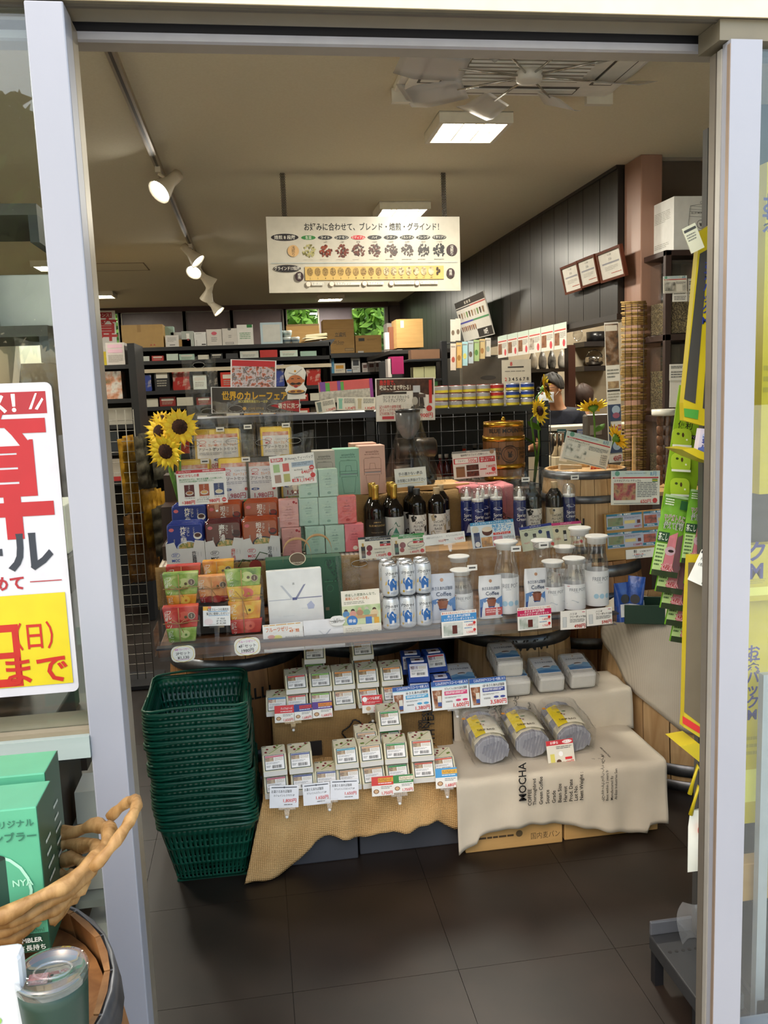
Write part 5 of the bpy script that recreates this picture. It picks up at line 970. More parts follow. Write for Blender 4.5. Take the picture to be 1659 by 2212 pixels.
bottle('decaf au lait bottle bagged with spray cream', 1204, 1100, 3.56, Z2 + .001, AP, .038, DKG, AC2, au(1), lz=(.025, .115), lm=C('#dcd2bc', .4), name='au_lait_bottle', group='au lait base bottles')
clear_bag('clear bag around the cow-patch bottle and spray cream', 1144, 1100, 3.53, Z2 + .001, .17, .29, .13, False, 1.14, (-.1, .86))
clear_bag('clear bag around the decaf bottle and spray cream', 1220, 1095, 3.535, Z2 + .001, .15, .28, .13, False, 1.14, (.3, .88))
# ---------------------------------------------------------------- cards along the middle tier
def wine(c, p_, lbl, tc): return [('r', 0, 0, 1, .1, c), ('t', .45, .05, .05, '珈琲問屋アイスコーヒー', '#ffffff', 'c', .01, .7), ('r', .2, .11, .98, .2, tc), ('t', .6, .155, .055, 'プレミアムアイスコーヒー', '#ffffff', 'c', .01, .7), ('r', .07, .42, .19, .95, '#1a1412'), ('r', .1, .28, .16, .44, '#b9943a'), ('r', .075, .62, .185, .84, '#2f6a54' if lbl else '#6a5238'), ('e', .32, .52, .09, .09, '#7a1c20'), ('e', .29, .75, .07, .07, '#a02a2a'), ('r', .64, .26, .96, .36, '#1a1a1a' if not lbl else '#2f8a3a'), ('t', .8, .31, .07, '100%', '#ffffff', 'c', .015), ('r', .64, .37, .96, .47, '#c02a2a'), ('t', .8, .42, .07, '2本', '#ffffff', 'c', .015), ('x', .46, .56, .95, .64, 2, '#a09a8a'), ('t', .62, .74, .07, '2,400円の品' if not lbl else '1,750円の品', '#555555', 'c', 0, .32), ('t', .80, .88, .12, p_, RED, 'r', .015, .4), ('e', .9, .86, .06, .06, RED)]
KC = C('#e4dcc4', .3)
card('price_card', 'black-headed iced coffee bottle card priced 1,920 yen', 'price card', pose((775, 1163), (847, 1157), (777, 1209), 3.365, 12), wine('#222222', '1,920円', 0, '#333333'), KC, clip=(.03, .06))
card('price_card', 'green-headed iced coffee bottle card priced 1,400 yen', 'price card', pose((847, 1158), (918, 1152), (849, 1201), 3.367, 12), wine('#2f8a3a', '1,400円', 1, '#2f8a3a'), KC)
card('price_card', 'long white double price card below the au lait bottles', 'price card', pose((913, 1158), (1003, 1148), (916, 1180), 3.37, 14), [('t', .08, .3, .16, '珈琲屋さんのカフェオレベース', '#666666', 'l', 0, .38), ('t', .55, .28, .16, 'カフェインレスオレベース', '#666666', 'l', 0, .4), ('t', .44, .68, .22, '950円', '#d07060', 'c', .012), ('t', .96, .62, .22, '1,120円', RED, 'r', .015, .25), ('r', .5, .6, .6, .66, '#555555')], C('#f1efe8', .3), clip=(.02, .05))
card('price_card', 'blue-banded spray cream card priced 698 yen', 'price card', pose((1004, 1136), (1098, 1126), (1022, 1186), 3.36, 14), [('r', 0, 0, 1, .12, '#4a9ac8'), ('t', .5, .06, .07, 'メグレ スプレーホイップクリーム 250g', '#ffffff', 'c', .01, .9), ('e', .1, .28, .08, .08, '#dcd6c4'), ('e', .37, .38, .12, .1, '#5a2c1a'), ('e', .37, .3, .12, .06, '#e8d8c0'), ('t', .72, .22, .14, '簡単スプレー', '#5aa8d8', 'c', .03, .46), ('t', .72, .36, .14, 'ホイップ', '#5aa8d8', 'c', .03, .42), ('r', .5, .46, .9, .55, '#d03a2a'), ('t', .7, .505, .07, 'ワンプッシュ！', '#ffffff', 'c', .015, .36), ('r', .05, .4, .19, .97, '#2a3a66'), ('e', .12, .85, .06, .06, '#e8e4dc'), ('r', .21, .6, .46, .97, photo('#5a3a20', '#c88a3a', '#e8c890', s=30)), ('r', .48, .6, .70, .97, photo('#6a2a2a', '#d87a8a', '#a8d0d0', s=30)), ('t', .85, .68, .09, '734円の品', '#666666', 'c', 0, .24), ('t', .97, .86, .15, '698円', RED, 'r', .02, .27)], C('#e4ecef', .3), clip=(.02, .06))
def setp(c, bg, a, bq, p_): return [('r', .0, .0, 1, .11, c), ('t', .5, .055, .05, 'カフェオレセット', '#ffffff', 'c', .01, .5), ('x', .06, .16, .94, .2, 1, '#8a8a6a'), ('e', .18, .33, .06, .06, '#3a3a3a'), ('r', .38, .34, .48, .78, '#2a2420'), ('r', .385, .5, .475, .72, '#d8d4c8'), ('e', .62, .3, .06, .06, '#2a3a66'), ('r', .80, .32, .9, .76, '#2a3a66'), ('p', [(.81, .74), (.85, .6), (.89, .74)], '#e8e8ee'), ('t', .16, .68, .08, a, '#d07060', 'c'), ('t', .66, .62, .08, bq, '#d07060', 'c'), ('t', .78, .88, .13, p_, '#d0604a', 'c', .015, .42), ('e', .93, .86, .05, .05, RED)]
card('price_card', 'pale green set card with navy head priced 1,380 yen', 'price card', pose((1119, 1143), (1189, 1132), (1130, 1192), 3.365, 14), setp('#2a3a8a', '', '950円', '698円', '1,380円'), C('#d6dcc0', .3), clip=(0, .05))
card('price_card', 'cream set card with pink head priced 1,480 yen', 'price card', pose((1190, 1133), (1256, 1127), (1195, 1182), 3.367, 14), setp('#d03a7a', '', '1,120円', '698円', '1,480円'), C('#e4dcb8', .3))
MC = [('r', 0, 0, 1, .085, '#c8323a'), ('t', .05, .043, .04, 'かけるごちそう', '#ffffff', 'l', .01), ('t', .96, .043, .04, '簡単調理で本格的な味わい', '#ffffff', 'r', .01, .45), ('t', .04, .16, .075, 'MCC 汁なしの素', '#c8323a', 'l', .015, .42), ('t', .96, .14, .04, 'スーパーフード入りでヘルシー', '#444444', 'r', 0, .36), ('t', .05, .27, .045, '袋の封を切らずに、袋のまま沸騰したお湯に入れ、', '#3a8a4a', 'l', .01, .88), ('t', .05, .33, .045, 'フタをせずに約3分間温めてからご利用ください。', '#3a8a4a', 'l', .01, .7)]
for u, c in ((.24, ('#5a1418', '#a86a3a')), (.54, ('#a84a22', '#d8a860')), (.84, ('#2c3f6f', '#d8c8a0'))): MC += [('r', u - .1, .42, u + .1, .76, C(c[0], .3)), ('e', u, .66, .08, .045, '#d8d4cc'), ('e', u, .65, .065, .03, C(c[1], .3)), ('v', u, .46, .045, '汁なし', '#f0ece0'), ('t', u, .80, .028, '汁なし麺の素 100g', '#444444', 'c')]
MC += [('t', .07, .92, .05, '各', RED, 'l', .01), ('t', .12, .92, .10, '388円', RED, 'l', .02, .22), ('t', .5, .86, .05, 'よりどり3個', '#444444', 'c'), ('r', .36, .925, .6, .93, '#444444'), ('t', .84, .91, .10, '980円', RED, 'r', .02, .22), ('e', .93, .9, .045, .045, RED), ('t', .93, .9, .05, '15%', '#ffffff', 'c', .01)]
card('price_card', 'red-banded noodle sauce card priced 388 yen over the pouches', 'price card', pose((380, 1018), (487, 1011), (386, 1093), 3.40, 4), MC, clip=(.05, .05))
card('price_card', 'JB honey tea card with red price circles above the mint boxes', 'price card', pose((580, 987), (677, 977), (588, 1053), 3.47, 4), [('r', .03, .08, .3, .2, '#c8323a'), ('t', .165, .14, .085, '現品特価', '#ffffff', 'c', .015, .24), ('t', .34, .13, .085, "JB Honey's ティーバッグ", '#333333', 'l', .005, .64), ('x', .55, .2, .92, .22, 1, '#888888'), ('r', .48, .26, .97, .42, '#b4c4d4'), ('x', .5, .29, .95, .39, 2, '#7a8a9a')] + [('r', u, v, u + .14, v + .26, C(c, .4)) for u, v, c in ((.07, .28, '#a9c98a'), (.28, .27, '#d8605a'), (.08, .62, '#b08a7a'), (.28, .61, '#b9b86a'))] + [('t', .62, .52, .05, '861円の品', '#555555', 'c'), ('t', .93, .60, .12, '646円', RED, 'r', .015, .26), ('e', .92, .48, .055, .055, RED), ('t', .92, .48, .05, '24%', '#ffffff', 'c', .01), ('t', .62, .76, .05, '3,583円の品', '#555555', 'c'), ('r', .46, .80, .6, .9, '#d02a2a'), ('t', .53, .85, .07, '3箱', '#ffffff', 'c', .015), ('t', .94, .86, .12, '1,194円', RED, 'r', .015, .32), ('e', .93, .73, .055, .055, RED)], clip=(0, .05))
# ================================================================ curry sets in carrier bags behind
CURRY = [('r', .0, 0, 1, .1, photo('#c85a3a', '#e0a08a', '#f0e8e0', s=30)), ('e', .22, .2, .14, .07, '#d86a70'), ('e', .22, .2, .12, .055, '#efecf0'), ('t', .22, .29, .06, 'MCC', RED, 'c', .02, .24), ('t', .72, .2, .05, 'CAFE STYLE', '#8a8a9a', 'c', 0, .45), ('t', .68, .29, .07, 'カレーフェア', '#d8862a', 'c', .015, .5), ('t', .5, .4, .085, 'アソートセット', INK, 'c', .005, .9), ('x', .06, .48, .94, .56, 2, '#a8a8b8'), ('e', .2, .68, .15, .05, '#2a4a9a'), ('t', .2, .68, .05, '8個', '#ffffff', 'c'), ('e', .88, .68, .06, .06, RED), ('t', .5, .84, .13, '1,980円', '#b02a4a', 'c', .015, .86), ('r', 0, .95, 1, 1, photo('#e8a83a', '#6aa84a', '#e05a3a', s=60))]
GOLDF = C('#b99a3a', .3, .6)
def curry(px, py, Y, z, lab, blk=False, w=.118, h=.17):
    t = thing('curry_set', lab, 'gift set', (P(px, py, Y).x, Y, z), (R_(-4), 0, R_(rng.uniform(-3, 3))), 'bagged curry assortment sets')
    b = MB(); b.slab(rrect(w + .022, h + .025, .01), .004, .05, GOLDF if not blk else C('#2a241c', .3)); b.build('pouches', t, bev=.004)
    for k in range(4): q = MB(); q.slab(rrect(w + .02, h + .02, .01), 0, .003, C('#d8c06a', .35)); q.build('pouch_edge', t, (.002 * k, .055 + .008 * k, .004))
    b = MB(); b.box(-w / 2, w / 2, -.001, .003, .0, h, C('#edebf0', .3)); s = b.build('leaflet', t); p = MB(); draw(p, CURRY, w, h, y=-.001); p.build('print', s)
for px, py, Y, z, lab in ((420, 1040, 3.80, Z3 - .0, 'curry set with leaflet behind the noodle sauce card'), (508, 1030, 3.80, Z3, 'curry set with 980 leaflet in the middle of the front row'), (487, 985, 3.99, Z3 + .12, 'curry set raised in the rear row behind the middle one'), (597, 980, 3.99, Z3 + .12, 'curry set raised in the rear row behind the black one')): curry(px, py, Y, z, lab)
curry(568, 1030, 3.78, Z3, 'black-wrapped curry set with 1,980 yen leaflet', True)
curry(640, 1045, 3.82, Z3, 'gold curry set half behind the honey tea card')
curry(455, 985, 3.99, Z3 + .12, 'curry set raised at the rear behind the sunflowers')
b = MB(); b.box(-.42, .16, 3.78, 4.10, Z2 - .004, Z3 - .004, WOODD); b.box(-.42, .30, 3.97, 4.10, Z3 - .004, Z3 + .116, WOODD); o = b.build('step_box'); tag(o, 'stepped dark box under the curry sets', 'box')
for px, py, Y, z, lab, hh in ((420, 1040, 3.77, Z3, 'clear carrier bag round the curry set behind the noodle card', .30), (508, 1030, 3.77, Z3, 'clear carrier bag round the middle front curry set', .30), (572, 1030, 3.75, Z3, 'clear carrier bag round the black curry set', .29), (640, 1045, 3.79, Z3, 'clear carrier bag round the gold curry set', .29), (455, 985, 3.96, Z3 + .12, 'clear carrier bag of the raised set near the sunflowers', .31), (515, 985, 3.965, Z3 + .12, 'clear carrier bag of the raised middle curry set', .32), (597, 980, 3.96, Z3 + .12, 'clear carrier bag of the raised set under the banner end', .32)): clear_bag(lab, px, py, Y, z, .165, hh, .075, True, 1.1, (.3, .62), 'curry set carrier bags')
# ================================================================ grinder under plastic, note, keg
GX = P(890, 1040, 3.98).x
t = thing('coffee_grinder', 'dark electric coffee grinder covered by a clear bag', 'grinder', (GX, 3.98, Z3 + .02))
GM = C('#3a332c', .3, .5); 
b = MB(); b.box(-.07, .10, -.06, .08, 0, .02, GM); b.box(.0, .085, -.03, .06, .02, .14, GM, .8, .8); b.build('base', t, bev=.006)
b = MB(); b.lathe([(.045, -.09), (.05, -.08), (.05, .02), (.046, .03), (.046, .09), (.035, .10)], 24, GM); b.build('motor', t, (.02, 0, .165), (0, R_(90), 0))
b = MB(); b.lathe([(.02, .20), (.03, .22), (.055, .26), (.06, .33), (.055, .335)], 24, C('#6a6a6c', .2)); b.build('hopper', t, (-.01, 0, 0)); b = MB(); b.lathe([(.057, .335), (.06, .345), (.02, .35)], 24, C('#2a2a2c', .3)); b.build('hopper_lid', t, (-.01, 0, 0))
b = MB(); b.lathe([(.03, .02), (.034, .03), (.036, .09)], 20, C('#a8a49c', .3, .7)); b.build('cup', t, (-.045, -.02, 0))
b = MB(); b.grid(lambda u, v: ((.16 - .10 * min(1, v * 1.25) ** .6 + .012 * math.sin(u * 38 + v * 8)) * math.cos(u * 6.283) * (1 - .15 * v), (.11 - .06 * v + .01 * math.sin(u * 44 + v * 5)) * math.sin(u * 6.283), .0 + v * .37), 48, 20, FILM); o = b.build('dust_cover', None, (GX, 3.98, Z3 + .02)); tag(o, 'crumpled clear plastic bag over the coffee grinder', 'plastic bag')
b = MB(); b.box(-.17, .20, -.14, .14, 0, .012, PALE); b.box(-.17, .20, -.145, -.13, 0, .022, PALE); o = b.build('wooden_tray', None, (GX + .03, 3.95, Z3 + .004), (0, 0, R_(3)), bev=.003); tag(o, 'pale wooden tray under the bagged grinder', 'tray')
card('note_card', 'handwritten white note with yellow underlines before the grinder', 'note', pose((842, 1016), (910, 1010), (855, 1054), 3.74, 6), [('t', .5, .3, .15, '手の届かない商品', INK, 'c', .006, .76), ('r', .13, .42, .84, .44, '#d8b83a'), ('t', .52, .66, .15, 'お気軽にお声掛け下さい', INK, 'c', .006, .9), ('r', .06, .8, .9, .82, '#d8b83a')], C('#f0efe6', .4))
kx, kz, kw, kh = fit(1054, 922, 1143, 1040, 3.97)
kg = barrel('souvenir_keg', 'small brown keg with brass hoops and round logo', (kx, 4.05), kw / 2 / 1.1, .285, tex('keg_wood', 'wood', '#6a4424', '#855a32', (40, 40, 3), .4, .1), C('#c79a3a', .25, .9), 1.1, 18, (.05, .25, .72, .96), [('BLUE MOUNTAIN', .855, .022, 3, False), ('COFFEE', .55, .016, -42, False), ('TONYA', .48, .016, -42, False), ('SINCE', .41, .016, -42, False), ('YOKOHAMA', .55, .016, 46, False), ('JAPAN', .48, .016, 44, False), ('1980', .41, .016, 43, False)], z0=Z3 + .004)
p = MB(); r = kw / 2 + .003
ringp = [('e', .5, .5, .5, .5, INK)]; q = MB(); draw(q, [('e', .5, .5, .5, .5, C('#2a1c12', .5)), ('e', .5, .5, .455, .455, C('#7a5230', .5)), ('e', .5, .5, .36, .36, C('#2a1c12', .5)), ('e', .5, .5, .335, .335, C('#7a5230', .5)), ('r', .40, .48, .6, .68, '#2a1c12'), ('e', .62, .56, .06, .06, '#2a1c12'), ('e', .62, .56, .035, .035, C('#7a5230', .5)), ('p', [(.5, .48), (.42, .36), (.36, .36), (.42, .46)], '#2a1c12'), ('p', [(.5, .48), (.58, .34), (.64, .34), (.58, .46)], '#2a1c12'), ('t', .5, .095, .085, 'COFFEE TONYA', '#2a1c12', 'c', .01, .5), ('t', .5, .905, .08, 'FRESH ROAST', '#2a1c12', 'c', .01, .5)], .085, .085, z1=.175); wrapcyl(q, kw / 2 / 1.1 * 1.095 + .002); q.build('emblem', kg, (0, 0, 0))
b = MB(); b.lathe([(.008, .275), (.012, .29), (.006, .305), (.001, .307)], 10, C('#c79a3a', .25, .9)); b.build('knob', kg)
card('price_card', 'clear-framed keg set card with 500 and 14,800 yen prices', 'price card', pose((975, 977), (1069, 969), (981, 1036), 3.90, 5), [('r', .0, 0, 1, .08, '#8a8a86'), ('t', .5, .04, .05, '直輸入 Direct Import', '#e8e4dc', 'c', .01, .6), ('t', .5, .16, .07, '珈琲問屋のブルマン空樽セット', INK, 'c', .005, .62), ('e', .91, .1, .05, .05, '#b08a6a'), ('r', .02, .26, .58, .46, '#c8323a'), ('r', .05, .28, .56, .44, '#f6f2ea'), ('t', .2, .36, .06, 'ブルマン', INK, 'c'), ('t', .54, .36, .13, '500g', RED, 'r', .01, .3), ('r', .61, .26, .97, .46, '#c8323a'), ('t', .79, .32, .06, '単品・セット価格', '#ffffff', 'c', .01, .3), ('t', .79, .40, .06, '選べます・・・', '#ffffff', 'c', .01, .3), ('r', .06, .56, .26, .94, '#8a6038'), ('r', .06, .6, .26, .62, '#4a3420'), ('r', .3, .52, .58, .72, photo('#2a1410', '#6a3a26', s=80)), ('r', .3, .75, .58, .94, photo('#2a1410', '#7a3a2a', s=80)), ('t', .97, .62, .09, '7,800円', RED, 'r', .012, .34), ('r', .61, .69, .76, .73, '#c8323a'), ('t', .97, .88, .09, '14,800円', RED, 'r', .012, .36), ('e', .92, .74, .05, .05, RED)], C('#f1eee6', .25), clip=(0, .05))
PINK = tex('pink_sack', 'weave', '#b5626a', '#e0959a', (50, 50, 50), .9, .4, .002)
sx0, sx1 = P(992, 1080, 3.75).x, P(1108, 1080, 3.75).x
b = MB(); b.grid(lambda u, v: (sx0 + (sx1 - sx0) * (u + .12 * (v < .4) * (u - .5)), 3.742 + (.22 * max(0, (v - .62) / .38)) + .01 * math.sin(u * 8 + v * 3), Z2 + .03 + min(1, v / .62) * (Z3 - Z2 - .02) + .006 * math.sin(u * 7)), 30, 24, PINK); o = b.build('pink_sack', solid=.004); tag(o, 'pink burlap sack with black year stencil beside the keg', 'sack')
p = MB()
for x, t_, hh in ((.5, '2024', .045), (.18, 'SS', .03), (.88, 'rry', .035), (.8, 'UP', .02)): vtext(p, sx0 + (sx1 - sx0) * x, 3.726, 1.0 if t_ != 'rry' else .955, t_, hh, .02)
p.build('print', o)
# ================================================================ sunflowers
PET = tex('petal', 'noise', '#efb41a', '#ffe23c', (30, 30, 30), .6, 0); STEM = tex('flower_leaf', 'noise', '#3f6a20', '#6a9a34', (14, 14, 14), .6, 0)
def flower(root, c, nrm, r):
    d = Vector(nrm).normalized(); q = Vector((0, 0, 1)).rotation_difference(d); rr = random.Random(int(abs(c[0]) * 1e4)); h = MB()
    h.lathe([(r * .30, -.006), (r * .38, .002), (r * .30, .010), (r * .05, .012)], 16, tex('seed_head', 'noise', '#1c0d08', '#4a2412', (120, 120, 120), .9, .6, .003)); hd = h.build('flower_head', root, c); hd.rotation_mode = 'QUATERNION'; hd.rotation_quaternion = q
    for ring, n, L in ((0, 15, 1.0), (1, 13, .86)):
        for k in range(n):
            a = 6.283 * (k + .5 * ring) / n + rr.uniform(-.08, .08); L_ = r * L * rr.uniform(.88, 1.06); m = MB(); up = rr.uniform(.05, .28)
            m.grid(lambda u, v: (r * .30 + u * (L_ - r * .30), (v - .5) * r * .30 * math.sin(min(1, .22 + u * .9) * math.pi) ** .7, .004 * ring + up * r * u * u * .8 - abs(v - .5) * .01), 5, 2, PET); m.build('petal', hd, None, (0, 0, a))
    s = MB(); s.lathe([(.004, -.03), (r * .2, -.02), (r * .34, -.006)], 10, STEM); s.build('sepals', hd)
def sunflower(lab, px, py, Y, nrm, rpx, stem, group='artificial sunflowers', leafs=()):
    c = P(px, py, Y); r = rpx * Y / FPX; t = thing('sunflower', lab, 'sunflower', stem, group=group); rel = c - Vector(stem)
    flower(t, rel, nrm, r); d = Vector(nrm).normalized()
    m = MB(); m.tube([(0, 0, 0), tuple(rel * .5 - Vector((0, 0, .01))), tuple(rel - d * .05 - Vector((0, 0, .03))), tuple(rel - d * .012)], .005, STEM); m.build('stem', t)
    for a, l in leafs:
        m = MB(); m.grid(lambda u, v: (u * l, (v - .5) * l * .55 * math.sin(u * math.pi) ** .8, .25 * l * u), 6, 4, STEM); m.build('leaf', t, rel * .62, (R_(20), R_(-20), R_(a)))
s0 = P(420, 1080, 3.72); S0 = (s0.x - .06, 3.72, Z3 + .0)
sunflower('sunflower facing the door, largest of the bunch by the curry bags', 388, 922, 3.74, (.12, -1, .12), 44, S0)
sunflower('sunflower at the top corner of the bunch, facing down the aisle', 343, 932, 3.80, (-.6, -.75, .15), 38, S0)
sunflower('lowest sunflower of the bunch, half behind a clear bag', 358, 975, 3.70, (-.35, -.9, -.15), 44, S0)
sunflower('sunflower in the bunch peeping over the largest one', 350, 905, 3.86, (.1, -.7, .7), 24, S0)
S1 = (P(1150, 1040, 4.2).x, 4.2, 1.02)
sunflower('upper sunflower of the pair near the shopkeeper', 1180, 838, 4.15, (.8, -.5, .25), 32, S1, leafs=((200, .09),))
sunflower('lower sunflower of the pair near the shopkeeper', 1165, 888, 4.1, (.55, -.75, .2), 32, S1, leafs=((160, .08),))
S2 = (P(1290, 1000, 4.0).x, 4.0, 1.15)
sunflower('sunflower seen from below above the month card', 1281, 878, 3.98, (.05, .45, .85), 36, S2, leafs=((20, .07),))
sunflower('sunflower turned away beside the bamboo blind', 1334, 945, 3.95, (.75, .1, .35), 33, S2)
# ================================================================ sack on the big barrel
BX, BY, BZ = 1.76, 3.26, .66
def bfn(u, v):
    a = R_(-235 + 215 * u); rt = .345; hemL = .06 + .34 * max(0, min(1, (u - .12) / .4)) ** 1.2 - .05 * max(0, u - .7); L = rt + hemL; s = v * L
    if s < rt: r, z = s, BZ + .004
    else: d = s - rt; z = BZ - d; f = max(0, z / .655); r = .34 * (1 + .12 * (1 - (2 * f - 1) ** 2)) + .012 + .012 * math.sin(a * 9) * min(1, d * 6)
    return (BX + r * math.cos(a), BY + r * math.sin(a), z + .004 * math.sin(a * 7 + s * 20))
b = MB(); b.grid(bfn, 70, 30, COTTON); o = b.build('cotton_sack', solid=.004); tag(o, 'off-white sack draped over the big pale barrel', 'sack')
kn = P(1338, 1350, 3.15); m = MB(); m.lathe([(.012, -.03), (.03, -.012), (.034, .01), (.02, .03), (.008, .04)], 12, COTTON, (kn.x + .04, 3.16, .69)); m.tube([(kn.x + .03, 3.16, .69), (kn.x - .01, 3.13, .70), (kn.x - .045, 3.12, .685)], [.018, .012, .006], COTTON); m.build('knot', o)
# ---------------------------------------------------------------- green box with blue bags
g = PZ(1418, 1388, .672)
t = thing('green_box', 'dark green box holding blue foil bags on the draped barrel', 'box', (1.43, 3.02, .672), (0, 0, R_(-20)))
GBX = C('#1c3a2a', .5); b = MB()
for q in ((-.075, .075, 0, .004), (-.075, .075, .136, .14), (-.075, -.071, .004, .136), (.071, .075, .004, .136)): b.box(*q, 0, .075, GBX, 1.0, 1.0)
b.box(-.075, .075, 0, .14, 0, .004, GBX); b.build('body', t, bev=.002)
for i, (x, y, h, lab) in enumerate(((1.40, 3.06, .175, 'blue foil bag standing tallest in the green box'), (1.365, 3.07, .15, 'silver and blue foil bag at the outer side of the green box'), (1.435, 3.09, .165, 'blue foil bag at the back of the green box'))):
    pt = thing('foil_bag', lab, 'coffee bag', (x, y, .677), (R_(-4), R_(5 - 6 * i), R_(-25 + 30 * i)), 'blue foil bags in the green box'); b = MB(); b.grid(lambda u, v: ((abs(math.cos(u * 6.283)) ** .6) * math.copysign(.032, math.cos(u * 6.283)) * (1 if v < .9 else 1), math.sin(u * 6.283) * .022 * (1 - v ** 3), v * h), 18, 8, BLUEF); b.build('foil', pt)
    p = MB(); p.box(-.02, .02, -.024, -.0225, .02, .07, C('#e6e6e6', .4)); p.ell(0, .09, .018, .018, -.024, C('#2a2a30', .4)); p.build('label', pt)
# ---------------------------------------------------------------- board of sale cards
cx, z0, w, h = fit(1310, 1106, 1432, 1268, 3.60)
t = thing('card_board', 'kraft board of blue-headed sale cards leaning on the keg', 'board', (cx, 3.60, .803), (R_(-3), R_(-1.5), 0)); hb = h + z0 - .803; b = MB(); b.box(-w / 2, w / 2, 0, .02, 0, hb, CARTON); b.build('panel', t)
def sale(g_, p_, red): return [('r', 0, 0, 1, .13, '#2a7a9a'), ('t', .5, .065, .09, 'この夏、数量限定！', '#ffffff', 'c', .02, .8), ('x', .2, .16, .6, .2, 1, '#6a6a9a'), ('r', .03, .24, .46, .76, photo('#5a2018', '#a84a34', '#c8603a', s=40) if red else photo('#3a4a2a', '#7a8a5a', '#8a6a50', s=24)), ('x', .5, .24, .97, .36, 3, '#7a7a9a'), ('r', .5, .46, .8, .66, '#e0d08a'), ('r', .86, .46, .95, .68, '#6a2a1c'), ('r', .0, .79, .48, .93, '#2a7a9a'), ('t', .24, .86, .08, g_, '#ffffff', 'c', .02, .4), ('t', .97, .86, .15, p_, '#c8324a', 'r', .01, .45)]
SB = C('#b3b8cc', .3)
for k, (u, v, wd, g_, p_, rd_) in enumerate(((.03, .02, .62, '焙煎豆100g', '660円', 0), (.68, .02, .45, '焙煎豆100g', '720円', 1), (.03, .50, .6, '焙煎豆200g', '1,320円', 0), (.65, .51, .45, '焙煎豆200g', '1,400円', 1))):
    cw, ch = w * (.62 if u < .5 else .5), hb * .335; b = MB(); b.box(0, cw, -.003, -.001, 0, ch, SB); s = b.build('sale_card', t, (-w / 2 + u * w, -.001 * (k % 2), hb - (v * .82) * hb - ch)); p = MB(); draw(p, sale(g_, p_, rd_), cw, ch, x0=0, z1=ch, y=-.003); p.build('print', s)
b = MB(); b.box(-w * .16, w * .40, -.004, -.002, .0, hb * .2, PAPER); s = b.build('note', t); p = MB(); draw(p, [('t', .3, .25, .3, '粉', INK, 'c', .02), ('t', .62, .28, .16, 'にも挽けます!', INK, 'c', .01, .5), ('t', .4, .58, .17, 'お湯出し用', RED, 'c', .01, .5), ('r', .2, .68, .62, .71, '#4aa0d8'), ('t', .4, .83, .17, '水出し用', '#333333', 'c', .01, .4)], w * .56, hb * .2, x0=-w * .16, y=-.004); p.build('print', s)
# ---------------------------------------------------------------- month cards
def month(ttl, p_, pics, rows): return [('r', 0, 0, 1, .16, photo('#c8dcc0', '#cfe0e4', '#d8e0b0', s=6)), ('e', .12, .08, .05, .05, '#6aa890'), ('t', .5, .07, .045, 'Tonya-Bito Information 2023', '#5a7a8a', 'c', .005, .5), ('t', .86, .09, .12, '8月', '#4a86b0', 'c', .005), ('r', .03, .185, .97, .225, '#c8323a'), ('t', .06, .205, .035, '珈琲豆セール', '#ffffff', 'l', .01), ('t', .06, .29, .06, ttl, '#333333', 'l', .005, .55), ('r', .05, .36, .5, .86, pics), ('x', .53, .34, .95, .5 if rows else .8, 4 if rows else 9, '#777777')] + ([('t', .95, .56 + .075 * i, .06, q, '#444444', 'r', .005) for i, q in enumerate(('5,150円', '4,440円', '3,750円', '2,660円', '1,470円'))] if rows else [('t', .82, .9, .11, p_, RED, 'r', .015, .3), ('e', .9, .88, .05, .05, RED), ('r', .84, .24, .95, .33, '#4a8a3a'), ('r', .84, .27, .95, .30, '#d8c83a')]) + [('r', .05, .95, .95, .97, '#8a8a86')]
card('month_card', 'tilted August bean card with white blossom photo below the sunflower', 'price card', pose((1230, 931), (1328, 956), (1212, 990), 3.78, 6), month('ハワイコナNo.1ブレンド', '', photo('#2a3a20', '#e8e6dc', '#f4f2ea', s=30), True), C('#eeeadd', .3))
card('month_card', 'upright August bean card with harvest photo priced 650 yen', 'price card', pose((1320, 1018), (1425, 1017), (1320, 1091), 3.58, 4), month('エチオピア バレ ナチュラル', '650円', photo('#6a4a30', '#b88a5a', '#a8303a', '#3a2a20', s=26), False), C('#eeeadd', .3))
card('sale_sign', 'bold red and orange 198 yen sign behind the keg', 'sign', pose((1270, 1003), (1309, 1006), (1272, 1034), 3.9, 0), [('r', .04, .04, .96, .96, '#e8884a'), ('r', .04, .5, .96, .96, '#d8503a'), ('t', .5, .5, .6, '198円', '#c81f24', 'c', .05, .9), ], C('#f0e8d8', .4))
b = MB(); b.box(-.006, .006, 0, .012, 0, .16, PALE); b.box(-.03, .03, -.03, .03, -.006, 0, PALE); o = b.build('clip_stand', None, (P(1372, 1110, 3.64).x, 3.65, 1.20 + .006)); tag(o, 'pale wooden clip stand carrying the upright August card', 'card stand'); o.location.z = 1.19
b = MB(); b.slab([(-.055, 0), (.055, 0), (.06, .10), (-.05, .11)], 0, .03, C('#b9ad98', .7)); o = b.build('paper_pouch', None, (P(1232, 1045, 3.95).x, 3.95, 1.10), bev=.003); tag(o, 'greyish kraft pouch behind the tilted August card', 'pouch')
card('price_card', 'narrow white price strip behind the tilted August card', 'price card', pose((1210, 955), (1226, 958), (1208, 995), 3.85), [('x', .15, .1, .85, .2, 1, '#444444'), ('x', .15, .4, .7, .5, 1, '#c85a5a'), ('x', .15, .7, .85, .8, 1, '#444444')])
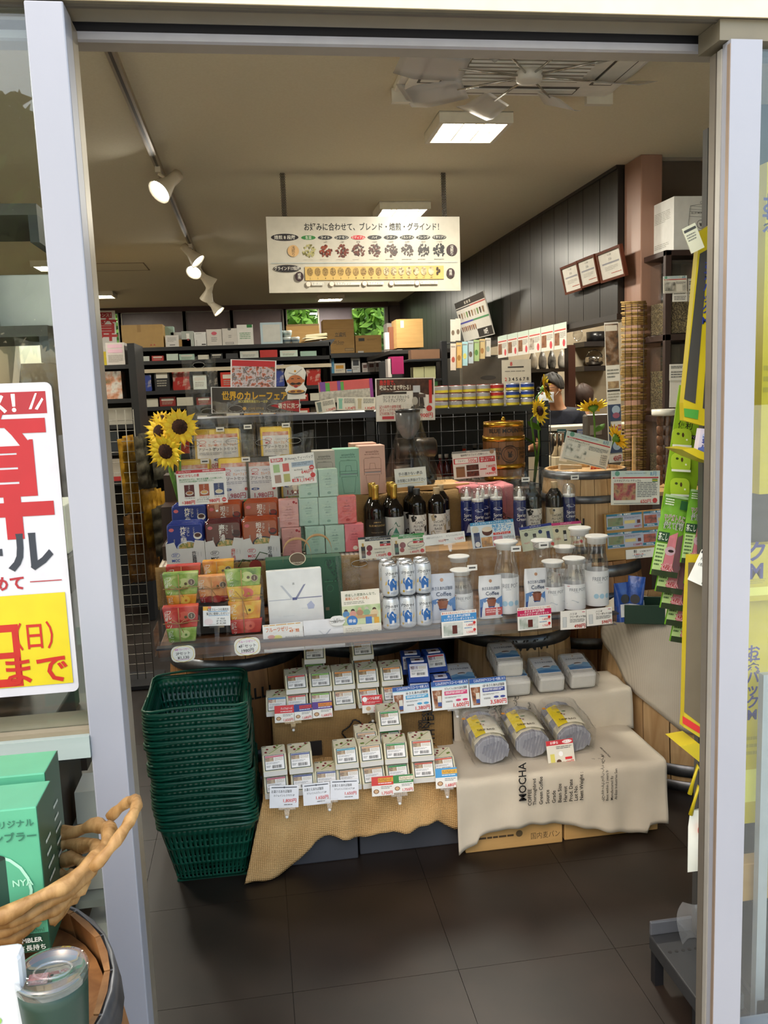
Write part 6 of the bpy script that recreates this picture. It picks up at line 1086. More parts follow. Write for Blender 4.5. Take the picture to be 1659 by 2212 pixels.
# tower of wafers in a clear container
cx, z0, w, h = fit(1410, 884, 1456, 1052, 4.15)
t = thing('snack_jar', 'tall clear jar of brown wafers in wrinkled plastic', 'jar', (cx, 4.15, z0)); b = MB(); b.lathe([(w * .36, 0), (w * .42, h * .5), (w * .48, h * .92)], 20, FILM, cap=False); b.build('jar', t); b = MB(); b.lathe([(w * .5, h * .92), (w * .52, h * .94), (w * .52, h), (w * .48, h)], 20, C('#d8d4c8', .4)); b.build('lid', t)
for i in range(7):
    for s in (-1, 1): b = MB(); b.lathe([(.004, -.03), (.016, -.022), (.018, 0), (.016, .022), (.004, .03)], 10, tex('wafer', 'noise', '#4a2a18', '#8a5a34', (60, 60, 60), .7, .3)); b.build('wafer', t, (s * w * .16, .0, .04 + i * h * .125), (0, R_(8 * s), 0))
b = MB(); b.box(-.16, .16, -.12, .3, -.02, 0, PALE); b.box(-.14, .14, -.08, .28, -z0, -.02, WOODD); o = b.build('side_stand', None, (cx + .02, 4.1, z0 - .001)); tag(o, 'pale-topped stand under the wafer jar', 'stand')
# ================================================================ bean cabinet by the pillar
CX0 = 2.534; CX1 = 3.35; CY0, CY1 = 4.60, 4.94; CT = P(1437, 540, CY0).z
CX0 = P(1437, 700, CY0).x
CABW = C('#3a2a26', .4)
t = thing('bean_cabinet', 'dark wooden cabinet with clear bins of green coffee beans', 'cabinet', (CX0, CY0, 0)); W2 = CX1 - CX0; D2 = CY1 - CY0
rows_ = [P(1437, q, CY0).z for q in (545, 728, 905, 1080, 1250)]
b = MB(); b.box(0, W2, 0, D2, CT - .03, CT, CABW)
for x in (0, W2 - .035): b.box(x, x + .035, 0, .03, 0, CT, CABW); b.box(x, x + .035, D2 - .03, D2, 0, CT, CABW)
for z in rows_[1:]: b.box(.0, W2, 0, D2, z - .02, z + .015, CABW)
b.box(0, W2, D2 - .012, D2, 0, CT, C('#2a201c', .5)); b.box(0, .012, .03, D2 - .03, 0, .3, CABW); b.build('frame', t, bev=.002)
BEANS = tex('green_beans', 'beans', '#3a3020', '#9a8a64', (140, 140, 140), .7, .8, .004, c3='#6a5c40')
BINP = film('clear_bin', .06, .4, .08, .03, 0, tint=(.95, .95, .93))
for r in range(4):
    z1_, z0_ = rows_[r], rows_[r + 1]
    for c in range(5):
        x0 = .04 + c * .155; zb = z0_ + .018; hh = z1_ - z0_ - .06
        bn = MB(); bn.box(x0, x0 + .145, .004, D2 - .02, zb, zb + hh, BINP); bo = bn.build('bin', t)
        bb = MB(); bb.box(x0 + .004, x0 + .141, .008, D2 - .024, zb + .004, zb + hh * (.45 + .25 * ((c * 7 + r * 3) % 4) / 4), BEANS); bb.build('beans', bo)
card('bean_card', 'August bean card with flower photo on the bean cabinet', 'price card', pose((1433, 597), (1484, 595), (1433, 634), CY0 - .02), month('ケニア', '', photo('#3a3a30', '#e8e6dc', s=30), True), C('#ece8dc', .3))
for k, q in enumerate((((1453, 630), (1485, 629), (1453, 652), 'white bean price slip below the flower card'), ((1487, 602), (1506, 601), (1487, 652), 'white bean price slip beside the flower card'), ((1446, 787), (1478, 786), (1446, 822), 'white bean price list on the second cabinet row'), ((1441, 820), (1478, 819), (1446, 880), 'blank white sheet below the bean price list'))):
    card('bean_card', q[3], 'price card', pose(*q[:3], CY0 - .018 + .003 * k), [('x', .1, .12, .9, .3, 2, '#333333'), ('x', .1, .45, .9, .9, 3, '#777777')] if k < 3 else [])
cx, z0, w, h = fit(1466, 424, 1560, 541, CY0 + .02)
t = thing('keg_box', 'white carton with a keg drawing on top of the bean cabinet', 'box', (CX0 + .06, CY0 + .03, CT + .001)); hb = P(1466, 424, CY0 + .03).z - CT; w = .27
b = MB(); b.box(0, w, 0, .27, 0, hb, C('#e2e2de', .5)); b.build('carton', t, bev=.002)
p = MB(); GL = C('#7a7a78', .5)
kp = lambda pts: p.tube([(.16 + a * .075, -.0012, hb * q) for a, q in pts], .0009, GL, 4)
kp([(-.85, .82), (-1, .5), (-.85, .16), (-.5, .12), (0, .11), (.5, .12), (.85, .16), (1, .5), (.85, .82), (0, .80), (-.85, .82)])
for q in (.76, .72, .30, .26, .63, .38): kp([(-.92, q), (0, q - .015), (.92, q)])
kp([(-.85, .82), (0, .85), (.85, .82)]); kp([(.08 * math.cos(a), .88 + .025 * math.sin(a)) for a in [i * .785 for i in range(9)]])
draw(p, [('t', .59, .31, .04, 'BLUE MOUNTAIN', '#6a6a68', 'c', .01, .42), ('e', .59, .52, .09, .09, '#8a8a88'), ('e', .59, .52, .075, .075, '#e2e2de'), ('p', [(.55, .5), (.63, .5), (.6, .56), (.58, .56)], '#5a5a58')], w, hb, x0=0, z1=hb); p.build('print', t)
p = MB(); p.M = Matrix.Rotation(R_(-90), 4, 'Z'); draw(p, [('x', .15, .2, .85, .42, 7, '#b0b0aa'), ('x', .15, .8, .8, .9, 3, '#b0b0aa')], .27, hb, x0=-.27, z1=hb); p.build('print', t)
# ================================================================ bamboo blind and poster strip
t = thing('bamboo_blind', 'narrow bamboo reed blind hanging beside the brown pillar', 'blind', (0, 0, 0)); xb0, xb1 = P(1320, 800, 5.0).x, P(1372, 800, 5.0).x; zt_, zb_ = P(1345, 662, 5.0).z, P(1345, 1120, 5.0).z
REED = tex('reed', 'wood', '#8f6d38', '#d6b472', (40, 10, 40), .6, .2); n = 150; sl = None
for i in range(n):
    z = zt_ - (zt_ - zb_) * i / n
    if sl is None: m = MB(); m.tube([(xb0, 0, 0), ((xb0 + xb1) / 2, .002, 0), (xb1, 0, 0)], .0056, REED, 5); sl = m.build('slat', t, (0, 4.85, z))
    else: link('slat', sl.data, t, (rng.uniform(-.006, .006), 4.85 + rng.uniform(-.003, .003), z), (0, R_(rng.uniform(-1, 1)), 0))
for k in range(4): m = MB(); x = xb0 + (xb1 - xb0) * (k + .5) / 4; m.tube([(x, 4.843, zt_), (x, 4.843, zb_)], .0013, INK, 4); m.build('cord', t)
st = pose((1314, 697), (1344, 695), (1316, 1000), 4.78)
card('poster_strip', 'tall drink poster strip with 550 yen hung on the bamboo blind', 'poster', st, [('r', .03, .01, .97, .30, photo('#3a3028', '#7a5a40', '#a89888', s=20)), ('r', .05, .02, .9, .06, '#d8d0c0'), ('x', .08, .33, .92, .40, 3, '#888880'), ('r', .1, .415, .9, .465, photo('#8a6a4a', '#c8b088', s=30)), ('r', .05, .475, .95, .487, '#3a3632'), ('x', .08, .5, .92, .56, 3, '#b0aca0'), ('r', .03, .58, .97, .70, '#3a4a6a'), ('e', .62, .62, .3, .3, '#a8bcd0'), ('e', .62, .66, .26, .2, '#a05a70'), ('r', .04, .6, .2, .84, '#4a4e5a'), ('t', .6, .76, .06, '550円', '#b0323a', 'c', .02, .7), ('r', .03, .86, .97, .93, '#3a4a6a'), ('e', .6, .88, .3, .3, '#a8bcd0'), ('t', .6, .97, .04, '4??円'.replace('??', '50'), '#b0323a', 'c', .02, .6)], C('#e4e0d6', .3))
# ================================================================ packs hung inside the doorway
LIME = C('#8fb82a', .35); GRN = tex('green_pack', 'noise', '#5f9a2a', '#7fb83a', (20, 20, 20), .25, .3, .003)
YH = 2.15
t = card('strip_card', 'lime green backing card of the hanging tea strainer packs', 'display card', pose((1443, 830), (1512, 838), (1428, 1110), YH + .02), [('t', .35, .30, .05, '便利', INK, 'c', .01), ('r', .0, .37, 1, .40, '#2a2420'), ('t', .5, .385, .02, '茶葉が広がりやすく、本来', '#ffffff', 'c', .01, .85)], LIME, th=.004)
for k in range(4):
    a = P(1452 - 2 * k, 935 + k * 54, YH); m = MB(); m.slab(rrect(.055, .05, .015), -.004, -.002, C('#a8c83a', .3)); q = m.build('hook_card', None, (a.x + .03, YH + .008, a.z - .04), (R_(-12), R_(6), 0)); tag(q, 'small lime hook tab, %s from the top on the backing card' % ('first second third fourth'.split()[k]), 'hook tab', 'lime hook tabs')
    m = MB(); draw(m, [('e', .3, .3, .08, .06, '#3a4a1a'), ('e', .55, .35, .06, .11, '#4a3a20'), ('e', .75, .6, .05, .05, '#e8f0d0'), ('r', 0, .88, 1, 1, '#e0e8d8')], .055, .05, y=-.004); m.build('print', q)
def tpack(lab, tl, tr, bl, Y, full=True):
    ps = pose(tl, tr, bl, Y, 3); o, rot, w, h = ps; t = thing('strainer_pack', lab, 'tea strainer pack', o, rot, 'hanging tea strainer packs')
    b = MB(); b.grid(lambda u, v: ((u - .5) * w, -.004 * math.sin(u * math.pi) * math.sin(v * math.pi) - .002 * math.sin(v * 20) * (v > .85), v * h), 8, 14, GRN); b.grid(lambda u, v: ((.5 - u) * w, .006 * math.sin(u * math.pi), v * h), 4, 4, GRN); b.build('pouch', t)
    p = MB(); it = [('r', .0, .0, 1, .03, '#a8c890'), ('x', .05, .05, .4, .14, 3, '#e0ecd0'), ('r', .62, .05, 1, .16, '#1f5a2a'), ('t', .5, .28, .075, 'マグボトルに', '#e8e8e0', 'c', .045, .8), ('t', .5, .37, .075, '使えて便利', '#e8e8e0', 'c', .045, .75), ('t', .5, .28, .075, 'マグボトルに', '#7a2a2a', 'c', .0, .8), ('t', .5, .37, .075, '使えて便利', '#2a4a2a', 'c', .0, .75), ('r', 0, .46, .42, .58, '#1f4a2a'), ('t', .2, .52, .08, '茶こし', '#e8f0e0', 'c', .01, .36), ('p', [(0, .6), (.4, .6), (.34, .95), (0, .95)], '#b8d890'), ('x', .04, .62, .32, .9, 6, '#4a6a3a'), ('p', [(.42, .5), (.72, .44), (.74, .95), (.36, .95)], '#c87a84'), ('e', .55, .68, .2, .16, '#c8a8b4'), ('e', .58, .68, .11, .05, '#2a1a14'), ('p', [(.74, .5), (1, .44), (1, .95), (.74, .95)], '#6a4a50'), ('r', 0, .93, 1, 1, '#2a3a20'), ('t', .55, .88, .07, '24枚入', '#f0e0e0', 'c', .05, .5), ('t', .55, .88, .07, '24枚入', '#a82a34', 'c', .01, .5)]
    draw(p, it, w, h, y=-.005); p.build('print', t)
    b = MB(); b.grid(lambda u, v: ((u - .5) * w * 1.02, -.009 - .003 * math.sin(u * 9 + v * 12), v * h), 8, 10, FILM); b.build('film', t)
for k, lab in enumerate(('tea strainer pack in front of the hanging row, whole front showing', 'second hanging tea strainer pack, foot showing', 'third hanging tea strainer pack, foot showing', 'fourth hanging tea strainer pack, foot showing', 'lowest hanging tea strainer pack above the sack')):
    dx, dy = 10.5 * k, 36 * k; tpack(lab, (1431 + dx, 1066 + dy), (1488 + dx, 1076 + dy), (1403 + dx, 1240 + dy), YH - .03 + .014 * k)
for k, lab in enumerate(('tea strainer pack of the inner column, upper', 'tea strainer pack of the inner column, lower')): tpack(lab, (1495 + 4 * k, 1057 + 40 * k), (1552 + 4 * k, 1064 + 40 * k), (1468 + 8 * k, 1215 + 45 * k), YH - .05 + .02 * k)
YEL = C('#c4b01e', .35); DKW = C('#3f3d3a', .5)
def ypoly(name, lab, pts, Y, th, mat, wins, wm=DKW, cat='display stand', extra=None):
    v = [P(a, q, Y) for a, q in pts]; b = MB(); b.slab([(p_.x, p_.z) for p_ in v], Y, Y + th, mat); o = b.build(name); tag(o, lab, cat)
    for w_ in wins: m = MB(); q = [P(a, c, Y - .001) for a, c in w_]; m.slab([(p_.x, p_.z) for p_ in q], Y - .0015, Y - .0005, wm); m.build('window', o)
    if extra: extra(o)
    return o
def ex1(o):
    m = MB()
    for k, c in enumerate('お茶パックM'): a = P(1531 - 1.6 * k, 572 + 24 * k, 1.985); m.text(c, a.x, a.z, .018, C('#2a3a8a', .4), 1.984, 'c', .03)
    q = [P(a, c, 1.985) for a, c in ((1477, 882), (1509, 886), (1507, 906), (1478, 900))]; m.add([(p_.x, 1.984, p_.z) for p_ in q], [(0, 1, 2, 3)], C('#4a9a3a', .4)); m.build('print', o)
ypoly('pack_display', 'yellow and dark card tower of tea packs by the door jamb', [(1476, 870), (1512, 500), (1560, 470), (1552, 905), (1520, 920), (1477, 908)], 1.986, .02, YEL, [[(1478, 862), (1512, 548), (1530, 538), (1502, 872)], [(1518, 882), (1540, 560), (1552, 560), (1548, 890)]], extra=ex1)
card('hang_slip', 'cream price slip hung at an angle over the yellow tower', 'price slip', pose((1510, 492), (1538, 478), (1494, 548), 1.96), [('r', .05, .1, .95, .2, '#4a4a48'), ('x', .1, .3, .8, .6, 3, '#8a8a80')], C('#e4e2c8', .4))
ypoly('pack_shelf', 'yellow curved shelf lip below the tea tower holding a lilac pack', [(1473, 971), (1500, 968), (1552, 990), (1552, 1005), (1510, 990)], 1.97, .09, YEL, [])
o = card('lilac_pack', 'lilac tea pack standing on the yellow shelf lip', 'tea pack', pose((1510, 925), (1552, 930), (1505, 985), 1.98), [('e', .5, .3, .4, .3, '#b9c0e0'), ('v', .3, .35, .2, 'お茶', '#3a4a9a', .04), ('v', .62, .3, .16, 'パック', '#3a4a9a', .03), ('p', [(0, .7), (.5, .6), (1, .7), (1, 1), (0, 1)], '#5a6ab0')], C('#d8cfe0', .3), th=.02)
def ex2(o):
    m = MB(); q = [P(a, c, 1.935) for a, c in ((1474, 1546), (1540, 1588), (1540, 1602), (1474, 1562))]; m.add([(p_.x, 1.934, p_.z) for p_ in q][::-1], [(0, 1, 2, 3)], RED); m.build('print', o)
ypoly('pack_display', 'lower yellow-edged tea display with a brown window', [(1483, 1330), (1478, 1548), (1476, 1570), (1552, 1620), (1552, 1200), (1490, 1200)], 1.936, .02, YEL, [[(1487, 1215), (1550, 1215), (1542, 1570), (1520, 1570), (1478, 1538)]], C('#6a5e4c', .5), extra=ex2)
ypoly('pack_shelf', 'yellow wedge tray under the lower tea display', [(1469, 1612), (1508, 1605), (1552, 1640), (1552, 1680)], 1.93, .08, YEL, [])
card('hang_slip', 'white barcode price slip leaning over the lower tea display', 'price slip', pose((1498, 1182), (1552, 1207), (1486, 1252), 1.90), [('r', 0, .02, 1, .1, '#2a2a2c'), ('t', .1, .25, .12, 'HR お茶パック', '#333333', 'l', .005, .8), ('t', .1, .42, .1, '(糸付)', '#333333', 'l'), ('b', .5, .8, .9, .95, '#333333')], C('#eceae2', .4))
for k, (px, py) in enumerate(((1506, 1690), (1508, 1735))):
    a = P(px, py, 1.94); m = MB(); m.tube([(a.x - .02, 1.94, a.z - .03), (a.x, 1.94, a.z + .045), (a.x + .03, 1.94, a.z - .02), (a.x + .045, 1.94, a.z - .05)], .006, YEL, 6); q = m.build('clip_hook', None); tag(q, ['yellow plastic hook under the wedge tray', 'lower yellow plastic hook above the green pack'][k], 'hook')
t = thing('tea_pouch', 'white and lime tea pouch hung low beside the jamb', 'tea pouch', P(1520, 1880, 1.96)); b = MB(); b.grid(lambda u, v: (-.045 + u * .12 + .02 * (v > .75) * (v - .75), -.02 * math.sin(u * 3.14) * math.sin(v * 3.14), v * .17), 10, 12, C('#e4e6dc', .35)); b.grid(lambda u, v: (.075 - u * .12 + .02 * (v > .75) * (v - .75), .012 * math.sin(u * 3.14), v * .17), 6, 6, C('#e4e6dc', .35)); b.build('pouch', t)
p = MB(); draw(p, [('p', [(.3, .1), (.8, .2), (1, .9), (.6, .8), (.35, .4)], '#5fb82a'), ('e', .2, .25, .08, .14, '#d8402a'), ('e', .65, .42, .12, .12, '#e8b0b8'), ('v', .25, .45, .12, 'なごみ', '#2a3a7a', .02)], .12, .17, x0=-.045, y=-.022); p.build('print', t)
o = thing('plastic_sleeve', 'empty clear plastic sleeve hanging below the lime pouch', 'plastic bag', P(1500, 2090, 1.95)); b = MB(); b.grid(lambda u, v: (-.01 - .035 * math.sin(v * 2.4) + u * .11, -.015 * math.sin(u * 7 + v * 6), v * .19), 10, 14, film('cloudy_sleeve', .1, .5, .15, .16, .4, 20)); b.build('sleeve', o)
cx, z0, w, h = fit(1444, 2115, 1560, 2260, 1.80)
t = thing('step_stool', 'black stool with a dark grey holed top at the threshold', 'stool', (PZ(1447, 2150, .13).x + .155, 1.86, 0), (0, 0, R_(0))); b = MB(); b.box(-.10, .02, -.12, .14, .09, .13, C('#2c2d2f', .5)); b.box(-.10, .02, .13, .14, .13, .17, C('#4a4c52', .4)); b.build('top', t, bev=.004)
for x in (-.085, .005):
    for y in (-.1, .12): m = MB(); m.box(x - .012, x + .012, y - .012, y + .012, 0, .09, BLACKM); m.build('leg', t)
for k in range(6): m = MB(); m.lathe([(.005, .1302), (.005, .1308)], 8, INK, (-.08 + k * .018, .06, 0)); m.build('hole', t)
# packs seen through the glazing beyond the jamb
for k, (tl, tr, bl, lab, txt) in enumerate((((1645, 350), (1700, 350), (1640, 1068), 'tall yellow tea pack carton against the glazing', 'お茶'), ((1620, 1178), (1700, 1173), (1614, 1300), 'yellow tea pack label strip with green cord', 'クM'), ((1622, 1300), (1700, 1294), (1602, 1780), 'tall yellow tea pack carton low in the glazing', 'お茶パックM'))):
    Y = 1.79 + .03 * k; it = [('v', .22, .12 if k != 2 else .22, .05 if k != 1 else .3, txt, '#2a2a7a', .03), ('e', .9, .92, .3, .3, '#9aa8b0') if k == 0 else ('r', .0, .75, .9, .9, '#e4dc6a'), ('x', .05, .6, .5, .7, 3, '#a89a2a')]
    card('tea_carton', lab, 'tea pack', pose(tl, tr, bl, Y), it, YEL, th=.03)
b = MB(); b.box(-.012, .012, 0, .02, 0, .9, C('#b9bcc4', .4, .3)); o = b.build('shelf_post', None, (P(1648, 1900, 1.80).x, 1.80, 0)); tag(o, 'grey steel post behind the glazing beyond the jamb', 'shelf post')
b = MB(); b.box(-.05, .12, 0, .08, 0, .10, CARTON); o = b.build('kraft_box', None, (P(1640, 1955, 1.82).x, 1.84, P(1640, 1955, 1.82).z), bev=.003); tag(o, 'small kraft box low behind the glazing', 'box')
b = MB(); b.box(1.15, 1.9, 1.80, 2.0, 0, .06, BLACKM); b.box(1.16, 1.9, 1.83, 2.0, .06, P(1640, 1955, 1.82).z - .002, BLACKM); b.box(1.13, 1.9, 1.885, 1.90, .06, 2.2, BLACKM); o = b.build('black_fixture', bev=.004); tag(o, 'black store fixture behind the glazing with tea packs', 'shelf fixture')
b = MB(); b.box(-.012, .012, -.012, .012, .02, 2.2, C('#4a4a48', .4)); b.box(-.05, .1, -.05, .1, 0, .02, BLACKM); o = b.build('display_pole', None, (1.145, 2.075, 0)); tag(o, 'slim dark pole carrying the tea displays inside the jamb', 'display pole')
# ================================================================ mesh racks behind the table
YR = 4.45; zs = P(1050, 879, YR).z
def rack(name, lab, xa, xb, top_m, px_posts):
    x0, x1 = P(xa, 890, YR).x, P(xb, 890, YR).x; t = thing(name, lab, 'rack', (x0, YR, 0)); W = x1 - x0
    b = MB(); b.box(0, W, 0, .40, zs - .03, zs, top_m); b.build('shelf', t); b = MB(); b.box(0, W, .02, .40, 1.02, 1.04, BLACKM); b.box(0, W, .02, .40, .06, .08, BLACKM); b.build('lower_shelf', t)
    for x in px_posts: m = MB(); m.box(P(x, 900, YR).x - x0 - .022, P(x, 900, YR).x - x0 + .022, .01, .05, 0, zs + .02, BLACKM); m.build('post', t)
    m = MB(); n = int(W / .062)
    for i in range(n + 1): m.tube([(W * i / n, -.004, .55), (W * i / n, -.004, zs - .03)], .0022, BLACKM, 4)
    for k in range(12): z = zs - .045 - k * .075; m.tube([(0, -.008, z), (W, -.008, z)], .0022, BLACKM, 4)
    g = m.build('wire_mesh', t); g['kind'] = 'stuff'
    m = MB(); m.box(0, W, .38, .40, .08, zs - .03, C('#141416', .6)); m.build('back_panel', t); return t
rack('mesh_rack', 'dark navy shelf rack with wire mesh behind the curry bags', 405, 812, NAVYM, (415, 800)); rack('mesh_rack', 'black wire mesh rack carrying the mackerel cans', 816, 1188, BLACKM, (826, 1178))
# cans
def tin(px, py, z, c, lab, lv, Y=YR + .02):
    t = thing('fish_can', lab, 'can', (P(px, py, Y).x, Y + .045, z), group='stacked fish cans'); b = MB(); b.lathe([(.034, 0), (.036, .003), (.036, .034), (.034, .038)], 20, C('#b9b6b0', .3, .6)); b.build('can', t)
    b = MB(); b.lathe([(.0364, .003), (.0364, .016)], 20, '#d8c43a', cap=False); b.lathe([(.0364, .017), (.0364, .0335)], 20, c if (c[1] == '2' or px == 1079) and lv else '#a9a7ad', cap=False); b.lathe([(.0345, .0375), (.035, .0395), (.02, .0395)], 20, c); b.build('label', t)
i = 0
for k, px in enumerate((957, 988, 1018, 1049, 1079, 1113, 1145)):
    blue = px > 1100
    for lv in range(3 if not blue else 3):
        nm = 'first second third fourth fifth sixth seventh'.split()[k]; tin(px, 870 - lv * 15, zs + .0005 + lv * .0395, '#24408f' if blue else '#b02a2a', '%s fish can in the %s column, %s' % ('blue' if blue else 'red-topped', nm, ('bottom', 'middle', 'top')[lv]), lv)
# bottles behind the mesh
for k, (px, c, lab) in enumerate(((953, '#5a0f10', 'dark red sauce bottle first behind the mesh'), (966, '#3a0a0c', 'dark sauce bottle second behind the mesh'), (981, '#6a1210', 'dark red sauce bottle third behind the mesh'), (992, '#3a0a0c', 'dark sauce bottle fourth behind the mesh'), (1006, '#a8301a', 'amber red bottle with grey neck behind the mesh'), (1028, '#1a1c1a', 'black bottle beside the amber one behind the mesh'), (1042, '#1a221c', 'dark green bottle next to the keg behind the mesh'))):
    Y = YR + .06; r = .026 if k != 4 else .03; hh = .2 if k < 4 else .25; bottle(lab, px, 960, Y, 1.0405, [(.95, 0), (1, .01), (1, hh * .6), (.4, hh * .78), (.36, hh * .92)], r, C(c, .08), ([(.4, hh * .9), (.42, hh), (.38, hh)], C('#5a5c5e' if k >= 4 else '#b0aca4', .4)), [('x', .2, .2, .8, .8, 3, '#6a6a66')], 1.2, (.02, hh * .4), C('#cfc8bc', .5), 'sauce_bottle', group='sauce bottles')
# banner, curry poster, cook cut-out, tumblers, grinder poster
YQ = YR - .02
card('curry_banner', 'black banner with gold curry fair lettering and red wedge', 'banner', pose((456, 836), (648, 836), (457, 893), YQ - .04), [('r', .01, .02, .99, .98, tex('banner_ground', 'noise', '#14141e', '#3a2a1a', (3, 3, 3), .2, 0)), ('p', [(.66, .72), (.86, .52), (.99, .5), (.99, .95), (.86, .9)], '#b0202a'), ('t', .49, .34, .28, '世界のカレーフェア', '#d8a82a', 'c', .035, .74), ('t', .47, .55, .1, 'MCC業務用高級カレーほか', '#d8c84a', 'c', .01, .33), ('t', .88, .72, .17, '暑さに克つ！', '#f0ece4', 'c', .02, .26), ('e', .37, .82, .02, .02, '#c89a3a'), ('t', .5, .82, .09, 'CAFE STYLE', '#b89a5a', 'c', .005, .2), ('t', .47, .94, .06, 'MCCカフェスタイルは、フレッシュ感、スパイス感をプロの味で引き出す高いクオリティのシリーズです', '#b8b4ac', 'c', 0, .85)], C('#e4e6ee', .15))
card('curry_poster', 'glossy poster of curry dishes standing above the banner', 'poster', pose((498, 776), (597, 779), (498, 847), YQ - .01), [('r', .03, .02, .97, .2, '#c02a34'), ('r', .03, .2, .97, .88, photo('#3a2a24', '#b85a34', '#c8c4d0', '#6a4a30', '#8a9ab8', s=36)), ('t', .3, .94, .07, '278円', RED, 'c', .01), ('t', .86, .94, .07, '980円', RED, 'c', .01)], C('#e9e8f0', .12))
cx, z0, w, h = fit(614, 790, 661, 862, YQ)
t = thing('cook_cutout', 'flat cut-out of a moustached cook in a white turban holding curry', 'cut-out', (cx, YQ - .05, z0)); b = MB(); pts = [(-.42, 0), (.42, 0), (.40, .14), (.50, .30), (.38, .42), (.44, .60), (.50, .78), (.38, .94), (.12, 1.0), (-.14, 1.0), (-.40, .94), (-.50, .76), (-.44, .58), (-.36, .42), (-.50, .28), (-.40, .14)]
b.slab([(a * w, q * h) for a, q in pts], 0, .006, WHITE); b.build('board', t)
p = MB(); draw(p, [('e', .5, .46, .34, .27, '#c8794a'), ('e', .15, .46, .06, .07, '#c8794a'), ('e', .85, .46, .06, .07, '#c8794a'), ('p', [(.08, .36), (.14, .12), (.5, .02), (.86, .12), (.92, .36), (.5, .24)], '#f2f0ec'), ('p', [(.2, .2), (.5, .25), (.8, .1), (.82, .13), (.5, .28), (.2, .23)], '#b8b8bc'), ('e', .5, .17, .05, .05, '#d89a3a'), ('p', [(.22, .54), (.34, .5), (.5, .53), (.66, .5), (.78, .54), (.64, .58), (.5, .56), (.36, .58)], '#2a1a14'), ('e', .5, .62, .09, .06, '#a82a2a'), ('r', .3, .38, .42, .4, '#2a1a14'), ('r', .58, .38, .7, .4, '#2a1a14'), ('e', .5, .80, .42, .1, '#4a4a52'), ('e', .5, .77, .38, .08, '#d8a04a'), ('e', .35, .77, .12, .05, '#7a4a34'), ('e', .64, .77, .12, .05, '#7a4a34')], w, h); p.build('print', t)
t = card('tumbler_pack', 'clear pack with red and green header behind three tumbler cards', 'pack', pose((690, 826), (806, 817), (692, 872), YR + .05), [('r', 0, 0, 1, .45, '#c85a5a'), ('r', .02, 0, .12, .45, '#7a4a9a'), ('r', .12, .05, .2, .45, '#5aa04a'), ('r', .34, 0, .4, .45, '#7a4a9a'), ('r', .4, .05, .46, .45, '#5aa04a'), ('r', .94, 0, 1, .9, '#8a3a8a'), ('r', .0, .45, .94, 1, photo('#c8c4b8', '#9a968c', s=60))], C('#c8c4bc', .2), th=.04)
for k, (tl, tr, bl, c, w3) in enumerate((((681, 868), (723, 860), (685, 894), '#7a8a88', 'grey'), ((725, 858), (766, 858), (728, 886), '#8ac8b4', 'mint'), ((767, 858), (809, 858), (769, 886), '#c8bc9a', 'beige'))): card('tumbler_card', 'small card of a %s tumbler priced 1,354 yen' % w3, 'price card', pose(tl, tr, bl, YR - .03 - .003 * k), [('r', .1, .25, .28, .9, C(c, .4)), ('r', .08, .1, .3, .25, C(c, .4)), ('x', .38, .12, .95, .5, 4, '#6a6a66'), ('t', .96, .84, .2, '1,354円', RED, 'r', .02, .6)], C('#e9e6da', .3))
card('grinder_poster', 'framed coffee grinder poster with brown bean header', 'poster', pose((810, 818), (938, 815), (813, 911), YQ - .05), [('r', .02, .02, .98, .4, photo('#3a2018', '#5a3626', s=40)), ('p', [(.02, .4), (.35, .3), (.65, .3), (.98, .45), (.98, .98), (.02, .98)], '#efece6'), ('t', .07, .1, .1, '挽き目で、', '#d8302a', 'l', .03, .26), ('t', .07, .22, .1, '味はここまで変わる！', '#e8e0d4', 'l', .03, .52), ('r', .08, .32, .52, .37, '#2a2220'), ('t', .12, .44, .07, 'カリタ ナイスカットG', '#3a3632', 'l', .008, .44), ('t', .12, .52, .07, 'プレミアムブラウン', '#3a3632', 'l', .008, .38), ('t', .06, .66, .06, '☑15段階の調整可能', '#b0403a', 'l', .008, .36), ('t', .06, .74, .06, '☑カット刃で均一な粒度', '#b0403a', 'l', .008, .42), ('t', .06, .82, .06, '☑低速回転で豆への負担を軽減', '#b0403a', 'l', .008, .46), ('r', .1, .88, .3, .95, '#c8404a'), ('t', .52, .88, .06, '48,400円', '#6a6a66', 'r', 0, .16), ('r', .63, .18, .75, .34, '#c8ccd4'), ('r', .63, .34, .73, .66, '#3a2e2a'), ('p', [(.6, .66), (.8, .66), (.84, .72), (.58, .72)], '#2a201c'), ('r', .72, .38, .84, .46, '#5a4a44'), ('p', [(.74, .46), (.8, .46), (.82, .66), (.74, .66)], '#3a2e2a'), ('e', .66, .54, .05, .07, '#b8b4ac'), ('r', .9, .06, .95, .6, '#c8302a'), ('e', .9, .72, .05, .05, '#c8302a'), ('t', .96, .88, .1, '42,900円', '#c8302a', 'r', .02, .34)], C('#efece6', .25), th=.008)
clear_bag('empty clear carrier bag hung at the end of the navy rack', 435, 880, YR - .03, 1.47, .15, .32, .05)
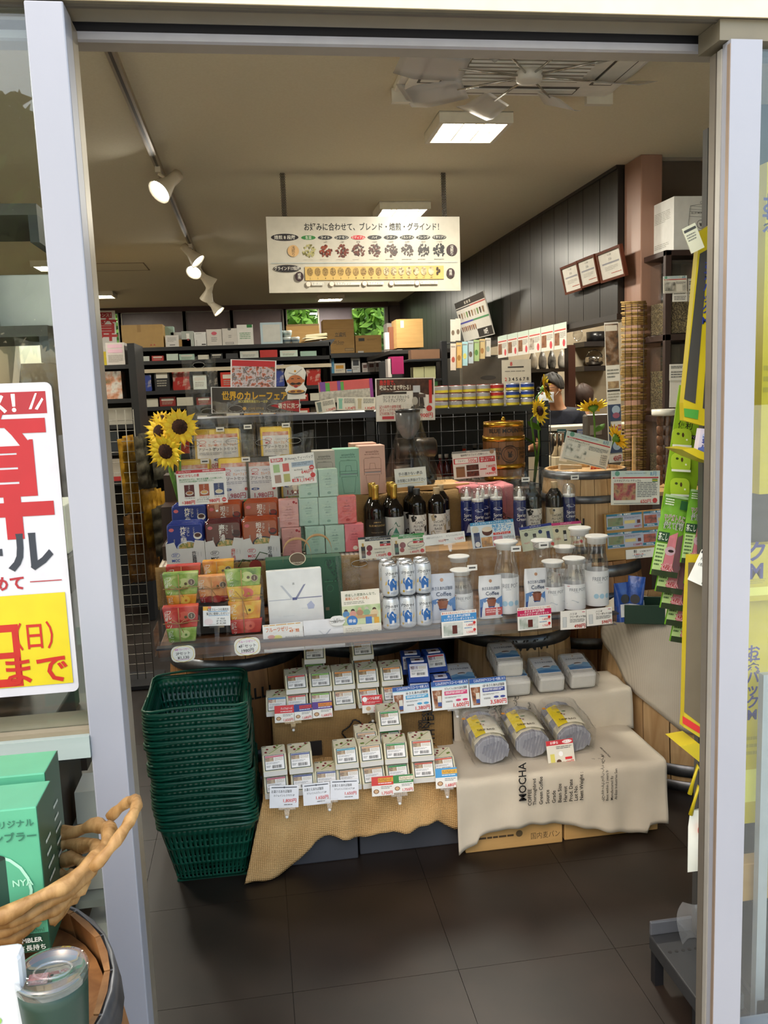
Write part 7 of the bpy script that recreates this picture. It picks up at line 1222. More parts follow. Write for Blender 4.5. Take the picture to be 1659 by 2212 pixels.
# ================================================================ far gondola with cartons on top
YG = 8.0
def bx(name, lab, cat, x0, y0, x1, y1, Y, c, d=.25, items=None, group=None, top=None):
    cx, z, w, h = fit(x0, y0, x1, y1, Y); m = C(c) if isinstance(c, str) else c; t = thing(name, lab, cat, (cx, Y, z), group=group); b = MB(); b.box(-w / 2, w / 2, 0, d, 0, h, m); b.build('carton', t)
    if items: p = MB(); draw(p, items, w, h); p.build('print', t)
    return t
gx0, gx1 = P(286, 800, YG).x, P(716, 800, YG).x
t = thing('gondola_shelf', 'long black gondola shelf across the back of the store', 'shelf', (gx0, YG - .02, 0)); sz = [P(500, y, YG).z for y in (745, 774, 838, 872, 920, 975)]
for z in sz: b = MB(); b.box(0, gx1 - gx0, 0, .42, z - .035, z - .002, BLACKM); b.build('shelf', t)
for x in (0, (gx1 - gx0) * .5, gx1 - gx0 - .05): b = MB(); b.box(x, x + .05, .36, .42, 0, sz[0] + .02, BLACKM); b.build('post', t)
b = MB(); b.box(0, .012, .0, .36, 0, sz[0] + .04, BLACKM); b.build('side_panel', t); b = MB(); b.box(gx1 - gx0 - .012, gx1 - gx0, 0, .36, 0, sz[0], BLACKM); b.build('side_panel', t); b = MB(); b.box(0, gx1 - gx0, .42, .43, 0, sz[0], C('#0d0d0f', .7)); b.build('back_panel', t)
b = MB(); b.box(0, gx1 - gx0, -.006, -.001, P(500, 800, YG).z, P(500, 792, YG).z, C('#c8bca4', .4)); b.build('price_rail', t)
top = [(262, 701, 352, 745, '#b3925a', 'big kraft carton at the end of the gondola top'), (341, 701, 370, 733, '#9db8ae', 'pale green flat box behind the kraft carton'), (357, 724, 386, 748, '#d8d6d2', 'white speckled carton beside the kraft one'), (364, 714, 392, 735, '#c4c6c4', 'grey-white box behind the speckled carton'), (392, 715, 418, 745, '#a9b0aa', 'sage grey box with white tag'), (419, 717, 445, 744, '#d9dad8', 'white box with dark corner print'), (386, 733, 412, 748, '#a8854e', 'low kraft box on the gondola top'), (446, 711, 479, 744, '#cfc9c2', 'white carton with pink oval mark'), (480, 709, 512, 743, '#cdc9c2', 'white carton with barcode frame'), (512, 701, 547, 741, '#dddcd6', 'white carton with green corner block'), (563, 696, 610, 740, '#b8cdd6', 'pale blue framed panel on the gondola top')]
for i, (x0, y0, x1, y1, c, lab) in enumerate(top):
    d = .3 if i == 0 else .14; it = None
    if i == 7: it = [('e', .5, .25, .18, .12, '#c85a6a'), ('x', .3, .5, .7, .8, 3, '#8a8a86')]
    elif i == 8: it = [('e', .5, .05, .12, .08, '#4a4a48'), ('r', .2, .82, .75, .93, '#3a3a38'), ('r', .22, .84, .73, .91, '#cdc9c2'), ('x', .42, .4, .62, .6, 2, '#8a8a86')]
    elif i == 9: it = [('r', .62, 0, .95, .15, '#2a7a3a'), ('x', .15, .4, .85, .75, 4, '#6a9a74')]
    elif i == 2: it = [('x', .15, .2, .85, .6, 4, '#9a9a96'), ('r', .3, .8, .7, .86, '#444444')]
    elif i == 5: it = [('x', .15, .1, .8, .16, 1, '#777777'), ('r', .6, .85, .95, .93, '#333333'), ('v', .2, .6, .1, 'part', '#333333')]
    elif i == 0: it = [('r', .38, 0, .47, .32, '#a07c44'), ('p', [(.66, .92), (.69, .84), (.72, .92)], '#b04a3a'), ('p', [(.74, .92), (.77, .84), (.80, .92)], '#b04a3a')]
    elif i == 10: it = [('r', .1, .1, .9, .9, '#cfd0ca')]
    elif i == 4: it = [('r', .4, .15, .65, .5, '#e8e6e0'), ('r', .45, .5, .62, .62, '#8a3a3a')]
    cx, z, w, h = fit(x0, y0, x1, y1, YG); z2 = sz[0] - .001; t = thing('stock_carton', lab, 'box', (cx, YG + (.02 if i not in (1, 3) else .22), z2), group='cartons on the gondola top'); h += z - z2; b = MB(); b.box(-w / 2, w / 2, 0, d, 0, h, C(c, .6)); b.build('carton', t)
    if it: p = MB(); draw(p, it, w, h); p.build('print', t)
for k, (x, y, w_) in enumerate(((575, 738, 'lowest'), (600, 738, 'middle'), (602, 724, 'upper middle'), (620, 738, 'end'), (621, 724, 'upper end'), (638, 738, 'last'))):
    q = P(x, y, YG + .06); t = thing('plastic_tub', 'stacked clear food tub, %s of the group beside the kraft tray' % w_, 'tub', (q.x, YG + .08, sz[0] - .001 + (.06 if y < 730 else 0)), group='clear food tubs'); b = MB(); b.lathe([(.034, 0), (.042, .045), (.044, .058)], 14, C('#c4c8c2', .2)); b.build('tub', t); b = MB(); b.lathe([(.0385, .018), (.0415, .035)], 14, ['#8a9a94', '#5a6a74'][k % 2], cap=False); b.build('band', t)
# goods in the gondola, row by row
PALS = [['#cfe0d4', '#c9cfc8', '#20242a', '#a8c8b8', '#b9302e', '#3a3c40', '#d8d4c4'], ['#a81f1c', '#c8382c', '#2a3f8f', '#dce4dc', '#5a2a1c', '#1f1f22', '#22252a', '#c8c4ba'], ['#8a1f1c', '#3a3c40', '#6a6c6e', '#c8c4b4', '#5a4a34', '#3a2a20'], ['#c8842a', '#a8301e', '#d8a03a', '#6a6c6e', '#4a3a2a'], ['#7a1c1a', '#8a2a20', '#3a2420', '#c8b8a0', '#5a5c58'], ['#5a3a24', '#8a5a2a', '#3a2a20', '#a8844a']]
RN = ['top', 'second', 'third', 'fourth', 'fifth', 'lowest']
KN = ['carton', 'packet', 'pouch', 'box']; OW = ['', 'first'] + [w for w in ORD[1:17]] + ['eighteenth', 'nineteenth', 'twentieth', 'twenty-first', 'twenty-second', 'twenty-third', 'twenty-fourth']
CN = {'#20242a': 'black', '#b9302e': 'red', '#3a3c40': 'dark grey', '#a81f1c': 'red', '#c8382c': 'bright red', '#2a3f8f': 'blue', '#5a2a1c': 'brown', '#1f1f22': 'black', '#22252a': 'black', '#8a1f1c': 'dark red', '#6a6c6e': 'grey', '#5a4a34': 'olive', '#3a2a20': 'dark brown', '#c8842a': 'orange', '#a8301e': 'red', '#d8a03a': 'yellow', '#4a3a2a': 'brown', '#7a1c1a': 'dark red', '#8a2a20': 'brick red', '#3a2420': 'dark brown', '#5a5c58': 'grey', '#5a3a24': 'brown', '#8a5a2a': 'tan', '#a8844a': 'gold'}
for r in range(1, 6):
    x = gx0 + .06; k = 0; z = sz[r] - .001; hmax = sz[r - 1] - sz[r] - .05; rr = random.Random(30 + r)
    while x < gx1 - .15:
        w = rr.uniform(.09, .17); h = hmax * rr.uniform(.6, .95); c = PALS[r - 1][(k * 3 + r) % len(PALS[r - 1])]; k += 1
        t = thing('shelf_package', '%s %s on the %s gondola shelf, %s from the aisle end' % (CN.get(c, 'pale'), KN[(k + r) % 4], RN[r], OW[k]), 'package', (x + w / 2, YG + rr.uniform(.0, .06), z), group='packages on the %s gondola shelf' % RN[r]); b = MB()
        if r in (2, 5) and k % 2: b.slab([(-w * .46, 0), (w * .46, 0), (w * .5, h * .1), (w * .45, h * .5), (w * .5, h), (-w * .5, h), (-w * .45, h * .5), (-w * .5, h * .1)], 0, .05, photo(c, c, '#d8d0c0', s=14)); b.build('pouch', t)
        else: b.box(-w / 2, w / 2, 0, .1, 0, h, C(c, .4)); b.build('carton', t)
        if k % 2 == 0: p = MB(); draw(p, [('r', .12, .15, .88, .4, '#d8d4c8'), ('x', .15, .5, .85, .85, 3, '#9a968a')], w, h); p.build('print', t)
        x += w + rr.uniform(.008, .03)
# window-end shelf: paper cartons and oddments
YW = 10.4
wx0, wx1 = P(600, 762, YW).x, P(800, 762, YW).x; wz = P(720, 764, YW).z
t = thing('wall_shelf', 'black shelf unit below the clear back windows', 'shelf', (wx0, YW - .03, 0)); b = MB(); b.box(0, wx1 - wx0 + .55, 0, .5, wz - .05, wz, BLACKM); b.build('top_board', t)
for y in (806, 845, 900): b = MB(); b.box(0, wx1 - wx0 + .55, .1, .5, P(720, y, YW).z - .03, P(720, y, YW).z, BLACKM); b.build('shelf', t)
b = MB(); b.box(0, wx1 - wx0 + .55, .46, .5, 0, wz, C('#0e0e10', .7)); b.box(0, .04, 0, .5, 0, wz, BLACKM); b.build('back_panel', t)
bx('paper_carton', 'kraft filter paper carton with bold characters and 20.5cm', 'box', 699, 690, 765, 763, YW, CARTON, .3, [('r', 0, .27, 1, .28, '#9a7642'), ('t', .55, .45, .11, '立濾紙', '#4a3a26', 'c', .015, .36), ('r', .35, .51, .74, .515, '#4a3a26'), ('t', .48, .67, .09, '20.5cm', '#4a3a26', 'c', .012, .42), ('x', .4, .73, .72, .76, 1, '#5a4a30'), ('t', .2, .92, .05, '100枚入', '#5a4a30', 'c'), ('r', .68, .86, .97, .94, '#4a3a26'), ('r', .69, .87, .96, .93, '#b3915a')])
bx('open_carton', 'open kraft carton beside the filter paper carton', 'box', 768, 724, 824, 763, YW, CARTON, .3, [('r', .12, .15, .35, .32, '#2a241c'), ('x', .45, .2, .85, .32, 2, '#8a6a3a'), ('r', .08, .86, .3, .96, '#d8d4cc')])
bx('open_carton', 'open kraft carton with torn flaps beside the tub stack', 'box', 621, 700, 690, 742, YW - .9, CARTON, .3, [('r', .0, 0, 1, .1, '#8a6a38')]).location.z += 0
b = MB(); b.box(P(618, 745, YW - .9).x, P(700, 745, YW - .9).x, YW - .93, YW - .55, P(650, 744, YW - .9).z - .03, P(650, 743, YW - .9).z, BLACKM); b.box(P(650, 745, YW - .9).x, P(656, 745, YW - .9).x, YW - .6, YW - .55, 0, P(650, 744, YW - .9).z - .03, BLACKM); o = b.build('bracket_shelf'); tag(o, 'black bracket shelf under the torn kraft carton', 'shelf')
for k in range(4): m = MB(); q = P(683, 734 - 3 * k, YW - 1.2); m.slab([(-.12, 0), (.12, .005), (.11, .02), (-.1, .018)], 0, .2, C(['#c8bc9a', '#d8ccaa', '#b8b08a', '#d0c8a8'][k], .7)); o = m.build('folded_sack', None, q, (0, R_(rng.uniform(-6, 6)), R_(rng.uniform(-10, 10)))); tag(o, 'folded cream sack on the tilted tray, %s in the pile' % ('lowest second third topmost'.split()[k]), 'sack', 'folded sacks')
m = MB(); m.slab([(-.2, 0), (.16, .0), (.22, .07), (-.2, .03)], -.02, .3, BLACKM); o = m.build('tilted_tray', None, P(680, 748, YW - 1.2)); tag(o, 'black tilted tray holding folded sacks', 'tray')
# corner shelf along the panelled wall
YC = 8.6
cz = P(880, 756, YC).z; b = MB(); b.box(P(795, 760, 10.2).x, XR - .06, YC - .05, 10.35, cz - .04, cz, C('#2a2624', .5)); b.box(XR - .12, XR - .07, YC, YC + .05, 0, cz - .04, BLACKM); b.box(XR - .12, XR - .07, 10.2, 10.25, 0, cz - .04, BLACKM); o = b.build('corner_shelf', bev=.003); tag(o, 'deep dark shelf in the back corner by the panelling', 'shelf')
bx('corner_carton', 'large kraft carton on the corner shelf by the panelling', 'box', 857, 689, 914, 751, YC, CARTON, .3, [('r', .15, .05, .28, .3, '#d8d0bc')]); bx('corner_carton', 'tall white carton behind the large kraft one', 'box', 836, 681, 868, 748, YC + .9, '#cfc4bc', .25).location.z = cz + .001
for k, (x0, x1, c, lab) in enumerate(((832, 841, '#c8c4c0', 'slim white packet on the corner shelf'), (841, 850, '#7a4a34', 'brown bagged packet on the corner shelf'), (850, 858, '#6a3e2c', 'dark brown bagged packet on the corner shelf'))): bx('shelf_packet', lab, 'packet', x0, 706 if k else 718, x1, 755, YC + .2, c, .1)
# dark niche goods below
nz = [P(720, y, YW - .0).z for y in (806, 845)]
for k, (x0, y0, x1, y1, c, lab, r) in enumerate(((703, 772, 722, 807, '#4a9ac0', 'turquoise boxed set under the window shelf', 0), (722, 786, 746, 807, '#e4dcc8', 'white and orange dripper box under the window shelf', 0), (760, 772, 778, 805, '#d8dad8', 'white device box under the window shelf', 0), (748, 798, 762, 806, '#c8ccd0', 'small white box under the window shelf', 0), (783, 786, 795, 806, '#cfc4c0', 'first pink-edged blister box in the niche', 0), (796, 784, 810, 806, '#cfc4c0', 'second pink-edged blister box in the niche', 0), (811, 783, 823, 806, '#cfc4c0', 'third pink-edged blister box in the niche', 0), (825, 779, 839, 806, '#3a3a3e', 'dark blister box at the end of the niche', 0))):
    cx, z, w, h = fit(x0, y0, x1, y1, YW + .08); t = thing('niche_box', lab, 'box', (cx, YW + .09, nz[0]), group='boxes in the window niche'); b = MB(); b.box(-w / 2, w / 2, 0, .1, 0, h, C(c, .4)); b.build('carton', t); p = MB(); draw(p, [('r', .15, .2, .85, .55, ['#2a7aa8', '#e0a02a', '#3a3e44', '#4a8ac0', '#6a4a44', '#6a4a44', '#6a4a44', '#1a1a1c'][k]), ('x', .15, .65, .85, .85, 2, '#9a968e')], w, h); p.build('print', t)
for k, (x0, y0, x1, y1, c, lab) in enumerate(((844, 770, 872, 808, '#9a1f5a', 'magenta slipcased book by the corner post'), (838, 775, 846, 815, '#c8c0bc', 'white slim book beside the magenta one'), (893, 793, 916, 818, '#a8a880', 'first sage paper box beside the black post'), (917, 791, 941, 818, '#a8a880', 'second sage paper box beside the black post'), (888, 755, 950, 775, '#7a5a44', 'long brown box on the upper corner ledge'), (936, 818, 946, 880, '#5ab06a', 'green upright packet behind the grinder poster'))): bx('ledge_box', lab, 'box', x0, y0, x1, y1, 6.6, c, .12)
b = MB(); lz1, lz2 = P(900, 776, 6.6).z, P(900, 819, 6.6).z; b.box(P(880, 776, 6.6).x, P(955, 776, 6.6).x, 6.58, 6.9, lz1 - .02, lz1 - .001, BLACKM); b.box(P(832, 819, 6.6).x, P(955, 819, 6.6).x, 6.58, 6.9, lz2 - .02, lz2 - .001, BLACKM); b.box(P(954, 800, 6.58).x, P(966, 800, 6.58).x, 6.56, 6.62, 0, P(960, 737, 6.6).z, BLACKM); b.box(P(832, 819, 6.6).x, P(955, 819, 6.6).x, 6.88, 6.92, 0, lz1, C('#0e0e10', .7)); o = b.build('post_shelf', bev=.003); tag(o, 'black post shelf beside the kitchen hatch', 'shelf')
# poster and goods down the side aisle
card('sale_poster', 'tall red and white sale poster in the far window', 'poster', pose((150, 672), (257, 671), (150, 795), YB - .1), [('r', .05, .03, .93, .13, '#b02a34'), ('t', .7, .08, .055, 'なチャンス！', '#f0e8e0', 'c', .02, .5), ('t', .78, .34, .34, '算', '#c8282c', 'c', .022), ('r', .2, .72, .95, .97, '#e8d02a'), ('t', .55, .85, .14, '9月', '#d8401a', 'c', .03)], C('#efeceb', .3))
YS = 6.3; ax0 = -1.6
AR = thing('aisle_shelf', 'black shelf unit with mixed goods at the end of the aisle', 'shelf', (0, 0, 0)); xa, xb = P(150, 850, YS).x, P(283, 850, YS).x
azs = [P(240, y, YS).z for y in (788, 862, 918, 975, 1040)]
for z in azs: b = MB(); b.box(xa, xb, YS, YS + .45, z - .03, z - .001, BLACKM); b.build('shelf', AR)
b = MB(); b.box(xb, xb + .05, YS - .02, YS + .45, 0, P(270, 742, YS).z, BLACKM); b.build('end_panel', AR); b = MB(); b.box(xa, xb, YS + .44, YS + .46, 0, azs[0], C('#0e0e10', .7)); b.build('back_panel', AR)
def aisle(lab, x0, y0, x1, y1, zi, c, items=None, name='aisle_goods', d=.2): cx, z, w, h = fit(x0, y0, x1, y1, YS); t = thing(name, lab, 'package', (cx, YS + .02, azs[zi]), group='goods on the aisle shelf'); b = MB(); b.box(-w / 2, w / 2, 0, d, 0, h, C(c, .4) if isinstance(c, str) else c); b.build('carton', t); items and (lambda p: (draw(p, items, w, h), p.build('print', t)))(MB())
aisle('white carton with pink line drawings on the aisle shelf', 228, 738, 268, 786, 0, '#cfc8c2', [('r', .1, .08, .9, .24, '#e0b8c8'), ('r', .1, .3, .9, .46, '#e0b8c8'), ('x', .1, .55, .9, .9, 7, '#a8a29c')]); aisle('picture leaflet stack on the aisle shelf', 205, 800, 262, 860, 1, photo('#3a5a3a', '#c88a6a', '#d8d4cc', '#6a3a34', s=12)); aisle('clear acrylic boxes on the aisle shelf', 232, 880, 290, 916, 2, C('#a8a49a', .15)); aisle('dark smoked carton on the aisle shelf', 205, 930, 256, 973, 3, '#2a3038'); aisle('red-edged white carton low on the aisle shelf', 208, 990, 262, 1038, 4, '#b8b0a4', [('r', 0, .8, 1, 1, '#b03030')])
# snack strips on the wire stand
WS = thing('strip_stand', 'tall white wire stand hung with snack strips', 'rack', (0, 0, 0)); Yk = 4.9; xk = P(265, 1000, Yk).x; m = MB()
zt2, zb2 = P(262, 905, Yk).z, P(285, 1240, Yk).z
for i in range(5): m.tube([(xk - .10 + .045 * i, Yk - .02, .02), (xk - .10 + .045 * i, Yk - .02, zt2 + .05)], .003, C('#8f8b80', .4), 4)
for k in range(26): m.tube([(xk - .10, Yk - .017, .05 + k * (zt2 / 26)), (xk + .08, Yk - .017, .05 + k * (zt2 / 26))], .0018, C('#8f8b80', .4), 4)
g = m.build('wire_grid', WS); g['kind'] = 'stuff'; m = MB(); m.box(xk - .15, xk + .13, Yk - .15, Yk + .12, 0, .02, BLACKM); m.build('base', WS)
SN = tex('snack_foil', 'noise', '#7a5214', '#e0ae3c', (18, 18, 18), .25, .6, .006); SN2 = tex('snack_foil_brown', 'noise', '#4a3014', '#b5803a', (18, 18, 18), .25, .6, .006); SN3 = tex('snack_foil_dark', 'noise', '#20201c', '#6a6656', (18, 18, 18), .22, .6, .006)
k = 0
for gi, (px, py, hpx, m_, n_, lab) in enumerate(((285, 940, 165, SN, 5, 'gold snack strip on the upper hook'), (312, 935, 120, SN3, 3, 'dark foil snack strip behind the upper hook'), (300, 1105, 150, SN2, 6, 'brown snack strip on the lower hook'), (335, 1050, 130, SN, 5, 'gold snack strip on the middle hook'), (350, 1090, 110, SN3, 3, 'dark foil snack strip beside the middle hook'), (345, 925, 110, SN3, 3, 'dark foil snack strip behind the sunflowers'))):
    for j in range(n_):
        Y = Yk + .02 + .05 * j + .1 * (gi > 2); a = P(px - 6 * n_ / 2 + 9 * j, py + 6 * abs(j - 1), Y); zb = P(px, py + hpx, Y).z; L = a.z - zb; t = thing('snack_strip', lab + ', %s in the fan' % ('first second third fourth fifth sixth'.split()[j]), 'snack pack', (a.x, Y, zb), (0, R_(-3 + j), R_(62)), 'hanging snack strips')
        b = MB(); b.grid(lambda u, v: ((u - .5) * .10, -.011 * abs(math.sin(v * math.pi * 4)) * math.sin(u * 3.14) - .001, v * L), 5, 28, m_); b.grid(lambda u, v: ((.5 - u) * .10, .011 * abs(math.sin(v * math.pi * 4)) * math.sin(u * 3.14), v * L), 5, 28, m_); b.build('pouches', t)
# ================================================================ kitchen wall: framed sheets, menus
def wallcard(name, lab, cat, tl, tr, bl, X, items, bg, tilt=0, th=.01, frame=None, group=None):
    """a sheet on the panelled wall, facing the aisle"""
    a, b_, c = PX(*tl, X), PX(*tr, X), PX(*bl, X); w = abs(b_.y - a.y); h = (a.z - c.z) / math.cos(R_(tilt)); o = Vector((X, (c.y + c.y + (b_.y - a.y)) / 2, c.z))
    root = thing(name, lab, cat, o, (R_(tilt), 0, R_(-90)), group); b = MB(); b.box(-w / 2, w / 2, 0, th, 0, h, bg); s = b.build('sheet', root)
    if items: p = MB(); draw(p, items, w, h); p.build('print', s)
    if frame:
        for q in ((-w / 2 - .015, w / 2 + .015, -.015, 0), (-w / 2 - .015, w / 2 + .015, h, h + .015), (-w / 2 - .015, -w / 2, 0, h), (w / 2, w / 2 + .015, 0, h)): m = MB(); m.box(q[0], q[1], -.008, th + .004, q[2], q[3], frame); m.build('frame', root)
    return root
CER = [('t', .5, .12, .06, 'もっと珈琲', '#555555', 'c', 0, .3), ('t', .5, .28, .09, 'JCQA', '#8a8a88', 'c', .01), ('r', .12, .4, .88, .46, '#8a8a90'), ('x', .2, .55, .8, .72, 3, '#b0aca4'), ('x', .45, .82, .9, .88, 1, '#b05a4a')]; FRW = C('#5a2a18', .3)
for k, (tl, tr, bl) in enumerate((((1205, 578), (1238, 566), (1224, 632)), ((1241, 564), (1277, 551), (1258, 618)), ((1280, 548), (1328, 531), (1302, 606)))): wallcard('framed_certificate', ['brown-framed certificate deepest along the panelled wall', 'brown-framed certificate in the middle of the three', 'brown-framed certificate next to the pillar'][k], 'certificate', (bl[0], tl[1] + 4), (bl[0] + (tr[0] - tl[0]), tr[1] + 4), bl, XR - .06, CER, C('#dad6cc', .25), 12, frame=FRW, group='framed certificates')
wallcard('drink_menu', 'dark-topped soft cream menu board leaning off the planks', 'menu board', (1003, 655), (1068, 632), (1003, 738), XR - .09, [('r', 0, 0, 1, .15, '#2a2624'), ('t', .45, .08, .06, '店頭　珈琲　飲料', '#d8d0c0', 'c', .02, .7), ('r', 0, .17, .5, .2, '#3a3a3a'), ('r', .5, .17, 1, .2, '#b04a44'), ('r', 0, .52, .5, .56, '#4a4a9a'), ('r', .5, .52, 1, .56, '#4a8a5a'), ('r', .55, .78, 1, .98, '#2a2624'), ('t', .8, .88, .12, '100円', '#f0ece4', 'c', .02)] + [('p', [(.05 + .09 * i, .3), (.1 + .09 * i, .3), (.085 + .09 * i, .44), (.06 + .09 * i, .44)], ['#4a3426', '#8a6a4a', '#b8a890', '#6a8a4a'][i % 4]) for i in range(10)] + [('p', [(.05 + .065 * i, .64), (.09 + .065 * i, .64), (.08 + .065 * i, .76), (.06 + .065 * i, .76)], ['#8a5a4a', '#a87a5a'][i % 2]) for i in range(8)], C('#d8d4ca', .3), 14)
for k in range(6):
    x0 = 1076 + [0, 21, 43, 67, 93, 121][k]; x1 = 1076 + [20, 42, 66, 92, 120, 148][k]; wallcard('food_sheet', '%s food sheet of the row over the kitchen hatch' % ('first second third fourth fifth sixth'.split()[k]), 'menu sheet', (x0, 727 - (x0 - 1076) * .215), (x1, 727 - (x1 - 1076) * .215), (x0, 774 - (x0 - 1076) * .15), XR - .05, [('r', 0, 0, 1, .2, photo('#c8dcc8', '#cfe0d8', s=5)), ('r', .05, .24, .95, .29, '#c03a34'), ('r', .05, .36, .45, .85, photo('#5a2a20', '#a87a5a' if k != 3 else '#e0dccc', s=30)), ('x', .5, .36, .95, .6, 4, '#9a968e'), ('e', .8, .78, .1, .1, '#c8404a')], C('#e0dcd2', .3), 0, .003)
for k, c in enumerate((('#d8c8b8', '#b85a4a'), ('#d8b070', '#a8783a'), ('#a8d0d8', '#d8d070'), ('#b8c4cc', '#6a5a50'), ('#a8c088', '#5a8a4a'), ('#d0b888', '#a87a4a'), ('#d8d4cc', '#9aa8a0'))):
    x0 = 973 + 12.5 * k; card('drink_strip', '%s narrow drink leaflet hanging under the menu board' % ('first second third fourth fifth sixth seventh'.split()[k]), 'leaflet', pose((x0, 742 - 2 * k), (x0 + 12, 742 - 2 * k), (x0, 800 - 5 * k), 6.75 + .01 * k), [('e', .5, .6, .3, .5, c[1]), ('x', .1, .1, .9, .2, 1, '#8a8680')], C(c[0], .3))
    if k < 2: card('drink_strip', 'upper pale drink leaflet %s behind the menu board' % ('one', 'two')[k], 'leaflet', pose((973 + 11 * k, 690 - 2 * k), (984 + 11 * k, 690 - 2 * k), (973 + 11 * k, 738 - 2 * k), 6.9), [('e', .5, .6, .3, .5, '#7a6a5a')], C('#d0ccc0', .3))
b = MB(); b.tube([(P(966, 742, 6.76).x, 6.83, P(966, 742, 6.76).z), (P(1070, 728, 6.83).x, 6.83, P(1070, 732, 6.83).z)], .004, BLACKM); o = b.build('leaflet_rail'); tag(o, 'thin black rail holding the drink leaflets', 'rail')
# ================================================================ kitchen fittings
STL = C('#8a857c', .28, .85)
cx, z, w, h = fit(972, 768, 1078, 862, 7.9); t = thing('steel_oven', 'stainless steel oven with an oval handle recess behind the hatch', 'oven', (cx + .1, 7.9, 0)); b = MB(); b.box(-w / 2, w / 2, 0, .6, 0, z + h, STL); b.build('body', t, bev=.02); b = MB(); b.ell(.03, z + h * .48, .075, .02, -.004, C('#3a3632', .4)); b.build('recess', t); b = MB(); b.box(-w * .46, w * .46, -.012, 0, z - .1, z + h * .2, C('#c8c4ba', .3)); b.box(-w * .36, w * .36, -.016, -.012, z - .06, z + h * .14, C('#1c1c1e', .15)); b.build('door', t)
card('wall_calendar', 'paper calendar with large black and red dates by the hatch', 'calendar', pose((1082, 778), (1145, 776), (1085, 850), 6.3), [('t', .32, .12, .13, '8', RED, 'c', .02), ('r', .2, .2, .75, .24, '#3a3836')] + [('t', .13 + .125 * i, .58, .11, str(2 + i), RED if i == 0 else INK, 'c', .02) for i in range(7)] + [('t', .13 + .125 * i, .86, .11, str(9 + i), RED if i in (0, 2) else INK, 'c', .02, .11) for i in range(7)] + [('x', .1, .33, .95, .38, 1, '#8a8680')], C('#e0dacb', .5))
b = MB(); x0, x1 = P(1140, 795, 7.6).x, P(1236, 795, 7.6).x; zc = P(1190, 796, 7.6).z; b.box(x0, x1, 7.6, 8.0, zc - .03, zc, STL); b.box(x0, x1, 7.98, 8.0, .9, zc - .03, C('#2a2622', .6)); o = b.build('bag_shelf'); tag(o, 'steel shelf with bagged goods behind the shopkeeper', 'shelf')
for k, (px, c, lab) in enumerate(((1152, '#b8a890', 'pale bagged goods at the near end of the steel shelf'), (1172, '#6a625a', 'grey bagged goods on the steel shelf'), (1192, '#2a2826', 'black bagged goods on the steel shelf'), (1214, '#d8d0c4', 'white bagged goods with red edge on the steel shelf'))): m = MB(); m.lathe([(.03, 0), (.04, .04), (.036, .1), (.018, .15), (.008, .17)], 12, tex('bagged_%d' % k, 'noise', c, '#9a948a', (20, 20, 20), .2, .5, .01)); o = m.build('bagged_goods', None, (P(px, 790, 7.75).x, 7.75, zc + .001)); tag(o, lab, 'bag', 'bagged goods')
b = MB(); a0, a1 = P(1228, 800, 7.4).x, P(1243, 800, 7.4).x; b.box(a0, a1, 7.4, 7.5, 0, P(1235, 750, 7.4).z, C('#4a2a1e', .4)); b.box(a0 - .35, a1, 7.4, 7.5, P(1235, 750, 7.4).z, P(1235, 745, 7.4).z, C('#4a2a1e', .4)); struct(b.build('door_1'))
for k, y in enumerate((737, 790)): b = MB(); x0, x1 = P(1262, y, 8.6).x, P(1330, y, 8.6).x; z = P(1290, y, 8.6).z; b.box(x0, x1, 8.6, 8.9, z - .05, z, C('#1f1713', .4)); o = b.build('kitchen_shelf'); tag(o, ['upper dark kitchen shelf on the beige wall', 'lower dark kitchen shelf carrying the steel pot'][k], 'shelf')
t = thing('steel_pot', 'round polished steel pot with arched handle on the kitchen shelf', 'pot', (P(1286, 790, 8.7).x, 8.72, P(1290, 790, 8.6).z + .001)); CHR = C('#b8b0a4', .12, .95); b = MB(); b.lathe([(.06, 0), (.09, .02), (.1, .07), (.095, .1)], 24, CHR); b.build('bowl', t); b = MB(); b.tube([(-.085, 0, .1), (-.06, 0, .15), (0, 0, .165), (.06, 0, .15), (.085, 0, .1)], .007, CHR); b.build('handle', t)
t = thing('stock_pan', 'dark saucepan on the upper kitchen shelf', 'pan', (P(1290, 737, 8.7).x, 8.72, P(1290, 737, 8.6).z + .001)); b = MB(); b.lathe([(.1, 0), (.105, .1)], 20, C('#1c1b1c', .3)); b.build('pan', t); b = MB(); b.tube([(.1, 0, .08), (.2, -.02, .09)], .01, BLACKM); b.build('handle', t)
t = thing('glass_pendant', 'clear glass bulb pendant under the plank edge', 'lamp', (P(1248, 715, 6.4).x, 6.4, 0)); b = MB(); zz = P(1248, 722, 6.4).z; b.lathe([(.01, zz + .05), (.035, zz + .02), (.04, zz - .01), (.02, zz - .045), (.004, zz - .055)], 16, POT); b.build('bulb', t); b = MB(); b.tube([(0, 0, zz + .05), (0, 0, HC)], .003, INK, 4); b.build('cord', t)
YK = 6.15; kz = P(1230, 921, YK).z; x0, x1 = P(1185, 930, YK).x, 4.0; b = MB(); b.box(x0, x1, YK, YK + .3, kz - .03, kz, C('#d8d0bc', .4)); b.box(x0 + .02, x1, YK + .06, YK + .28, 0, kz - .03, C('#7a6c5a', .6)); o = b.build('service_counter', bev=.003); tag(o, 'high pale service counter in front of the shopkeeper', 'counter')
for k, (a, q, c, lab) in enumerate(((1203, 1222, '#3a6a70', 'teal leaflet stack under the counter edge'), (1246, 1262, '#7a8ab8', 'blue leaflet under the counter edge'), (1263, 1272, '#c85a3a', 'orange leaflet under the counter edge'))): card('counter_leaflet', lab, 'leaflet', pose((a, 927), (q, 927), (a, 955), YK - .02), [('x', .1, .15, .9, .4, 2, '#d8d4cc')], C(c, .4))
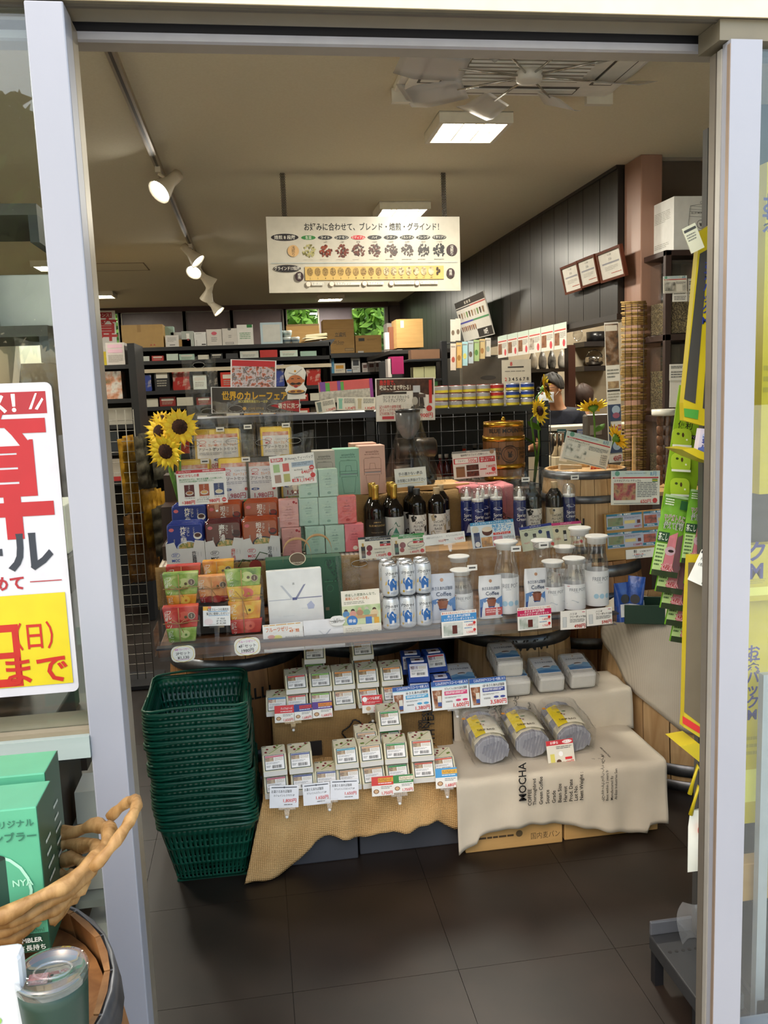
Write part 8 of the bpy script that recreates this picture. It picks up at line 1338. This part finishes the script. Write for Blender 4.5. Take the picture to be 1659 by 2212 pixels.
for k in range(2): t = thing('steel_cup_stack', ['steel cup stack beside the black rack post', 'second steel cup stack by the counter'][k], 'cup stack', (P(1197 + 12 * k, 960, 5.2).x, 5.2, P(1200, 985, 5.2).z)); b = MB(); b.lathe([(.025, 0), (.03, .14), (.028, .145)], 16, CHR); b.build('cups', t)
b = MB(); b.box(P(1188, 990, 5.2).x, P(1262, 990, 5.2).x, 5.1, 5.35, 0, P(1200, 985, 5.2).z - .001, C('#c8b898', .5)); o = b.build('cup_stand', bev=.003); tag(o, 'pale cup stand behind the tilted August card', 'stand')
cx, z, w, h = fit(1266, 895, 1322, 1010, 5.3); t = thing('coffee_machine', 'grey drink machine with a faint panel behind the sunflower', 'coffee machine', (cx, 5.3, 0)); b = MB(); b.box(-w / 2, w / 2, 0, .07, 0, z + h, C('#55504a', .35, .3)); b.build('body', t, bev=.012); b = MB(); b.box(-w * .35, w * .1, -.004, 0, z + h * .62, z + h * .8, C('#77726a', .4)); b.build('panel', t)
# ================================================================ people
SKIN = tex('skin', 'noise', '#b5815f', '#c8936f', (12, 12, 12), .5, 0); NAVY = tex('navy_polo', 'noise', '#0c0f1c', '#12172a', (60, 60, 60), .8, .2, .001)
def skinmesh(name, verts, edges, mat, parent, root=0):
    me = bpy.data.meshes.new(name); me.from_pydata([v[:3] for v in verts], edges, []); me.materials.append(mat); o = link(name, me, parent)
    m = o.modifiers.new('skin', 'SKIN'); m.use_smooth_shade = True
    for i, v in enumerate(verts): sv = me.skin_vertices[0].data[i]; sv.radius = (v[3], v[4] if len(v) > 4 else v[3]); sv.use_root = i == root
    s = o.modifiers.new('smooth', 'SUBSURF'); s.levels = 2; s.render_levels = 2; return o
def person(lab, loc, rz, hair, lean=.12, arms=True, top=NAVY, hs=1.0, long_hair=False, mask=True):
    t = thing('person', lab, 'person', loc, (0, 0, R_(rz))); L = lambda z: -lean * max(0, z - .95) / .6
    V = [(0, 0, .95, .10, .10), (0, L(1.2), 1.18, .09, .09), (0, L(1.36), 1.34, .085, .085), (0, L(1.45), 1.45, .055), (0, L(1.5) - .02, 1.52, .065, .07), (0, L(1.6) - .035, 1.60, .075, .095), (0, L(1.66) - .02, 1.67, .06, .08),
         (-.10, 0, .90, .085), (-.10, -.01, .50, .055), (-.10, .01, .08, .04), (-.10, -.12, .04, .035), (.10, 0, .90, .085), (.10, -.01, .50, .055), (.10, .01, .08, .04), (.10, -.12, .04, .035),
         (-.185, L(1.4), 1.38, .055), (-.24, L(1.15) - .02, 1.14, .043), (-.18, L(1.1) - .25, 1.12, .034), (-.15, L(1.1) - .32, 1.12, .028), (.185, L(1.4), 1.38, .055), (.24, L(1.15) - .02, 1.14, .043), (.18, L(1.1) - .25, 1.12, .034), (.15, L(1.1) - .32, 1.12, .028)]
    E = [(0, 1), (1, 2), (2, 3), (3, 4), (4, 5), (5, 6), (0, 7), (7, 8), (8, 9), (9, 10), (0, 11), (11, 12), (12, 13), (13, 14), (2, 15), (15, 16), (16, 17), (17, 18), (2, 19), (19, 20), (20, 21), (21, 22)]
    for s, w in ((-1, 18), (1, 22)):
        bx_, by_, bz_ = V[w][:3]
        for k in range(5):
            n = len(V); ox = (k - 1.6) * .017 if k < 4 else -s * .035; fl = (.05, .06, .056, .045, .03)[k]
            V += [(bx_ + ox, by_ - .045 if k < 4 else by_ - .02, bz_, .0085), (bx_ + ox * 1.05, by_ - .045 - fl * .6, bz_ - .012, .008), (bx_ + ox * 1.05, by_ - .045 - fl, bz_ - .03, .007)]; E += [(w, n), (n, n + 1), (n + 1, n + 2)]
    skinmesh('body', V, E, SKIN, t)
    g = .018; CV = [(0, 0, .88, .15, .14), (0, L(1.2), 1.18, .15, .14), (0, L(1.36), 1.35, .145, .135), (0, L(1.43), 1.44, .08), (-.19, L(1.4), 1.375, .085), (-.235, L(1.2), 1.19, .075), (.19, L(1.4), 1.375, .085), (.235, L(1.2), 1.19, .075)]
    skinmesh('shirt', CV, [(0, 1), (1, 2), (2, 3), (2, 4), (4, 5), (2, 6), (6, 7)], top, t)
    PV = [(0, 0, .93, .14, .115)] + [(s * .1, 0, z, r) for s in (-1, 1) for z, r in ((.86, .1), (.5, .075), (.1, .06))]; skinmesh('trousers', PV, [(0, 1), (1, 2), (2, 3), (0, 4), (4, 5), (5, 6)], C('#1c1d22', .8), t)
    hc = Vector((0, L(1.62) - .025, 1.625)); HM = tex('hair_' + hair[1:], 'wood', hair, hair, (60, 60, 8), .6, .4, .003)
    def hf(u, v):
        a = u * 6.283; ph = v * (2.3 if long_hair else 1.75); front = max(0, -math.sin(a)); lim = 1 - front * (.45 if not long_hair else .3); ph *= lim; r = .097 + .004 * math.sin(a * 23 + v * 9) + .004 * math.sin(a * 11 - v * 17)
        return (hc.x + r * .86 * math.sin(ph) * math.cos(a), hc.y + r * 1.1 * math.sin(ph) * math.sin(a) + .012, hc.z + r * 1.12 * math.cos(ph))
    m = MB(); m.grid(hf, 32, 12, HM); m.build('hair', t, solid=.012)
    if mask:
        m = MB(); m.grid(lambda u, v: (hc.x + .078 * math.sin((u - .5) * 2.6), hc.y - .098 * math.cos((u - .5) * 2.2) - .02 + .012 * abs(v - .5), 1.50 + v * .085), 14, 6, C('#d8dce0', .8)); m.build('face_mask', t, solid=.003)
        m = MB(); m.tube([(.07, hc.y - .03, 1.56), (.08, hc.y + .01, 1.60)], .0015, WHITE, 4); m.tube([(-.07, hc.y - .03, 1.56), (-.08, hc.y + .01, 1.60)], .0015, WHITE, 4); m.build('mask_loop', t)
        m = MB()
        for s in (-1, 1): m.tube([(s * .033 + .024 * math.cos(a), hc.y - .115, 1.615 + .017 * math.sin(a)) for a in [i * .524 for i in range(12)]], .0018, INK, 4, True); m.tube([(s * .057, hc.y - .112, 1.618), (s * .083, hc.y - .05, 1.622), (s * .085, hc.y + .01, 1.615)], .0018, INK, 4)
        m.tube([(-.009, hc.y - .116, 1.617), (.009, hc.y - .116, 1.617)], .0018, INK, 4); m.build('eyeglasses', t)
    for s in (-1, 1):
        m = MB(); m.lathe([(.002, -.006), (.016, -.003), (.018, .002), (.008, .006)], 12, SKIN); m.build('ear', t, (s * .081, hc.y + .015, 1.60), (R_(10), R_(90 * s), 0)); m = MB(); m.lathe([(.001, -.008), (.009, -.004), (.011, 0), (.009, .004), (.001, .008)], 10, C('#e4e0da', .3)); m.lathe([(.005, .0), (.004, .002)], 8, INK, (0, 0, .009)); m.build('eye', t, (s * .033, hc.y - .09, 1.615), (R_(90), 0, 0))
    m = MB(); m.prism([(0, 0), (-.022, .005), (-.004, .045)], -.011, .011, SKIN, True); m.build('nose', t, (0, hc.y - .098, 1.565))
    m = MB(); m.box(-.026, .026, -.004, 0, 0, .035, C('#dcdcd8', .4)); m.box(-.02, .02, -.0048, -.004, .008, .02, C('#8a8e96', .4)); m.build('name_badge', t, (-.075, L(1.28) - .128, 1.26), (R_(-6), 0, 0))
    return t
mp = P(1205, 830, 6.75); person('masked shopkeeper with glasses and navy polo leaning over the counter', (mp.x + .17, 6.93, -.06), -58, '#2c2723', .2)
mp = P(1008, 830, 7.2); person('person with reddish brown hair behind the mackerel cans', (mp.x, 7.2, -.13), 150, '#4a2a1c', .02, long_hair=True, mask=False)
mp = P(1236, 860, 7.75); person('person with dark brown hair bending behind the shopkeeper', (mp.x + .06, 7.75, -.16), 120, '#3a2418', .05, long_hair=True, mask=False)
# ================================================================ poster on the shopfront glass and shelving behind it
pz0, pz1, pr = P(165, 1493, 1.686).z, P(108, 825, 1.686).z, P(140, 1150, 1.686).x; pw_, ph_ = .52, pz1 - pz0
o = (Vector((pr - pw_ / 2, 1.686, pz0)), (0, 0, 0), pw_, ph_)
U = lambda px, y: 1 - (pr - P(px, y, 1.686).x) / pw_
VV = lambda y: (pz1 - P(60, y, 1.686).z) / ph_
gl = [('r', .02, VV(846), U(100, 870), VV(894), '#9c222c'), ('t', U(34, 870), VV(870), .055, '大きなチャンス！', '#f4ece6', 'r', .03), ('p', [(U(62, 880), VV(884)), (U(68, 880), VV(884)), (U(80, 855), VV(850)), (U(76, 855), VV(850))], '#f4ece6'), ('p', [(U(75, 880), VV(884)), (U(81, 880), VV(886)), (U(93, 855), VV(864)), (U(90, 855), VV(860))], '#f4ece6'), ('t', U(110, 1020), VV(1030), .34, '決算', '#a81e26', 'r', .022), ('t', U(115, 1190), VV(1192), .115, 'セール', '#2a303a', 'r', .03), ('t', U(52, 1255), VV(1258), .04, '感謝を込めて', '#9c222c', 'r', .03), ('r', U(65, 1255), VV(1256), U(134, 1255), VV(1258), '#9c222c'), ('r', .02, VV(1284), U(150, 1380), VV(1482), '#c9b718'), ('r', U(30, 1410), VV(1346), U(45, 1410), VV(1480), '#b02016'), ('r', U(-60, 1410), VV(1346), U(45, 1410), VV(1362), '#b02016'), ('r', U(-60, 1410), VV(1406), U(45, 1410), VV(1419), '#b02016'), ('r', U(-60, 1410), VV(1463), U(45, 1410), VV(1480), '#b02016'), ('r', U(-75, 1410), VV(1346), U(-60, 1410), VV(1480), '#b02016'), ('t', U(-90, 1400), VV(1415), .2, '31', '#b02016', 'r', .03), ('t', U(115, 1370), VV(1375), .075, '（日）', '#b02016', 'r', .01, .13), ('t', U(147, 1440), VV(1448), .085, 'まで', '#b02016', 'r', .02)]
card('sale_poster', 'red, white and yellow sale poster on the glass beside the jamb', 'poster', o, gl, C('#c6c6cc', .2), th=.003, r=.012)
b = MB(); b.box(-2.6, -.46, 1.84, 2.06, 0, .93, C('#17191a', .5)); o = b.build('low_cabinet', bev=.004); tag(o, 'low black cabinet standing behind the shopfront glass', 'cabinet')
for k in range(5): b = MB(); b.box(-.06, .06, 0, .1, 0, .075, C(['#d8d4cc', '#c8c4bc'][k % 2], .6)); q = b.build('paper_stack', None, (-.385, 1.9, .02 + k * .16)); tag(q, 'wrapped white paper stack by the jamb foot, %s from the floor' % ('first second third fourth fifth'.split()[k]), 'paper stack', 'paper stacks')
for k in range(5): b = MB(); b.box(-.455, -.33, 1.86, 2.06, .0 + k * .16, .018 + k * .16, C('#8a8c88', .4)); q = b.build('wire_shelf'); tag(q, 'thin grey shelf under the %s paper stack' % ('first second third fourth fifth'.split()[k]), 'shelf', 'thin grey shelves')
GS = thing('slotted_shelf', 'black slotted steel shelving behind the shopfront glass', 'shelf', (-.62, 2.1, 0))
for x in (0, -.5):
    m = MB(); m.box(x - .03, x + .03, 0, .06, 0, 2.3, C('#23252c', .4)); pp = m.build('post', GS); m = MB()
    for k in range(44): m.box(x - .012, x - .004, -.001, .0, .1 + k * .05, .125 + k * .05, INK)
    m.build('slot', pp)
for z in (2.02, 1.75, 1.2, .75): m = MB(); m.box(-.9, .16, .02, .36, z, z + .025, C('#4a4438', .5)); m.box(.14, .16, .02, .36, z - .06, z, C('#2e2c28', .5)); m.build('shelf', GS)
for k, (x, z, c, lab) in enumerate(((-.50, 1.777, '#c8c4b8', 'pale carton on the slotted shelf behind the glass'), (-.75, 1.777, '#a8b0a4', 'grey carton on the slotted shelf behind the glass'), (-.55, 1.227, '#d8d0b8', 'cream carton behind the sale poster'), (-.6, .777, '#3a4a3a', 'dark green carton low behind the glass'))): m = MB(); m.box(-.08, .08, 0, .2, 0, .12, C(c, .5)); q = m.build('shelf_carton', None, (x, 2.18, z), bev=.003); tag(q, lab, 'box', 'cartons on the slotted shelf')
clear_bag('crinkled clear bag hanging behind the shopfront glass', 78, 650, 2.03, 1.48, .11, .26, .05, False)
# ================================================================ tumbler stand outside
barrel('display_barrel', 'upright barrel outside the glass carrying the wicker basket', (-.52, 1.10), .285, .835, WOOD, hoops=(.1, .3, .7, .975), z0=-.02)
WK = tex('wicker', 'wood', '#8a6230', '#c39a62', (50, 50, 14), .6, .6, .004); t = thing('wicker_basket', 'boat-shaped wicker basket of tumbler boxes outside the glass', 'basket', (-.55, 1.27, .80))
def bel(f, a): k = .62 + .38 * f; x = .295 * k * math.copysign(abs(math.cos(a)) ** .75, math.cos(a)); y = .115 * k * math.copysign(abs(math.sin(a)) ** .75, math.sin(a)); return x, y, .01 + f * (.085 + .05 * (abs(x) / .295) ** 3)
for r_ in range(7):
    n = 64; pts = [(*bel(r_ / 6, 6.283 * i / n)[:2], bel(r_ / 6, 6.283 * i / n)[2] + .003 * math.sin(i * 1.4 + r_ * 3.1)) for i in range(n)]; m = MB(); m.tube(pts, [.0105 + .0028 * math.sin(i * 1.57 + r_) for i in range(n)], WK, 8, True); m.build('wicker_row', t)
m = MB(); m.lathe([(.01, 0), (.11, .002), (.11, .006)], 20, WK); q = m.build('base', t); q.scale = (1.6, .62, 1)
for s in (-1, 1):
    n = 20; m = MB(); m.tube([(s * (.285 + .055 * math.sin(math.pi * i / n)), .075 * math.cos(math.pi * i / n), .14 + .05 * math.sin(math.pi * i / n)) for i in range(n + 1)], [.0085 + .0012 * math.sin(i * 2.1) for i in range(n + 1)], WK, 8); m.build('handle', t)
MINT = C('#57a884', .4); DGR = C('#1f4a38', .4)
for k, (x, y, zt2_, lab) in enumerate(((-.42, 1.20, P(85, 1742, 1.2).z, 'mint tumbler box in front in the wicker basket'), (-.43, 1.30, P(110, 1668, 1.3).z, 'mint tumbler box behind the front one in the basket'))):
    zb = .82; w = .17; h = zt2_ - zb; xr = P(84 if k == 0 else 109, 1800, y).x; t = thing('mint_tumbler_box', lab, 'tumbler box', (xr - w / 2, y, zb), (0, 0, 0), 'mint tumbler boxes'); b = MB(); b.box(-w / 2, w / 2, 0, .085, 0, h, MINT); b.build('carton', t, bev=.002)
    b = MB(); b.box(w / 2, w / 2 + .0008, .0005, .0845, .0005, h - .0005, DGR); b.box(-w / 2 + .0005, w / 2 - .0005, -.0008, 0, .0005, h * .13, DGR); s_ = b.build('side_print', t)
    p = MB(); draw(p, [('t', .97, .1, .045, '珈琲問屋 オリジナル', '#2f6a54', 'r', .015), ('t', .98, .19, .055, 'ステンレス タンブラー', '#2f6a54', 'r', .02), ('e', .55, .56, .36, .36, '#a8dcc0'), ('e', .55, .56, .335, .335, MINT), ('r', .38, .32, .72, .78, '#24463a'), ('e', .55, .32, .17, .04, '#1a2e28'), ('e', .55, .78, .17, .04, '#24463a'), ('e', .52, .55, .09, .09, '#dfe8e0'), ('e', .52, .55, .08, .08, '#24463a'), ('t', .84, .5, .05, 'NYA', '#a8dcc0', 'c', .02), ('t', .97, .84, .035, 'フタ付き 300ml', '#2f6a54', 'r'), ('t', .95, .905, .035, 'STAINLESS STEEL TUMBLER', '#e4ece4', 'r', .03), ('t', .97, .96, .035, '美味しさ長持ち', '#e4ece4', 'r', .01)], w, h, y=-.001); p.build('print', t)
    p = MB(); p.M = Matrix.Translation((w / 2 + .001, .0425, 0)) @ Matrix.Rotation(R_(90), 4, 'Z'); draw(p, [('x', .3, .3 + .09 * q, .75, .345 + .09 * q, 1, '#c8d4c8') for q in range(5)], .085, h); p.build('print', s_)
TX = P(110, 2085, 1.0).x; t = thing('steel_tumbler', 'dark green tumbler with clear lid standing before the basket', 'tumbler', (TX, 1.0, .797)); r = .041
b = MB(); b.lathe([(r * .78, 0), (r * .82, .004), (r * .98, .1), (r, .118)], 40, C('#1f3a30', .4)); b.build('cup', t); b = MB(); b.lathe([(r * .9, .108), (r * .86, .1085), (.002, .1085)], 32, C('#2a1a12', .15)); b.build('interior', t); LID = film('clear_lid', .10, .6, .03, .04, 0); b = MB(); b.lathe([(r * 1.02, .115), (r * 1.05, .122), (r * 1.03, .129), (r * .9, .127), (r * .85, .120), (.002, .120)], 40, LID, cap=False); ld = b.build('lid', t)
b = MB(); b.tube([(.022 * math.cos(a), .006 + .016 * math.sin(a), .1225) for a in [i * .393 for i in range(16)]], .0018, LID, 6, True); b.box(-.024, -.002, -.016, -.004, .121, .127, LID); b.build('slider', ld)
p = MB(); draw(p, [('e', .5, .5, .5, .5, '#dfe6e0'), ('e', .5, .5, .46, .46, '#1f3a30'), ('e', .5, .5, .34, .34, '#dfe6e0'), ('e', .5, .5, .315, .315, '#1f3a30'), ('t', .5, .09, .085, 'COFFEE TONYA', '#dfe6e0', 'c', .02, .46), ('t', .5, .91, .075, 'FRESH ROASTED', '#dfe6e0', 'c', .02, .44), ('p', [(.38, .48), (.62, .48), (.58, .68), (.42, .68)], '#dfe6e0'), ('e', .64, .56, .06, .07, '#dfe6e0'), ('p', [(.5, .48), (.56, .32), (.63, .3), (.58, .44)], '#dfe6e0'), ('p', [(.5, .48), (.44, .38), (.38, .36), (.42, .46)], '#dfe6e0')], .044, .044, z1=.062); p.v = [((r * .935 - y) * math.sin(x / r + .55), -(r * .935 - y) * math.cos(x / r + .55), z) for x, y, z in p.v]; p.build('emblem', t)
q = P(12, 2080, .98); t = thing('leaf_pack', 'white pack with green leaf print beside the tumbler', 'pack', (q.x - .06, .98, .797), (0, 0, 0)); b = MB(); b.box(-.06, .075, 0, .03, 0, q.z - .79, C('#dfe4e8', .25)); b.build('pack', t, bev=.008); p = MB(); draw(p, [('e', .8, .3 + .18 * k, .08, .05, '#8ab85a') for k in range(4)], .13, q.z - .79, y=-.001); p.build('print', t)

# ceiling lights added to brighten the kitchen, out of sight above the hatch
for k, (x, y) in enumerate(((3.0, 6.6), (3.0, 8.0), (4.2, 7.2))):
    dup(lm0, (x, y, HC), label='added unseen square luminaire brightening the kitchen, %s' % ('near the counter', 'near the oven', 'by the end wall')[k], group='square ceiling luminaires'); area_light((x, y, HC - .056), .3, .3, LUM * .6)
